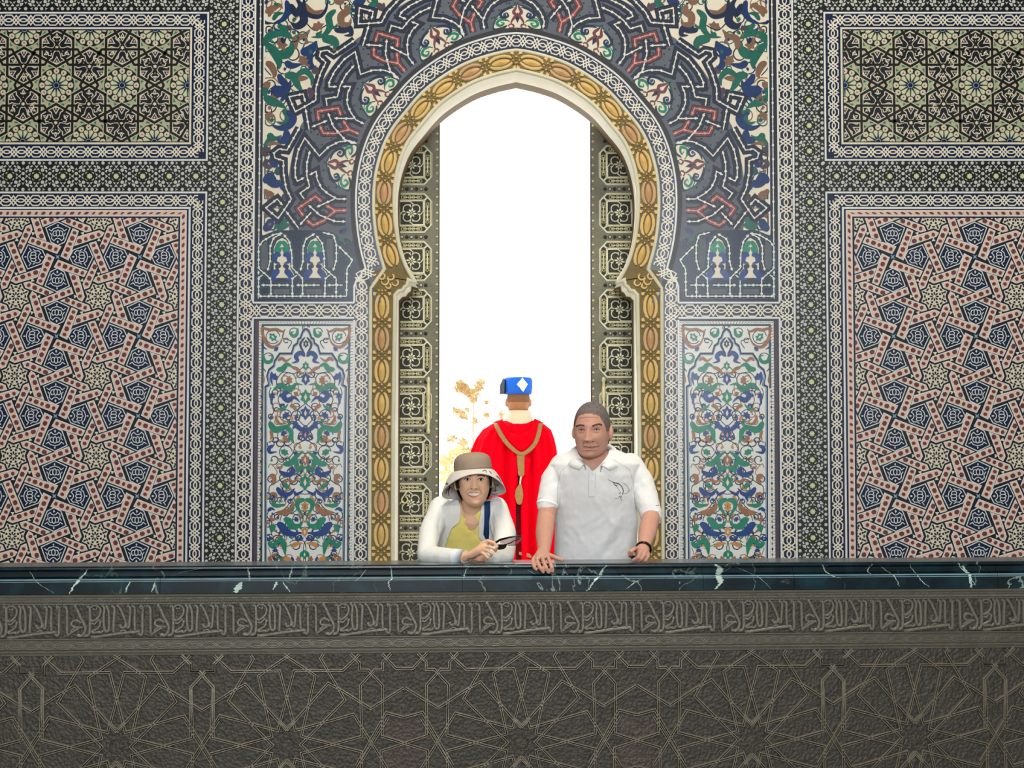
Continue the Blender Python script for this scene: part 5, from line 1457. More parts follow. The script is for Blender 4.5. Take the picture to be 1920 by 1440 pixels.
def drop_faces(o, cond):
    bm = bmesh.new(); bm.from_mesh(o.data)
    kill = [f for f in bm.faces if cond(f.calc_center_median(), f.normal)]
    bmesh.ops.delete(bm, geom=kill, context='FACES')
    bd = {v: [e.other_vert(v) for e in v.link_edges if e.is_boundary] for v in bm.verts if v.is_boundary}
    for _ in range(14):                      # fair the cut into a clean hem
        new = {v: v.co * .4 + (nb[0].co + nb[1].co) * .3 for v, nb in bd.items() if len(nb) == 2}
        for v, c in new.items(): v.co = c
    bm.to_mesh(o.data); bm.free(); o.data.update()
def in_poly(p, poly):
    x, y = p; c = False; j = len(poly) - 1
    for i in range(len(poly)):
        xi, yi = poly[i]; xj, yj = poly[j]
        if (yi > y) != (yj > y) and x < (xj - xi) * (y - yi) / (yj - yi) + xi: c = not c
        j = i
    return c
def bvh_of(o):
    me = o.data
    return BVHTree.FromPolygons([v.co.copy() for v in me.vertices], [tuple(p.vertices) for p in me.polygons])
def hit(bv, px, py, off=0.0012):
    d = (fwd * F + Vector((px - 960, 0, 0)) + upv * (720 - py)).normalized()
    r = bv.ray_cast(CAM, d)
    if r[0] is None: return None
    nn = r[1] if r[1].dot(d) < 0 else -r[1]
    return r[0] + nn * off
def patch(mb, bv, pts, m, off=0.0012, dense=True):
    """small flat marking moulded on a surface, outline in photo pixels"""
    q = [hit(bv, *p, off) for p in pts]
    if any(x is None for x in q): return
    cx = sum(p[0] for p in pts) / len(pts); cy = sum(p[1] for p in pts) / len(pts)
    c = hit(bv, cx, cy, off * 1.3)
    if c is None: return
    mb.raw([c] + q, [(0, 1 + i, 1 + (i + 1) % len(q)) for i in range(len(q))], m)
def stroke(mb, bv, pts, w, m, off=0.0012, seg=4):
    c = catmull(pts, seg) if len(pts) > 2 else pts; n = len(c)
    A = []; B = []
    for i in range(n):
        a = c[max(0, i - 1)]; b = c[min(n - 1, i + 1)]; dx, dy = b[0] - a[0], b[1] - a[1]; l = math.hypot(dx, dy) or 1
        ww = (w if not isinstance(w, (list, tuple)) else w[0] + (w[1] - w[0]) * i / (n - 1)) / 2
        p = hit(bv, c[i][0] - dy / l * ww, c[i][1] + dx / l * ww, off); q = hit(bv, c[i][0] + dy / l * ww, c[i][1] - dx / l * ww, off)
        if p is None or q is None: return
        A.append(p); B.append(q)
    mb.raw(A + B, [(i, i + 1, n + i + 1, n + i) for i in range(n - 1)], m)
def ellip(mb, c, r, m='polo_white', n=14, k=9, M=None):
    rings = []
    for i in range(1, k):
        t = PI * i / k
        rings.append([Vector((r[0] * math.sin(t) * math.cos(2 * PI * j / n), r[1] * math.sin(t) * math.sin(2 * PI * j / n), r[2] * math.cos(t))) for j in range(n)])
    if M is not None: rings = [[M @ p for p in rg] for rg in rings]
    mb.loft([[p + Vector(c) for p in rg] for rg in rings], m)

class Head:
    def __init__(s, loc, yaw=0, pitch=0, roll=0, w=0.077, top=0.118, chin=0.118, f=0.096, b=0.100, jaw=0.30, nose=0.022, smile=0):
        s.w, s.top, s.chin, s.f, s.b, s.jaw, s.nose = w, top, chin, f, b, jaw, nose
        s.M = Matrix.Translation(loc) @ Euler((pitch, roll, yaw), 'XYZ').to_matrix().to_4x4()
    def disp(s, x, z):
        g = lambda cx, cz, sx, sz: math.exp(-((x - cx) / sx) ** 2 - ((z - cz) / sz) ** 2)
        d = 0.0
        if -0.062 < z < 0.03:
            t = min(1, max(0, (0.018 - z) / 0.058)); amp = 0.004 + s.nose * t ** 1.1
            if z < -0.042: amp *= max(0, 1 - (-0.042 - z) / 0.012)
            d += amp * math.exp(-(x / (0.0075 + 0.006 * t)) ** 2)
        d += 0.008 * (g(0.013, -0.041, 0.007, 0.008) + g(-0.013, -0.041, 0.007, 0.008))
        d -= 0.0095 * (g(0.031, 0.0, 0.016, 0.011) + g(-0.031, 0.0, 0.016, 0.011))
        d += 0.005 * (g(0.031, -0.002, 0.010, 0.006) + g(-0.031, -0.002, 0.010, 0.006))
        d += 0.005 * (g(0.03, 0.02, 0.02, 0.008) + g(-0.03, 0.02, 0.02, 0.008))
        d += 0.005 * (g(0.042, -0.03, 0.018, 0.016) + g(-0.042, -0.03, 0.018, 0.016))
        d += 0.007 * g(0, -0.068, 0.024, 0.006) + 0.007 * g(0, -0.082, 0.02, 0.006) - 0.004 * g(0, -0.0745, 0.026, 0.0025) - 0.003 * g(0, -0.092, 0.02, 0.006)
        d += 0.008 * g(0, -0.106, 0.02, 0.010)
        d -= 0.004 * (g(0.028, -0.056, 0.006, 0.016) + g(-0.028, -0.056, 0.006, 0.016))
        return d
    def pt(s, a, z, off=0.0):
        if z >= 0:
            t = min(1, z / s.top); kw = max(0, 1 - t ** 2.5) ** 0.5; kf = max(0, 1 - t ** 2.6) ** 0.5; kb = max(0, 1 - t ** 2.3) ** 0.5
        else:
            t = min(1.08, -z / s.chin); kw = 1 - 0.04 * t - s.jaw * t ** 2.6; kf = 1 - 0.05 * t; kb = 1 - 0.62 * min(1, t) ** 1.1
            if t > 0.9:
                e = max(0.0, 1 - ((t - 0.9) / 0.18) ** 2) ** 0.5; kw *= 0.3 + 0.7 * e; kf *= 0.55 + 0.45 * e
        sn, cs = math.sin(a), math.cos(a)
        x = (s.w * kw) * math.copysign(abs(sn) ** 0.92, sn)
        if cs >= 0:
            y = -s.f * kf * cs ** 0.86
            if cs > 0.1: y -= s.disp(x, z) * min(1, (cs - 0.1) / 0.25)
        else: y = s.b * kb * abs(cs) ** 0.9
        v = Vector((x, y, z)); 
        if off: v += Vector((x, y * 0.9, max(0, z) * 0.9)).normalized() * off
        return v
    def solid(s, mb, n=72, k=62):
        rings = []
        for i in range(k + 1):
            t = i / k; z = -s.chin * 1.07 + (s.chin * 1.07 + s.top * 0.998) * t
            rings.append([s.M @ s.pt(2 * PI * j / n, z) for j in range(n)])
        mb.loft(rings, 'polo_white')
        for sg in (1, -1):
            ER = Matrix.Rotation(sg * 0.5, 4, 'Z') @ Matrix.Rotation(-0.15, 4, 'X')
            ellip(mb, s.M @ Vector((sg * (s.w + 0.004), 0.018, -0.012)), (0.009, 0.019, 0.031), M=(s.M.to_3x3().to_4x4() @ ER))
            ellip(mb, s.M @ Vector((sg * (s.w - 0.004), 0.012, -0.014)), (0.012, 0.014, 0.022), M=(s.M.to_3x3().to_4x4() @ ER))
    def shell(s, mb, cond, off, m, n=96, k=56):
        idx = {}; vsx = []; fs = []
        def V(i, j):
            j %= n
            if (i, j) not in idx:
                t = i / k; z = -s.chin + (s.chin + s.top * 0.999) * t; a = 2 * PI * j / n
                idx[(i, j)] = len(vsx); vsx.append(s.M @ s.pt(a, z, off))
            return idx[(i, j)]
        for i in range(k):
            z = -s.chin + (s.chin + s.top) * (i + .5) / k
            for j in range(n):
                a = 2 * PI * (j + .5) / n; a = a - 2 * PI if a > PI else a
                if cond(a, z): fs.append((V(i, j), V(i, j + 1), V(i + 1, j + 1), V(i + 1, j)))
        mb.raw(vsx, fs, m, True)
def ring_el(c, a, b, n=36, e=0.85, tilt=0.0):
    out = []
    for j in range(n):
        t = 2 * PI * j / n; cs, sn = math.cos(t), math.sin(t)
        out.append(Vector((c[0] + a * math.copysign(abs(cs) ** e, cs), c[1] + b * math.copysign(abs(sn) ** e, sn), c[2] + tilt * sn)))
    return out
def torso(mb, rows, grow=0.0, m='polo_white', e=0.85):
    rg = []
    for x0, x1, py, Y, dp in rows:
        a = P3(x0, py, Y); b = P3(x1, py, Y)
        rg.append(ring_el(((a.x + b.x) / 2, Y, a.z), (b.x - a.x) / 2 + grow, dp + grow, 36, e))
    mb.loft(rg, m)
def legs(root, cx, cy, z_hip, m, half, seat=0.13):
    b = MB()
    for s_ in (1, -1):
        b.tube([(cx + s_ * half * .9, cy, z_hip), (cx + s_ * half, cy, 0.5), (cx + s_ * half, cy + .01, 0.09)], [seat * .8, 0.075, 0.06], m, 14)
    b.tube([(cx - half, cy, z_hip + .02), (cx + half, cy, z_hip + .02)], [seat, seat], m, 16)
    o = fuse(b, 'trousers', root, 0.012, m, 3)
    for s_ in (1, -1):
        b = MB(); b.tube([(cx + s_ * half, cy + .06, 0.045), (cx + s_ * half, cy - .06, 0.04), (cx + s_ * half, cy - .15, 0.036)], [0.044, 0.046, 0.036], 'shoe_brown', 12)
        adopt(b.build('shoe'), root)
def folds(o_list):
    def fn(co, n):
        d = 0
        for (a, b, amp, wd) in o_list:
            ab = b - a; t = max(0, min(1, (co - a).dot(ab) / ab.length_squared)); r = (co - (a + ab * t)).length
            d += amp * math.exp(-(r / wd) ** 2) * math.sin(PI * min(1, max(0.02, t * .9 + .05))) ** .5
        d += 0.0022 * noise.noise(co * 17) + 0.0012 * noise.noise(co * 43)
        return co + n * d
    return fn

# ================= man in the white polo shirt
root = empty('person', (P3(1112, 900, .5).x, 0.62, 0.0))
tag(root, 'man in white polo shirt with cropped grey hair, both hands on the marble rail', 'person', 'people at the balustrade')
HM = Head(P3(1110, 806, 0.42), yaw=math.radians(-13), pitch=math.radians(4), roll=math.radians(1), w=0.075, top=0.120, chin=0.111, jaw=0.36, f=0.098, nose=0.021)
MROWS = [(1044, 1190, 1180, .64, .115), (1041, 1193, 1110, .61, .118), (1041, 1192, 1050, .58, .118), (1043, 1193, 1000, .555, .118), (1044, 1193, 955, .53, .12), (1040, 1194, 920, .51, .122), (1033, 1199, 890, .495, .118), (1032, 1202, 870, .485, .105), (1046, 1188, 857, .48, .09), (1066, 1164, 847, .485, .072), (1079, 1147, 840, .49, .062)]
b = MB()
HM.solid(b)
nk = [P3(1114, 876, .47), P3(1112, 852, .465), P3(1110, 832, .445)]
b.tube(nk, [0.072, 0.060, 0.060], 'skin_man', 20)
torso(b, MROWS[:-1], -0.014)
# his right arm (left in the picture), palm on the cap, fingers over its edge
b.tube([P3(1057, 882, .49), P3(1033, 930, .46), P3(1024, 972, .42), P3(1021, 1000, .31), P3(1020, 1034, .155)], [0.042, 0.042, 0.040, 0.038, 0.026], 'skin_man', 16)
b.tube([P3(1020, 1032, .16), P3(1016, 1041, .12), P3(1014, 1045, .075)], [0.027, 0.029, 0.027], 'skin_man', 14, flat=0.75)
for pts, r in (([(1004, 1043, .10), (999.5, 1050, .055), (999, 1057, .0), (1002, 1064, -.028), (1005.5, 1068, -.026)], .0078),
               ([(1010, 1042, .10), (1007, 1048, .05), (1008.5, 1056, -.012), (1014, 1066, -.035), (1018.5, 1072.5, -.030)], .0086),
               ([(1018, 1041, .10), (1017, 1046, .05), (1019.5, 1054.5, -.014), (1024.5, 1066, -.037), (1028.5, 1073, -.031)], .0089),
               ([(1026, 1041, .10), (1028, 1046, .05), (1031, 1054, -.010), (1035, 1065, -.034), (1036.5, 1071, -.030)], .0086),
               ([(1022, 1038, .13), (1033, 1042, .10), (1043, 1046.5, .085), (1055, 1050.0, .08)], .0098)):
    b.tube([P3(*p) for p in pts], [r * 1.12] + [r] * (len(pts) - 2) + [r * .82], 'skin_man', 10)
# his left arm, loose fist round a small black case
b.tube([P3(1181, 882, .49), P3(1206, 925, .46), P3(1221, 966, .42), P3(1214, 1000, .30), P3(1207, 1027, .20)], [0.042, 0.042, 0.041, 0.038, 0.026], 'skin_man', 16)
b.tube([P3(1207, 1026, .20), P3(1204, 1035, .165), P3(1203, 1041, .14)], [0.027, 0.030, 0.026], 'skin_man', 14)
for pts, r in (([(1196, 1028, .15), (1189, 1029.5, .11), (1183, 1034.5, .10), (1184, 1040, .11)], .0088),
               ([(1204, 1031, .13), (1201, 1037, .095), (1196.5, 1045.5, .09), (1187, 1050.5, .10)], .009),
               ([(1210, 1034, .13), (1208, 1041, .095), (1203, 1048.5, .092), (1194, 1052.0, .105)], .0088),
               ([(1215, 1037, .14), (1215, 1044, .105), (1211, 1050.5, .10), (1203, 1053, .11)], .008),
               ([(1199, 1030, .17), (1187, 1031, .155), (1180, 1036, .145), (1181, 1042, .14)], .0092)):
    b.tube([P3(*p) for p in pts], [r * 1.1] + [r] * (len(pts) - 2) + [r * .85], 'skin_man', 10)
man_body = fuse(b, 'body', root, 0.0030, 'skin_man', 3)
bvm = bvh_of(man_body)
# hair, brows, eyes, mouth
b = MB()
def man_hair(a, z):
    aa = abs(a)
    line = 0.062 + 0.012 * math.cos(a * 2.0) if aa < 0.75 else (0.058 - (aa - 0.75) * 0.10 if aa < 1.15 else (-0.005 if aa < 1.45 else (0.014 if aa < 1.85 else -0.062)))
    return z > line
HM.shell(b, man_hair, 0.0035, 'hair_grey')
adopt(b.build('hair'), root)
b = MB()
stroke(b, bvm, [(1080.5, 800), (1087, 797.2), (1096, 798)], 2.8, 'brow_dark'); adopt(b.build('eyebrow'), root); b = MB(); stroke(b, bvm, [(1110.5, 799), (1117, 796.6), (1124, 795.4), (1128.5, 797.5)], 3.0, 'brow_dark')
adopt(b.build('eyebrow'), root)
for cx, cy in ((1090.6, 806.2), (1118.6, 805.4)):
    b = MB()
    patch(b, bvm, [(cx - 5, cy + .3), (cx - 2, cy - 1.0), (cx + 2, cy - 1.1), (cx + 5, cy + .2), (cx + 2, cy + 1.2), (cx - 2, cy + 1.2)], 'eye_white', 0.0014)
    patch(b, bvm, [(cx + 2.1 * math.cos(t), cy + 1.2 * math.sin(t)) for t in [i * PI / 4 for i in range(8)]], 'iris', 0.0022)
    stroke(b, bvm, [(cx - 5.5, cy + .2), (cx - 1, cy - 1.8), (cx + 2.5, cy - 1.6), (cx + 5.8, cy + .6)], 1.2, 'brow_dark', 0.0024)
    stroke(b, bvm, [(cx - 4.5, cy + 4.5), (cx, cy + 6), (cx + 5, cy + 4.5)], 0.8, 'skin_crease', 0.0012)
    adopt(b.build('eye'), root)
b = MB()
patch(b, bvm, [(1095, 837.2), (1102, 835.3), (1108, 836), (1114, 835.2), (1121.5, 836.8), (1114, 840.5), (1108, 841.4), (1101, 840.8)], 'lip_man', 0.0010)
stroke(b, bvm, [(1093.5, 837.2), (1101, 837.8), (1108, 838.2), (1115, 837.6), (1123, 836.2)], 0.9, 'brow_dark', 0.0018)
adopt(b.build('mouth'), root)
b = MB()
for p in ((1100.5, 828.3), (1111.5, 828)): patch(b, bvm, [(p[0] + 1.6 * math.cos(t), p[1] + .9 * math.sin(t)) for t in [i * PI / 3 for i in range(6)]], 'nostril', 0.0010)
for p in ([(1097, 826), (1094, 831), (1092, 836)], [(1115, 826), (1120, 831), (1124, 837)], [(1098, 845), (1108, 844), (1118, 844.5)], [(1086, 784), (1104, 782), (1122, 783)]): stroke(b, bvm, p, 0.9, 'skin_crease', 0.0009)
o = adopt(b.build('face_lines'), root); o['kind'] = 'stuff'
# polo shirt
b = MB()
torso(b, MROWS, 0.006)
b.tube([P3(1056, 874, .485), P3(1038, 902, .475), P3(1027, 946, .445)], [0.058, 0.057, 0.049], 'polo_white', 20)
b.tube([P3(1182, 874, .485), P3(1203, 907, .475), P3(1221, 966, .425)], [0.058, 0.057, 0.049], 'polo_white', 20)
fl = []
for a_, c_, am, wd in (((1112, 930), (1150, 985), .006, .012), ((1140, 940), (1152, 1010), .004, .012), ((1060, 960), (1095, 1020), .005, .014), ((1175, 960), (1120, 1035), .007, .022), ((1050, 880), (1048, 935), .004, .010), ((1060, 930), (1058, 1040), .004, .012), ((1160, 880), (1182, 940), .004, .012),
                       ((1040, 870), (1022, 930), .004, .008), ((1046, 880), (1034, 940), -.004, .008), ((1200, 880), (1224, 945), .004, .009), ((1196, 890), (1212, 955), -.004, .009), ((1185, 985), (1130, 1045), -.006, .02), ((1080, 990), (1085, 1050), .004, .014), ((1150, 1010), (1160, 1050), .004, .014)):
    fl.append((P3(*a_, .40), P3(*c_, .44), am, wd))
shirt = fuse(b, 'polo_shirt', root, 0.0038, 'polo_white', 8, 0.5, folds(fl))
VNECK = [(1083, 825), (1084, 850), (1096, 868), (1111, 884), (1126, 871), (1140, 853), (1147, 825)]
drop_faces(shirt, lambda c, n: (c.z > P3(1112, 846, .48).z and math.hypot(c.x - P3(1113, 840, .48).x, c.y - .485) < 0.088 and n.z > 0.6) or (c.y < 0.47 and in_poly(w2p(c), VNECK)))
bvs = bvh_of(shirt)
def collar(name, inn, outp):
    b = MB(); I = catmull([tuple(P3(*p)) for p in inn], 5); O = catmull([tuple(P3(*p)) for p in outp], 5)
    n = len(I); vsx = []
    mid = [tuple((Vector(i) * .5 + Vector(o) * .5 + Vector((0, -.004, .006)))) for i, o in zip(I, O)]
    low = [tuple(Vector(i) + Vector((0, 0.004, -.028))) for i in I]
    vsx = low + I + mid + O + [tuple(Vector(o) + Vector((0, .006, -.001))) for o in O]
    fs = [(r * n + i, r * n + i + 1, (r + 1) * n + i + 1, (r + 1) * n + i) for r in range(4) for i in range(n - 1)]
    b.raw(vsx, fs, 'polo_white', True)
    o = b.build(name)
    sd = o.modifiers.new('s', 'SOLIDIFY'); sd.thickness = 0.0025
    return adopt(o, root)
collar('collar', [(1114, 830, .565), (1138, 830, .53), (1148, 838, .47), (1141, 856, .40), (1125, 873, .368)], [(1114, 846, .60), (1152, 846, .565), (1166, 858, .47), (1161, 874, .385), (1143, 882, .362)])
collar('collar', [(1114, 830, .565), (1088, 832, .53), (1080, 840, .47), (1084, 856, .40), (1098, 870, .368)], [(1114, 846, .60), (1072, 848, .565), (1060, 858, .47), (1067, 872, .385), (1087, 880, .362)])
b = MB()
for i, (y0, y1) in enumerate(((884, 900), (900, 915), (915, 931))):
    for xa, xb in ((1104.5, 1110.5), (1110.5, 1116)):
        q = [hit(bvs, xa, y0, .003), hit(bvs, xb, y0, .003), hit(bvs, xb - .5, y1, .003), hit(bvs, xa - .5, y1, .003)]
        if None not in q: b.raw(q, [(0, 1, 2, 3)], 'polo_white')
o = adopt(b.build('placket'), root); sd = o.modifiers.new('s', 'SOLIDIFY'); sd.thickness = 0.002
for px_, py_ in ((1112, 889), (1110, 905), (1109, 920)):
    h = hit(bvs, px_, py_, .0035)
    if h: b = MB(); ellip(b, h, (.0035, .0015, .0035), 'button', 8, 5); adopt(b.build('button'), root)
mat('seam_grey', C(186, 192, 196), .9, .03)
b = MB()
for q in ([(1104.5, 886), (1104, 900), (1103.5, 931), (1115.5, 931), (1116, 900), (1116.5, 886)], [(1150, 862), (1180, 880), (1189, 915), (1192, 945)], [(1072, 866), (1052, 884), (1045, 915), (1044, 942)]):
    c = [q[i] for i in range(len(q))]
    for a_, b_ in zip(c, c[1:]): stroke(b, bvs, [a_, ((a_[0] + b_[0]) / 2, (a_[1] + b_[1]) / 2), b_], .8, 'seam_grey', 0.0034)
o = adopt(b.build('seams'), root); o['kind'] = 'stuff'
b = MB()                                             # the line drawing of a leaping billfish
Q = lambda pts: [(1000 + x / 6.0, 820 + y / 6.0) for x, y in pts]
for pts, w in (([(836, 474), (880, 495), (940, 520)], (.5, 1.1)), ([(895, 510), (950, 518), (990, 548), (1010, 600), (1000, 645)], (2.0, 1.0)), ([(905, 520), (930, 545), (945, 540)], 1.2), ([(925, 530), (950, 575), (975, 610), (980, 630)], .6), ([(985, 508), (1035, 528), (1074, 585), (1060, 622), (1008, 638)], .6), ([(975, 622), (965, 632)], 1.0), ([(990, 655), (985, 675), (918, 686)], .8), ([(978, 672), (984, 690), (992, 712)], .8), ([(960, 668), (985, 662)], 1.2)):
    stroke(b, bvs, Q(pts), w, 'print_ink', 0.0016)
o = adopt(b.build('shirt_print'), root); o['kind'] = 'stuff'
b = MB(); stroke(b, bvs, [(1230, 948.5), (1235, 947)], 1.0, 'print_ink', 0.0016); adopt(b.build('sleeve_mark'), root)
for pts, r in (([P3(1026.5, 948, .442), P3(1028, 940, .449)], .0485), ([P3(1221.5, 967.5, .424), P3(1219, 959, .432)], .0485)):
    b = MB(); b.tube(pts, r, 'polo_white', 22, cap=False); adopt(b.build('sleeve_band'), root)
legs(root, P3(1116, 1050, .6).x, .64, .86, 'trouser_beige', .105, .125)
b = MB()
c0 = P3(1206.5, 1029, .19); ax_ = (P3(1207, 1024, .20) - P3(1203, 1040, .15)).normalized(); e1 = ax_.cross(Vector((1, 0, 0))).normalized(); e2 = ax_.cross(e1)
b.tube([c0 + ax_ * o_ + e1 * (.0305 * math.cos(t)) + e2 * (.0305 * math.sin(t)) for t in [i * 2 * PI / 24 for i in range(25)] for o_ in (0,)], .0042, 'black_plastic', 8, cap=False)
b.tube([c0 + ax_ * .005 + e1 * (.0305 * math.cos(t)) + e2 * (.0305 * math.sin(t)) for t in [i * 2 * PI / 24 for i in range(25)]], .0042, 'black_plastic', 8, cap=False)
adopt(b.build('wristband'), root)
b = MB(); c0 = P3(1007.6, 1051, .03); dr = (P3(1007, 1048, .05) - P3(1008.5, 1056, -.012)).normalized(); e1 = dr.cross(Vector((1, 0, 0))).normalized(); e2 = dr.cross(e1)
b.tube([c0 + e1 * (.0098 * math.cos(t)) + e2 * (.0098 * math.sin(t)) for t in [i * 2 * PI / 16 for i in range(17)]], .002, 'ring_gold', 6, cap=False); adopt(b.build('finger_ring'), root)
# the small black case in his fist
b = MB(); q = [P3(1178.5, 1043, .10), P3(1184, 1041.5, .10), P3(1200, 1045, .105), P3(1198, 1048, .105), P3(1184, 1048.5, .10)]
vv = q + [p + Vector((0.004, .045, 0.001)) for p in q]; n = 5
b.raw(vv, [tuple(range(5)), tuple(range(5, 10))[::-1]] + [(i, (i + 1) % 5, 5 + (i + 1) % 5, 5 + i) for i in range(5)], 'black_plastic')
tag(b.build('lens_case'), "small black case held in the man's loosely closed left hand", 'case')

# ================= woman in the bucket hat
root = empty('person', (P3(880, 980, .5).x, 0.62, 0.0))
tag(root, 'smiling woman in taupe bucket hat, white cardigan and yellow top leaning on the rail', 'person', 'people at the balustrade')
HW = Head(P3(888, 899, 0.34), yaw=math.radians(3), pitch=math.radians(-3), roll=math.radians(-4), w=0.069, top=0.100, chin=0.109, f=0.090, b=0.092, jaw=0.50, nose=0.015)
WROWS = [(826, 930, 1180, .66, .10), (826, 932, 1090, .60, .10), (824, 936, 1040, .56, .10), (822, 940, 1010, .52, .10), (818, 940, 985, .49, .10), (814, 940, 962, .465, .095), (822, 934, 948, .45, .08), (842, 920, 941, .445, .062), (856, 908, 936, .44, .052)]
b = MB(); HW.solid(b)
b.tube([P3(884, 974, .435), P3(885, 955, .42), P3(887, 930, .375)], [0.056, 0.050, 0.048], 'skin_woman', 18)
torso(b, WROWS[:-1], -0.016)
SHL = [P3(826, 953, .45), P3(806, 1000, .37), P3(800, 1038, .27)]; FAL = [P3(800, 1040, .27), P3(835, 1043.5, .20), P3(872, 1044, .14)]
SHR = [P3(930, 953, .45), P3(946, 1000, .37), P3(947, 1040, .27)]; FAR = [P3(947, 1041, .27), P3(925, 1044, .22), P3(898, 1045, .17)]
b.tube(SHL, [.04, .036, .03], 'skin_woman', 14); b.tube(FAL, [.030, .029, .020], 'skin_woman', 14)
b.tube(SHR, [.04, .036, .03], 'skin_woman', 14); b.tube(FAR, [.030, .028, .020], 'skin_woman', 14)
# her right hand, fingers closed on the folded sunglasses
b.tube([P3(870, 1044, .14), P3(884, 1040, .125), P3(899, 1032, .115), P3(908, 1027, .11)], [.019, .021, .026, .024], 'skin_woman', 14, flat=.8)
for pts, r in (([(906, 1020, .11), (916, 1014.5, .095), (926, 1017.5, .085), (932, 1025, .085), (930, 1031, .095)], .0078),
               ([(908, 1026, .10), (918, 1025.5, .08), (927, 1028.5, .078), (929, 1033, .09)], .0076),
               ([(906, 1031, .10), (915, 1033, .08), (923, 1038, .078), (920, 1043, .09)], .0074),
               ([(902, 1036, .10), (909, 1040, .082), (915, 1046, .08), (911, 1049, .09)], .0068),
               ([(898, 1026, .12), (905, 1018, .125), (914, 1014, .12), (922, 1017, .11)], .0082)):
    b.tube([P3(*p) for p in pts], [r * 1.1] + [r] * (len(pts) - 2) + [r * .85], 'skin_woman', 10)
# her left hand rests behind it
b.tube([P3(898, 1045, .17), P3(888, 1046, .175), P3(880, 1047, .18)], [.019, .022, .018], 'skin_woman', 12, flat=.7)
for k in range(4): b.tube([P3(882, 1044 + k * 1.6, .175 - k * .01), P3(872, 1045 + k * 1.5, .18 - k * .008), P3(866, 1048 + k, .185)], [.0074, .007, .006], 'skin_woman', 8)
b.tube([P3(892, 1043, .16), P3(886, 1040, .15), P3(879, 1040.5, .15)], [.008, .008, .007], 'skin_woman', 8)
wb = fuse(b, 'body', root, 0.0028, 'skin_woman', 3)
bvw = bvh_of(wb)
b = MB()
def w_hair(a, z):
    aa = abs(a); return (aa > 0.98 and z > -0.035) or (aa > 1.5 and z > -0.085) or (z > 0.034)
HW.shell(b, w_hair, 0.010, 'hair_black')
for sg in (1, -1):
    b.tube([HW.M @ Vector((sg * .060, -.040, .040)), HW.M @ Vector((sg * .0685, -.030, .008)), HW.M @ Vector((sg * .070, -.014, -.030))], [.012, .010, .004], 'hair_black', 8)
adopt(b.build('hair'), root)
b = MB()
stroke(b, bvw, [(868.5, 893), (875, 890.8), (883, 892.3)], 2.0, 'brow_dark'); adopt(b.build('eyebrow'), root); b = MB(); stroke(b, bvw, [(895, 892), (902, 890.8), (909, 893)], 2.0, 'brow_dark')
adopt(b.build('eyebrow'), root)
for cx, cy in ((876.8, 899.3), (901, 899.6)):
    b = MB()
    patch(b, bvw, [(cx - 5.2, cy + .4), (cx - 2, cy - 2), (cx + 2, cy - 2.1), (cx + 5.2, cy), (cx + 2, cy + 1.9), (cx - 2, cy + 1.9)], 'eye_white', 0.0014)
    patch(b, bvw, [(cx + .3 + 2.2 * math.cos(t), cy + 2.0 * math.sin(t)) for t in [i * PI / 5 for i in range(10)]], 'iris', 0.0022)
    stroke(b, bvw, [(cx - 5.8, cy + .2), (cx - 1.5, cy - 2.6), (cx + 2, cy - 2.5), (cx + 6, cy - .2)], 1.4, 'iris', 0.0024)
    stroke(b, bvw, [(cx - 4, cy + 2.3), (cx, cy + 2.6), (cx + 4.5, cy + 2)], 0.6, 'brow_dark', 0.0022)
    adopt(b.build('eye'), root)
b = MB()
patch(b, bvw, [(874.4, 925.2), (880, 923.4), (885, 922.6), (888, 923.1), (891, 922.7), (896, 923.8), (901, 926), (896.5, 930.4), (891, 932.8), (886, 933), (880, 930.6)], 'lip_woman', 0.0012)
patch(b, bvw, [(877.3, 925.7), (882, 925.3), (888, 925.3), (893, 925.5), (898.2, 926.3), (894, 928.3), (888, 929.2), (881.8, 928.2)], 'teeth', 0.0042)
adopt(b.build('mouth'), root)
b = MB()
for p in ((884.2, 916.3), (893, 916.6)): patch(b, bvw, [(p[0] + 1.5 * math.cos(t), p[1] + .8 * math.sin(t)) for t in [i * PI / 3 for i in range(6)]], 'nostril', 0.0010)
for p in ([(879.5, 916), (875.5, 920), (873, 925)], [(897, 916), (901, 921), (903, 926)]): stroke(b, bvw, p, 0.7, 'skin_crease', 0.0009)
o = adopt(b.build('face_lines'), root); o['kind'] = 'stuff'
# yellow top, cut at the neck
b = MB(); torso(b, WROWS, -0.004); top = fuse(b, 'knit_top', root, 0.0032, 'yellow_knit', 6, 0.5, folds([(P3(858, 990, .38), P3(890, 1030, .42), .005, .008), (P3(866, 985, .38), P3(900, 1010, .42), -.004, .008), (P3(850, 1010, .38), P3(880, 1040, .42), .005, .008), (P3(875, 980, .38), P3(878, 1010, .42), .003, .007)]))
WV_ = [(850, 925), (861, 958), (868, 968), (877, 976), (888, 968), (901, 957), (910, 925)]
drop_faces(top, lambda c, n: (c.y < 0.46 and in_poly(w2p(c), WV_)) or (c.z > P3(884, 944, .44).z and math.hypot(c.x - P3(885, 944, .44).x, c.y - .44) < .075))
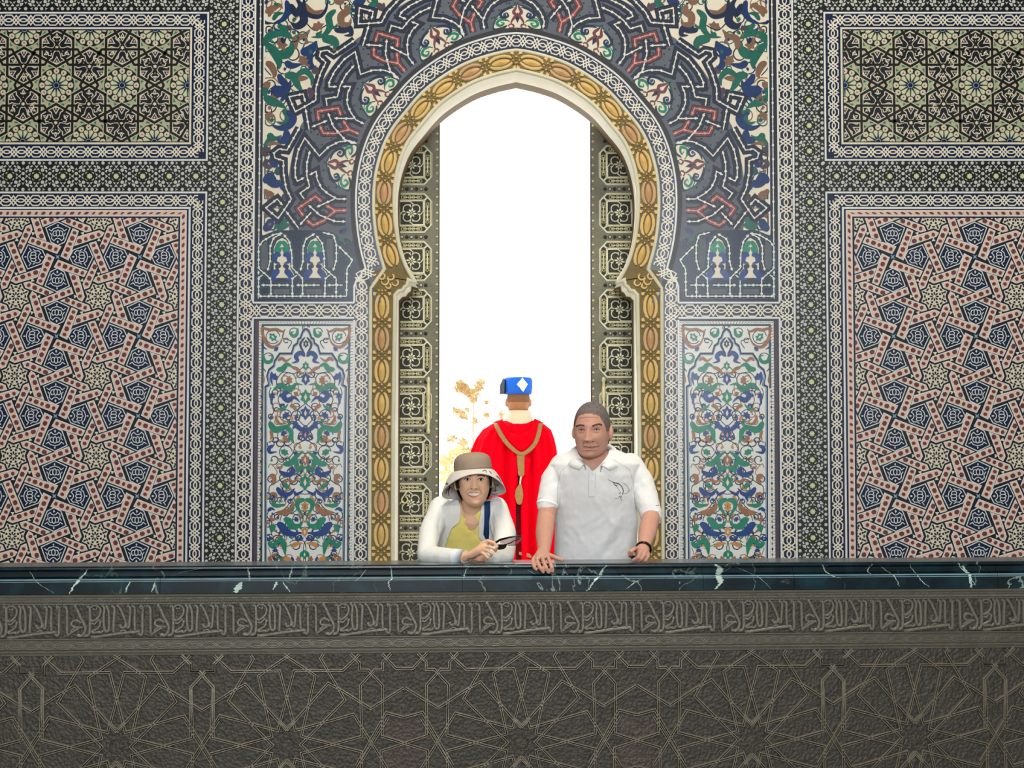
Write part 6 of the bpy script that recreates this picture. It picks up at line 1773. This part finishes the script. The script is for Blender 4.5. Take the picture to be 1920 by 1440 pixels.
# cardigan
b = MB(); torso(b, WROWS, 0.008)
b.tube(SHL, [.052, .048, .041], 'cardigan_white', 18); b.tube(FAL[:2] + [P3(858, 1043.5, .165)], [.041, .037, .031], 'cardigan_white', 18)
b.tube(SHR, [.052, .050, .042], 'cardigan_white', 18); b.tube(FAR[:2] + [P3(912, 1044, .195)], [.041, .036, .030], 'cardigan_white', 18)
cf = []
for a_, c_, am, wd in (((818, 955), (806, 1010), .004, .009), ((830, 950), (822, 1000), -.005, .010), ((845, 945), (842, 985), .005, .008), ((812, 1000), (830, 1035), .006, .010), ((800, 1010), (812, 1040), -.004, .008), ((925, 955), (942, 1000), .005, .009), ((918, 965), (930, 1020), -.004, .010), ((938, 985), (925, 1030), .006, .010), ((950, 1000), (940, 1035), -.004, .009)):
    cf.append((P3(*a_, .38), P3(*c_, .34), am, wd))
card = fuse(b, 'cardigan', root, 0.0034, 'cardigan_white', 6, 0.5, folds(cf))
OPEN = [(856, 925), (863, 950), (863.5, 966), (861, 980), (847, 991), (840, 1008), (834, 1026), (832, 1034), (905, 1034), (906, 1016), (897.5, 1008), (898, 985), (901, 962), (905, 940), (908, 925)]
drop_faces(card, lambda c, n: (c.y < 0.47 and c.z > P3(880, 1036, .5).z and in_poly(w2p(c), OPEN) and not (c.y < .30)) or (c.z > P3(884, 943, .44).z and math.hypot(c.x - P3(884, 944, .44).x, c.y - .44) < .07))
sd = card.modifiers.new('s', 'SOLIDIFY'); sd.thickness = 0.003
b = MB(); b.tube([P3(853, 1043.5, .172), P3(871, 1044, .142)], [.033, .030], 'cuff_white', 18, cap=False); adopt(b.build('cuff'), root)
bvc = bvh_of(card)
legs(root, P3(880, 1050, .6).x, .68, .80, 'trouser_navy', .085, .11)
# hat
crown = root
b = MB(); rings = []
for t in range(0, 13):
    f_ = t / 12; z = 0.036 + 0.079 * math.sin(f_ * PI / 2); r = (1 - max(0, f_ - .15) ** 2.6 * 1.3) if f_ < .98 else .05
    rings.append([HW.M @ Vector((0.081 * r * math.sin(2 * PI * j / 40), 0.004 - 0.104 * r * math.cos(2 * PI * j / 40), z)) for j in range(40)])
b.loft(rings, 'hat_taupe', True); adopt(b.build('hat_crown'), crown)
b = MB(); rings = []
for t in range(0, 9):
    f_ = t / 8; rg = []
    for j in range(64):
        ph = 2 * PI * j / 64; sn, cs = math.sin(ph), math.cos(ph)
        drop = 0.026 + 0.086 * (0.5 - 0.5 * math.cos(min(PI, abs(ph if ph < PI else 2 * PI - ph) * 1.42))) ** 1.1
        wv = 0.005 * math.sin(3 * ph + 1) * f_
        x = sn * (0.081 + (0.052 + .006 * (sn < 0)) * f_ ** .8); y = 0.004 - cs * (0.104 + (0.034 if cs > 0 else 0.045) * f_ ** .8)
        z = 0.037 - drop * f_ ** 1.35 + wv
        rg.append(HW.M @ Vector((x, y, z)))
    rings.append(rg)
vsx = [p for r in rings for p in r]; fs = [(i * 64 + j, i * 64 + (j + 1) % 64, (i + 1) * 64 + (j + 1) % 64, (i + 1) * 64 + j) for i in range(8) for j in range(64)]
b.raw(vsx, fs, 'hat_white', True); brim = b.build('hat_brim'); sd = brim.modifiers.new('s', 'SOLIDIFY'); sd.thickness = 0.003; sd.offset = 0; adopt(brim, crown)
bvb = bvh_of(brim); b = MB()
for pts, w in (([(900, 875.5), (905, 876.5), (903, 880), (902, 884)], (4.5, 1)), ([(904, 884), (910, 883), (912, 887)], .9), ([(851, 883), (856, 883.5), (857, 880)], .9), ([(862, 884), (866, 884.5), (867, 881)], .8), ([(838, 906), (842, 913), (840, 922), (841, 930)], (3.5, 1)), ([(842, 913), (847, 916), (845, 924)], (1.8, .6)), ([(841, 915), (836, 921), (835, 927)], (2, .6)), ([(930, 893), (935, 897), (939, 904)], (1.5, .8)), ([(926, 905), (931, 910), (936, 908)], 1.2), ([(920, 915), (926, 920), (934, 918)], 1.4), ([(922, 925), (928, 927), (933, 925)], 1.2), ([(924, 900), (922, 910), (926, 916)], 1.4), ([(930, 912), (929, 922)], 1.6), ([(936, 900), (934, 912)], 1.0), ([(831, 903), (834, 900)], .9), ([(917, 884), (921, 889)], 1)):
    stroke(b, bvb, pts, w, 'hat_print', 0.0030)
if b.f: o = adopt(b.build('brim_print'), crown); o['kind'] = 'stuff'
bvk = None
# bag strap across her left shoulder
b = MB(); L = []
for (x0, x1, y) in ((907.5, 918.0, 943.5), (907.5, 918, 950), (907.8, 918.2, 962), (907.5, 918, 980), (906.5, 917, 1000), (905, 915, 1018), (903, 913, 1030)):
    p, q = hit(bvc, x0, y, .004), hit(bvc, x1, y, .004)
    if p and q: L.append((p, q))
bk = [(L[0][0] + Vector((0, .09, .012)), L[0][1] + Vector((0, .09, .010))), (L[0][0] + Vector((0, .17, -.03)), L[0][1] + Vector((0, .17, -.03)))]
L = [bk[1], bk[0]] + L
vsx = [p for a in L for p in a]; b.raw(vsx, [(2 * i, 2 * i + 1, 2 * i + 3, 2 * i + 2) for i in range(len(L) - 1)], 'strap_navy', True)
bag = empty('shoulder_bag', (P3(880, 980, .5).x, 0.62, 0.0)); tag(bag, "navy blue bag strap running down the woman's left side over her cardigan", 'bag')
o = adopt(b.build('bag_strap'), bag); sd = o.modifiers.new('s', 'SOLIDIFY'); sd.thickness = 0.003
b = MB(); b.tube([P3(918, 1110, .80), P3(918, 1160, .80)], [.075, .085], 'strap_navy', 14, flat=.5); adopt(b.build('bag_body'), bag)
b = MB(); c0, c1 = L[2]; b.tube([c0 + Vector((-.002, -.003, .003)), c1 + Vector((.002, -.003, .003))], .0022, 'black_plastic', 6); adopt(b.build('strap_slider'), bag)
# folded sunglasses in her hand
gm = D.materials.new('smoked_glass'); gm.use_nodes = True; MATS['smoked_glass'] = gm
gb_ = gm.node_tree.nodes['Principled BSDF']; gb_.inputs['Base Color'].default_value = C(190, 170, 176); gb_.inputs['Transmission Weight'].default_value = 0.9; gb_.inputs['Roughness'].default_value = 0.03; gb_.inputs['IOR'].default_value = 1.1
sg_ = empty('sunglasses', P3(945, 1020, .09)); tag(sg_, 'black framed sunglasses with a clear smoky lens held by the woman in the hat', 'glasses')
b = MB(); b.tube([P3(928, 1018, .09), P3(938, 1012, .085), P3(955, 1007.5, .075), P3(970, 1005.2, .07), P3(977, 1005, .075)], [.0045, .0046, .0036, .0026, .002], 'black_plastic', 8); adopt(b.build('frame_rim'), sg_)
b = MB(); q = [P3(931, 1021, .088), P3(951, 1020, .08), P3(949, 1026, .08), P3(945, 1029.5, .082), P3(936, 1031, .085), P3(931, 1029, .088)]
vv = q + [p + Vector((0.0, .012, 0)) for p in q]; b.raw(vv, [tuple(range(6)), tuple(range(6, 12))[::-1]] + [(i, (i + 1) % 6, 6 + (i + 1) % 6, 6 + i) for i in range(6)], 'black_plastic'); adopt(b.build('temple'), sg_)
b = MB(); q = [P3(938, 1013, .085), P3(955, 1009, .073), P3(976, 1006, .068), P3(979, 1010, .068), P3(976, 1018, .070), P3(967, 1022.5, .074), P3(955, 1022, .078), P3(946, 1020, .082), P3(938, 1019, .086)]
vv = q + [p + Vector((0.0, .003, 0)) for p in q]; n = 9; b.raw(vv, [tuple(range(n)), tuple(range(n, 2 * n))[::-1]] + [(i, (i + 1) % n, n + (i + 1) % n, n + i) for i in range(n)], 'smoked_glass'); adopt(b.build('lens'), sg_)
b = MB(); b.tube([P3(950, 1020.5, .078), P3(957, 1018, .076), P3(964, 1014, .073), P3(972, 1012, .071), P3(977, 1007, .07)], [.002, .0024, .002, .0022, .0016], 'black_plastic', 6); b.tube([P3(952, 1022.5, .078), P3(962, 1023, .076), P3(972, 1020.5, .072), P3(978.5, 1013, .069), P3(978, 1006, .07)], .0013, 'black_plastic', 6); adopt(b.build('folded_temple'), sg_)

# ================= guard in the red cape, seen from behind
YG = 5.6
root = empty('person', (P3(972, 900, YG).x, YG, -0.02))
tag(root, 'guard seen from behind in long red gold-trimmed cape and blue hat, outside the door', 'person')
G = lambda x, y: (860 + x / 4.0, 690 + y / 4.0)
kg = (YG - CAM.y) / F
HG = Head(P3(972, 752, YG), yaw=PI, pitch=0, roll=0, w=0.080, top=0.125, chin=0.105, jaw=0.3)
b = MB(); HG.solid(b)
b.tube([P3(972, 800, YG), P3(972, 762, YG)], [.07, .062], 'skin_guard', 16)
b.tube([P3(972, 812, YG), P3(972, 1000, YG + .05), P3(972, 1150, YG + .05)], [.13, .15, .12], 'skin_guard', 16)
fuse(b, 'body', root, 0.006, 'skin_guard', 3)
mat('hair_cropped', C(112, 78, 54), .8, .2, 60)
b = MB(); HG.shell(b, lambda a, z: abs(a) > 1.5 and z > -.01, .002, 'hair_cropped'); adopt(b.build('hair'), root)
legs(root, root.location.x, YG + .06, .8, 'trouser_beige', .1, .12)
# cape with folds deepening downwards; open slit down the back
CR = [(936, 1008, 791, .085, 0), (922, 1020, 797, .12, .002), (906, 1032, 807, .145, .004), (894, 1038, 824, .165, .008), (886, 1042, 845, .18, .012), (880, 1047, 890, .20, .016), (876, 1050, 960, .215, .022), (873, 1053, 1040, .225, .028), (870, 1056, 1120, .23, .03), (868, 1058, 1165, .235, .03)]
def cape(rows, m, name, n=120, slit=None, grow=0):
    b = MB(); rings = []
    rr = [tuple(a + (c - a) * k / 4 for a, c in zip(rows[i], rows[i + 1])) for i in range(len(rows) - 1) for k in range(4)] + [rows[-1]]
    for x0, x1, py, dp, fo in rr:
        a = P3(x0, py, YG); c = P3(x1, py, YG); rg = []
        for j in range(n):
            t = 2 * PI * j / n
            k = 1 + fo / .1 * (math.sin(13 * t + .6) * .5 + math.sin(23 * t + 2) * .45 + math.sin(7 * t) * .3)
            rg.append(Vector(((a.x + c.x) / 2 + ((c.x - a.x) / 2 + grow) * math.sin(t) * (1 + (k - 1) * .25), YG - (dp + grow) * math.cos(t) * k, a.z)))
        rings.append(rg)
    vsx = [p for r in rings for p in r]; q = len(rings); fs = []
    for i in range(q - 1):
        for j in range(n):
            c = sum((vsx[k] for k in (i * n + j, (i + 1) * n + (j + 1) % n)), Vector()) / 2
            if slit and c.y < YG and slit(w2p(c)): continue
            fs.append((i * n + j, i * n + (j + 1) % n, (i + 1) * n + (j + 1) % n, (i + 1) * n + j))
    b.raw(vsx, fs, m, True); return adopt(b.build(name), root)
SLIT = [(971, 893), (977, 893), (977, 1100), (967, 1100), (967, 960)]
cp_ = cape(CR, 'cape_red', 'cape', 160, lambda p: in_poly(p, SLIT))
sd = cp_.modifiers.new('s', 'SOLIDIFY'); sd.thickness = .006
cape([(r[0] + 12, r[1] - 12, r[2], r[3] - .05, 0) for r in CR[2:]], 'gown_dark', 'gown', 60)
# hood lying on the back
b = MB(); rings = []
hoodo = [G(*p) for p in ((262, 415), (285, 470), (330, 545), (390, 610), (465, 660), (530, 632), (585, 570), (615, 490), (628, 415))]
hoodi = [G(*p) for p in ((330, 395), (340, 420), (365, 465), (410, 485), (462, 492), (510, 478), (545, 450), (560, 415), (570, 390))]
oo = catmull(hoodo, 4); ii = catmull(hoodi, 4); n = len(oo); vsx = []
for k in range(6):
    f_ = k / 5
    for i in range(n):
        px_ = ii[i][0] + (oo[i][0] - ii[i][0]) * f_; py_ = ii[i][1] + (oo[i][1] - ii[i][1]) * f_
        e = abs(2 * i / (n - 1) - 1)
        vsx.append(P3(px_, py_, YG - .10 - .11 * (1 - e ** 2) * (.4 + .6 * math.sin(f_ * PI * .8)) - .02 * math.sin(f_ * 9 + i * .4) * .3))
b.raw(vsx, [(k * n + i, k * n + i + 1, (k + 1) * n + i + 1, (k + 1) * n + i) for k in range(5) for i in range(n - 1)], 'cape_red', True)
o = adopt(b.build('hood'), root); sd = o.modifiers.new('s', 'SOLIDIFY'); sd.thickness = .012
b = MB(); vsx = []
for i in range(n):
    e = abs(2 * i / (n - 1) - 1)
    for d in (-8.5, .5):
        cx, cy = 975, 800; vx, vy = oo[i][0] - cx, oo[i][1] - cy; l = math.hypot(vx, vy)
        vsx.append(P3(oo[i][0] + vx / l * d * .9, oo[i][1] + vy / l * d * .9, YG - .125 - .105 * (1 - e ** 2)))
b.raw(vsx, [(2 * i, 2 * i + 2, 2 * i + 3, 2 * i + 1) for i in range(n - 1)], 'gold_braid', True); o = adopt(b.build('hood_braid'), root); sd = o.modifiers.new('s', 'SOLIDIFY'); sd.thickness = .006
b = MB(); q = [P3(*G(437, 655), YG - .235), P3(*G(494, 655), YG - .235), P3(*G(492, 800), YG - .235), P3(*G(470, 826), YG - .235), P3(*G(445, 800), YG - .235)]
vv = q + [p + Vector((0, .02, 0)) for p in q]; b.raw(vv, [tuple(range(5)), tuple(range(5, 10))[::-1]] + [(i, (i + 1) % 5, 5 + (i + 1) % 5, 5 + i) for i in range(5)], 'gold_braid'); adopt(b.build('hood_braid'), root)
b = MB(); b.raw([P3(*G(*p), YG - y) for p, y in (((395, 690), .20), ((437, 655), .232), ((440, 800), .232), ((428, 818), .226), ((535, 690), .20), ((494, 655), .232), ((492, 800), .232), ((506, 818), .226))], [(0, 1, 2, 3), (4, 7, 6, 5)], 'cape_red'); o = adopt(b.build('hood_tip'), root); sd = o.modifiers.new('s', 'SOLIDIFY'); sd.thickness = .008
b = MB(); b.tube([P3(*G(466, 820), YG - .245), P3(*G(462, 850), YG - .245), P3(*G(460, 885), YG - .245)], .006, 'scarf_white', 8)
b.tube([P3(*G(460, 885), YG - .245), P3(*G(454, 915), YG - .245), P3(*G(453, 960), YG - .245), P3(*G(455, 1003), YG - .245)], [.014, .026, .030, .022], 'gold_braid', 14); adopt(b.build('tassel'), root)
b = MB()
q = [P3(*G(*p), YG - .24) for p in ((452, 1378), (530, 1392), (548, 1412), (545, 1425), (452, 1400))]
b.raw(q, [tuple(range(5))], 'gold_braid'); o = adopt(b.build('hem_braid'), root); sd = o.modifiers.new('s', 'SOLIDIFY'); sd.thickness = .004
# white scarf round the neck
b = MB(); rings = []
for x0, x1, py, dp in ((951, 995, 770, .085), (949, 997, 778, .095), (945, 1001, 790, .115), (940, 1005, 800, .13), (946, 1000, 812, .14)):
    a = P3(x0, py, YG); c = P3(x1, py, YG); rings.append(ring_el(((a.x + c.x) / 2, YG, a.z), (c.x - a.x) / 2, dp, 32, .95, .0))
b.loft(rings, 'scarf_white'); adopt(b.build('scarf'), root)
# blue felt hat with its diamond badge and grey flap
hat = root
b = MB(); rings = []
for x0, x1, py, dp in ((950, 994, 739.5, .10), (946.5, 996.5, 739, .112), (945, 998.5, 726, .118), (945.5, 998, 712, .118), (948, 995.5, 708.5, .112), (960, 984, 707.5, .05)):
    a = P3(x0, py, YG); c = P3(x1, py, YG); rings.append(ring_el(((a.x + c.x) / 2, YG, a.z), (c.x - a.x) / 2, dp, 40, 1.0))
b.loft(rings, 'felt_blue'); fh = b.build('hat_body'); bvf = bvh_of(fh); adopt(fh, hat)
b = MB(); patch(b, bvf, [(969, 720.5), (979.3, 708.8), (989, 720.5), (980.5, 734.5)], 'badge_white', .004); patch(b, bvf, [(975, 720), (979.3, 717.5), (985, 719.5), (983, 722), (977, 722)], 'badge_gold', .006)
adopt(b.build('diamond_badge'), hat)
b = MB(); q = [P3(943, 709, YG - .05), P3(946.5, 710, YG - .07), P3(945.5, 738, YG - .07), P3(937, 738, YG - .05), P3(937.5, 722, YG - .05)]
vv = q + [p + Vector((.004, .09, 0)) for p in q]; b.raw(vv, [tuple(range(5)), tuple(range(5, 10))[::-1]] + [(i, (i + 1) % 5, 5 + (i + 1) % 5, 5 + i) for i in range(5)], 'felt_grey'); adopt(b.build('hat_flap'), hat)
b = MB(); stroke(b, bvf, [(947.5, 715), (946.6, 724), (947, 735)], 2.4, 'badge_white', .004); adopt(b.build('hat_stripe'), hat)

# ------------------------------------------------------------------ trees in the glare beyond the terrace
lm = D.materials.new('leaf_gold'); lm.use_nodes = True; MATS['leaf_gold'] = lm
ln_ = lm.node_tree.nodes; ll_ = lm.node_tree.links; pb_ = ln_['Principled BSDF']; pb_.inputs['Roughness'].default_value = .6
oi = ln_.new('ShaderNodeTexNoise'); oi.inputs['Scale'].default_value = 3; tcx = ln_.new('ShaderNodeTexCoord'); ll_.new(tcx.outputs['Object'], oi.inputs['Vector'])
rp_ = ln_.new('ShaderNodeValToRGB'); rp_.color_ramp.elements[0].color = C(150, 112, 52); rp_.color_ramp.elements[1].color = C(196, 170, 120); rp_.color_ramp.elements[0].position = .35; rp_.color_ramp.elements[1].position = .65
ll_.new(oi.outputs['Fac'], rp_.inputs[0]); ll_.new(rp_.outputs[0], pb_.inputs['Base Color'])
mat('bark_pale', C(196, 184, 160), .8, .2)
mat('leaf_pale', C(214, 192, 140), .8, .15, 3)
def foliage(b, cx, cy, rx, ry, Y, n, ang=0.0, s=0.06, m='leaf_gold'):
    ca, sa = math.cos(ang), math.sin(ang)
    for _ in range(n):
        if random.random() < .45: continue
        r = random.random() ** .6; t = random.uniform(0, 2 * PI); x, y = rx * r * math.cos(t), ry * r * math.sin(t)
        p = P3(cx + x * ca - y * sa, cy + x * sa + y * ca, Y + random.uniform(-.5, .5))
        a = Vector((random.uniform(-1, 1), random.uniform(-.6, .6), random.uniform(-1, 1))).normalized() * s * random.uniform(.6, 1.3); q = a.cross(Vector((random.uniform(-1, 1), 1, random.uniform(-1, 1)))).normalized() * s * .4
        b.raw([p - a, p + q, p + a, p - q], [(0, 1, 2, 3)], m)
YT = 26.0
tr = empty('tree', P3(888, 930, YT)); tr.location.z = -0.02; tag(tr, 'slender tree with sparse golden leaves left of the red-caped guard', 'tree')
b = MB()
b.tube([tuple(Vector((P3(888, 900, YT).x, YT, -.05))), tuple(P3(888, 850, YT)), tuple(P3(887, 790, YT)), tuple(P3(889, 752, YT)), tuple(P3(884, 722, YT))], [.035, .024, .018, .013, .007], 'bark_pale', 8)
for q in (((888, 800), (872, 780), (852, 767)), ((888, 775), (905, 765), (915, 770)), ((888, 845), (872, 828), (850, 822)), ((889, 755), (870, 735), (858, 722)), ((889, 750), (900, 730), (903, 716))):
    b.tube([tuple(P3(*p, YT)) for p in q], [.011, .008, .005], 'bark_pale', 6)
adopt(b.build('trunk'), tr)
b = MB()
for c in ((862, 724, 9, 10, 0, 90), (876, 733, 14, 9, .7, 130), (888, 744, 8, 12, .2, 80), (900, 722, 7, 12, .6, 80), (864, 776, 17, 5, .65, 90), (891, 790, 3, 6, 0, 26), (912, 778, 5, 4, 0, 16), (868, 830, 9, 7, .5, 60), (848, 823, 9, 4, -.2, 34), (877, 770, 4, 3, 0, 14), (880, 845, 10, 6, 0, 50), (940, 778, 4, 9, .2, 22), (913, 755, 3, 2, 0, 8)):
    foliage(b, c[0], c[1], c[2], c[3], YT, c[5], c[4])
o = adopt(b.build('crown_leaves'), tr); o['kind'] = 'stuff'
bush = empty('shrub', P3(842, 870, YT + 4)); bush.location.z = -0.02; tag(bush, 'low pale gold shrub beside the left door leaf in the glare', 'shrub')
b = MB()
for c in ((838, 862, 13, 9, 0, 160), (852, 850, 12, 9, -.3, 130), (866, 842, 8, 6, 0, 60), (834, 885, 10, 22, 0, 120), (850, 880, 14, 20, 0, 120)): foliage(b, c[0], c[1], c[2], c[3], YT + 4, c[5] // 2, c[4], .08, 'leaf_pale')
o = adopt(b.build('shrub_leaves'), bush); o['kind'] = 'stuff'
b = MB(); b.tube([tuple(Vector((P3(842, 900, YT + 4).x, YT + 4, -.05))), tuple(P3(842, 865, YT + 4))], [.05, .02], 'bark_pale', 6); adopt(b.build('stem'), bush)
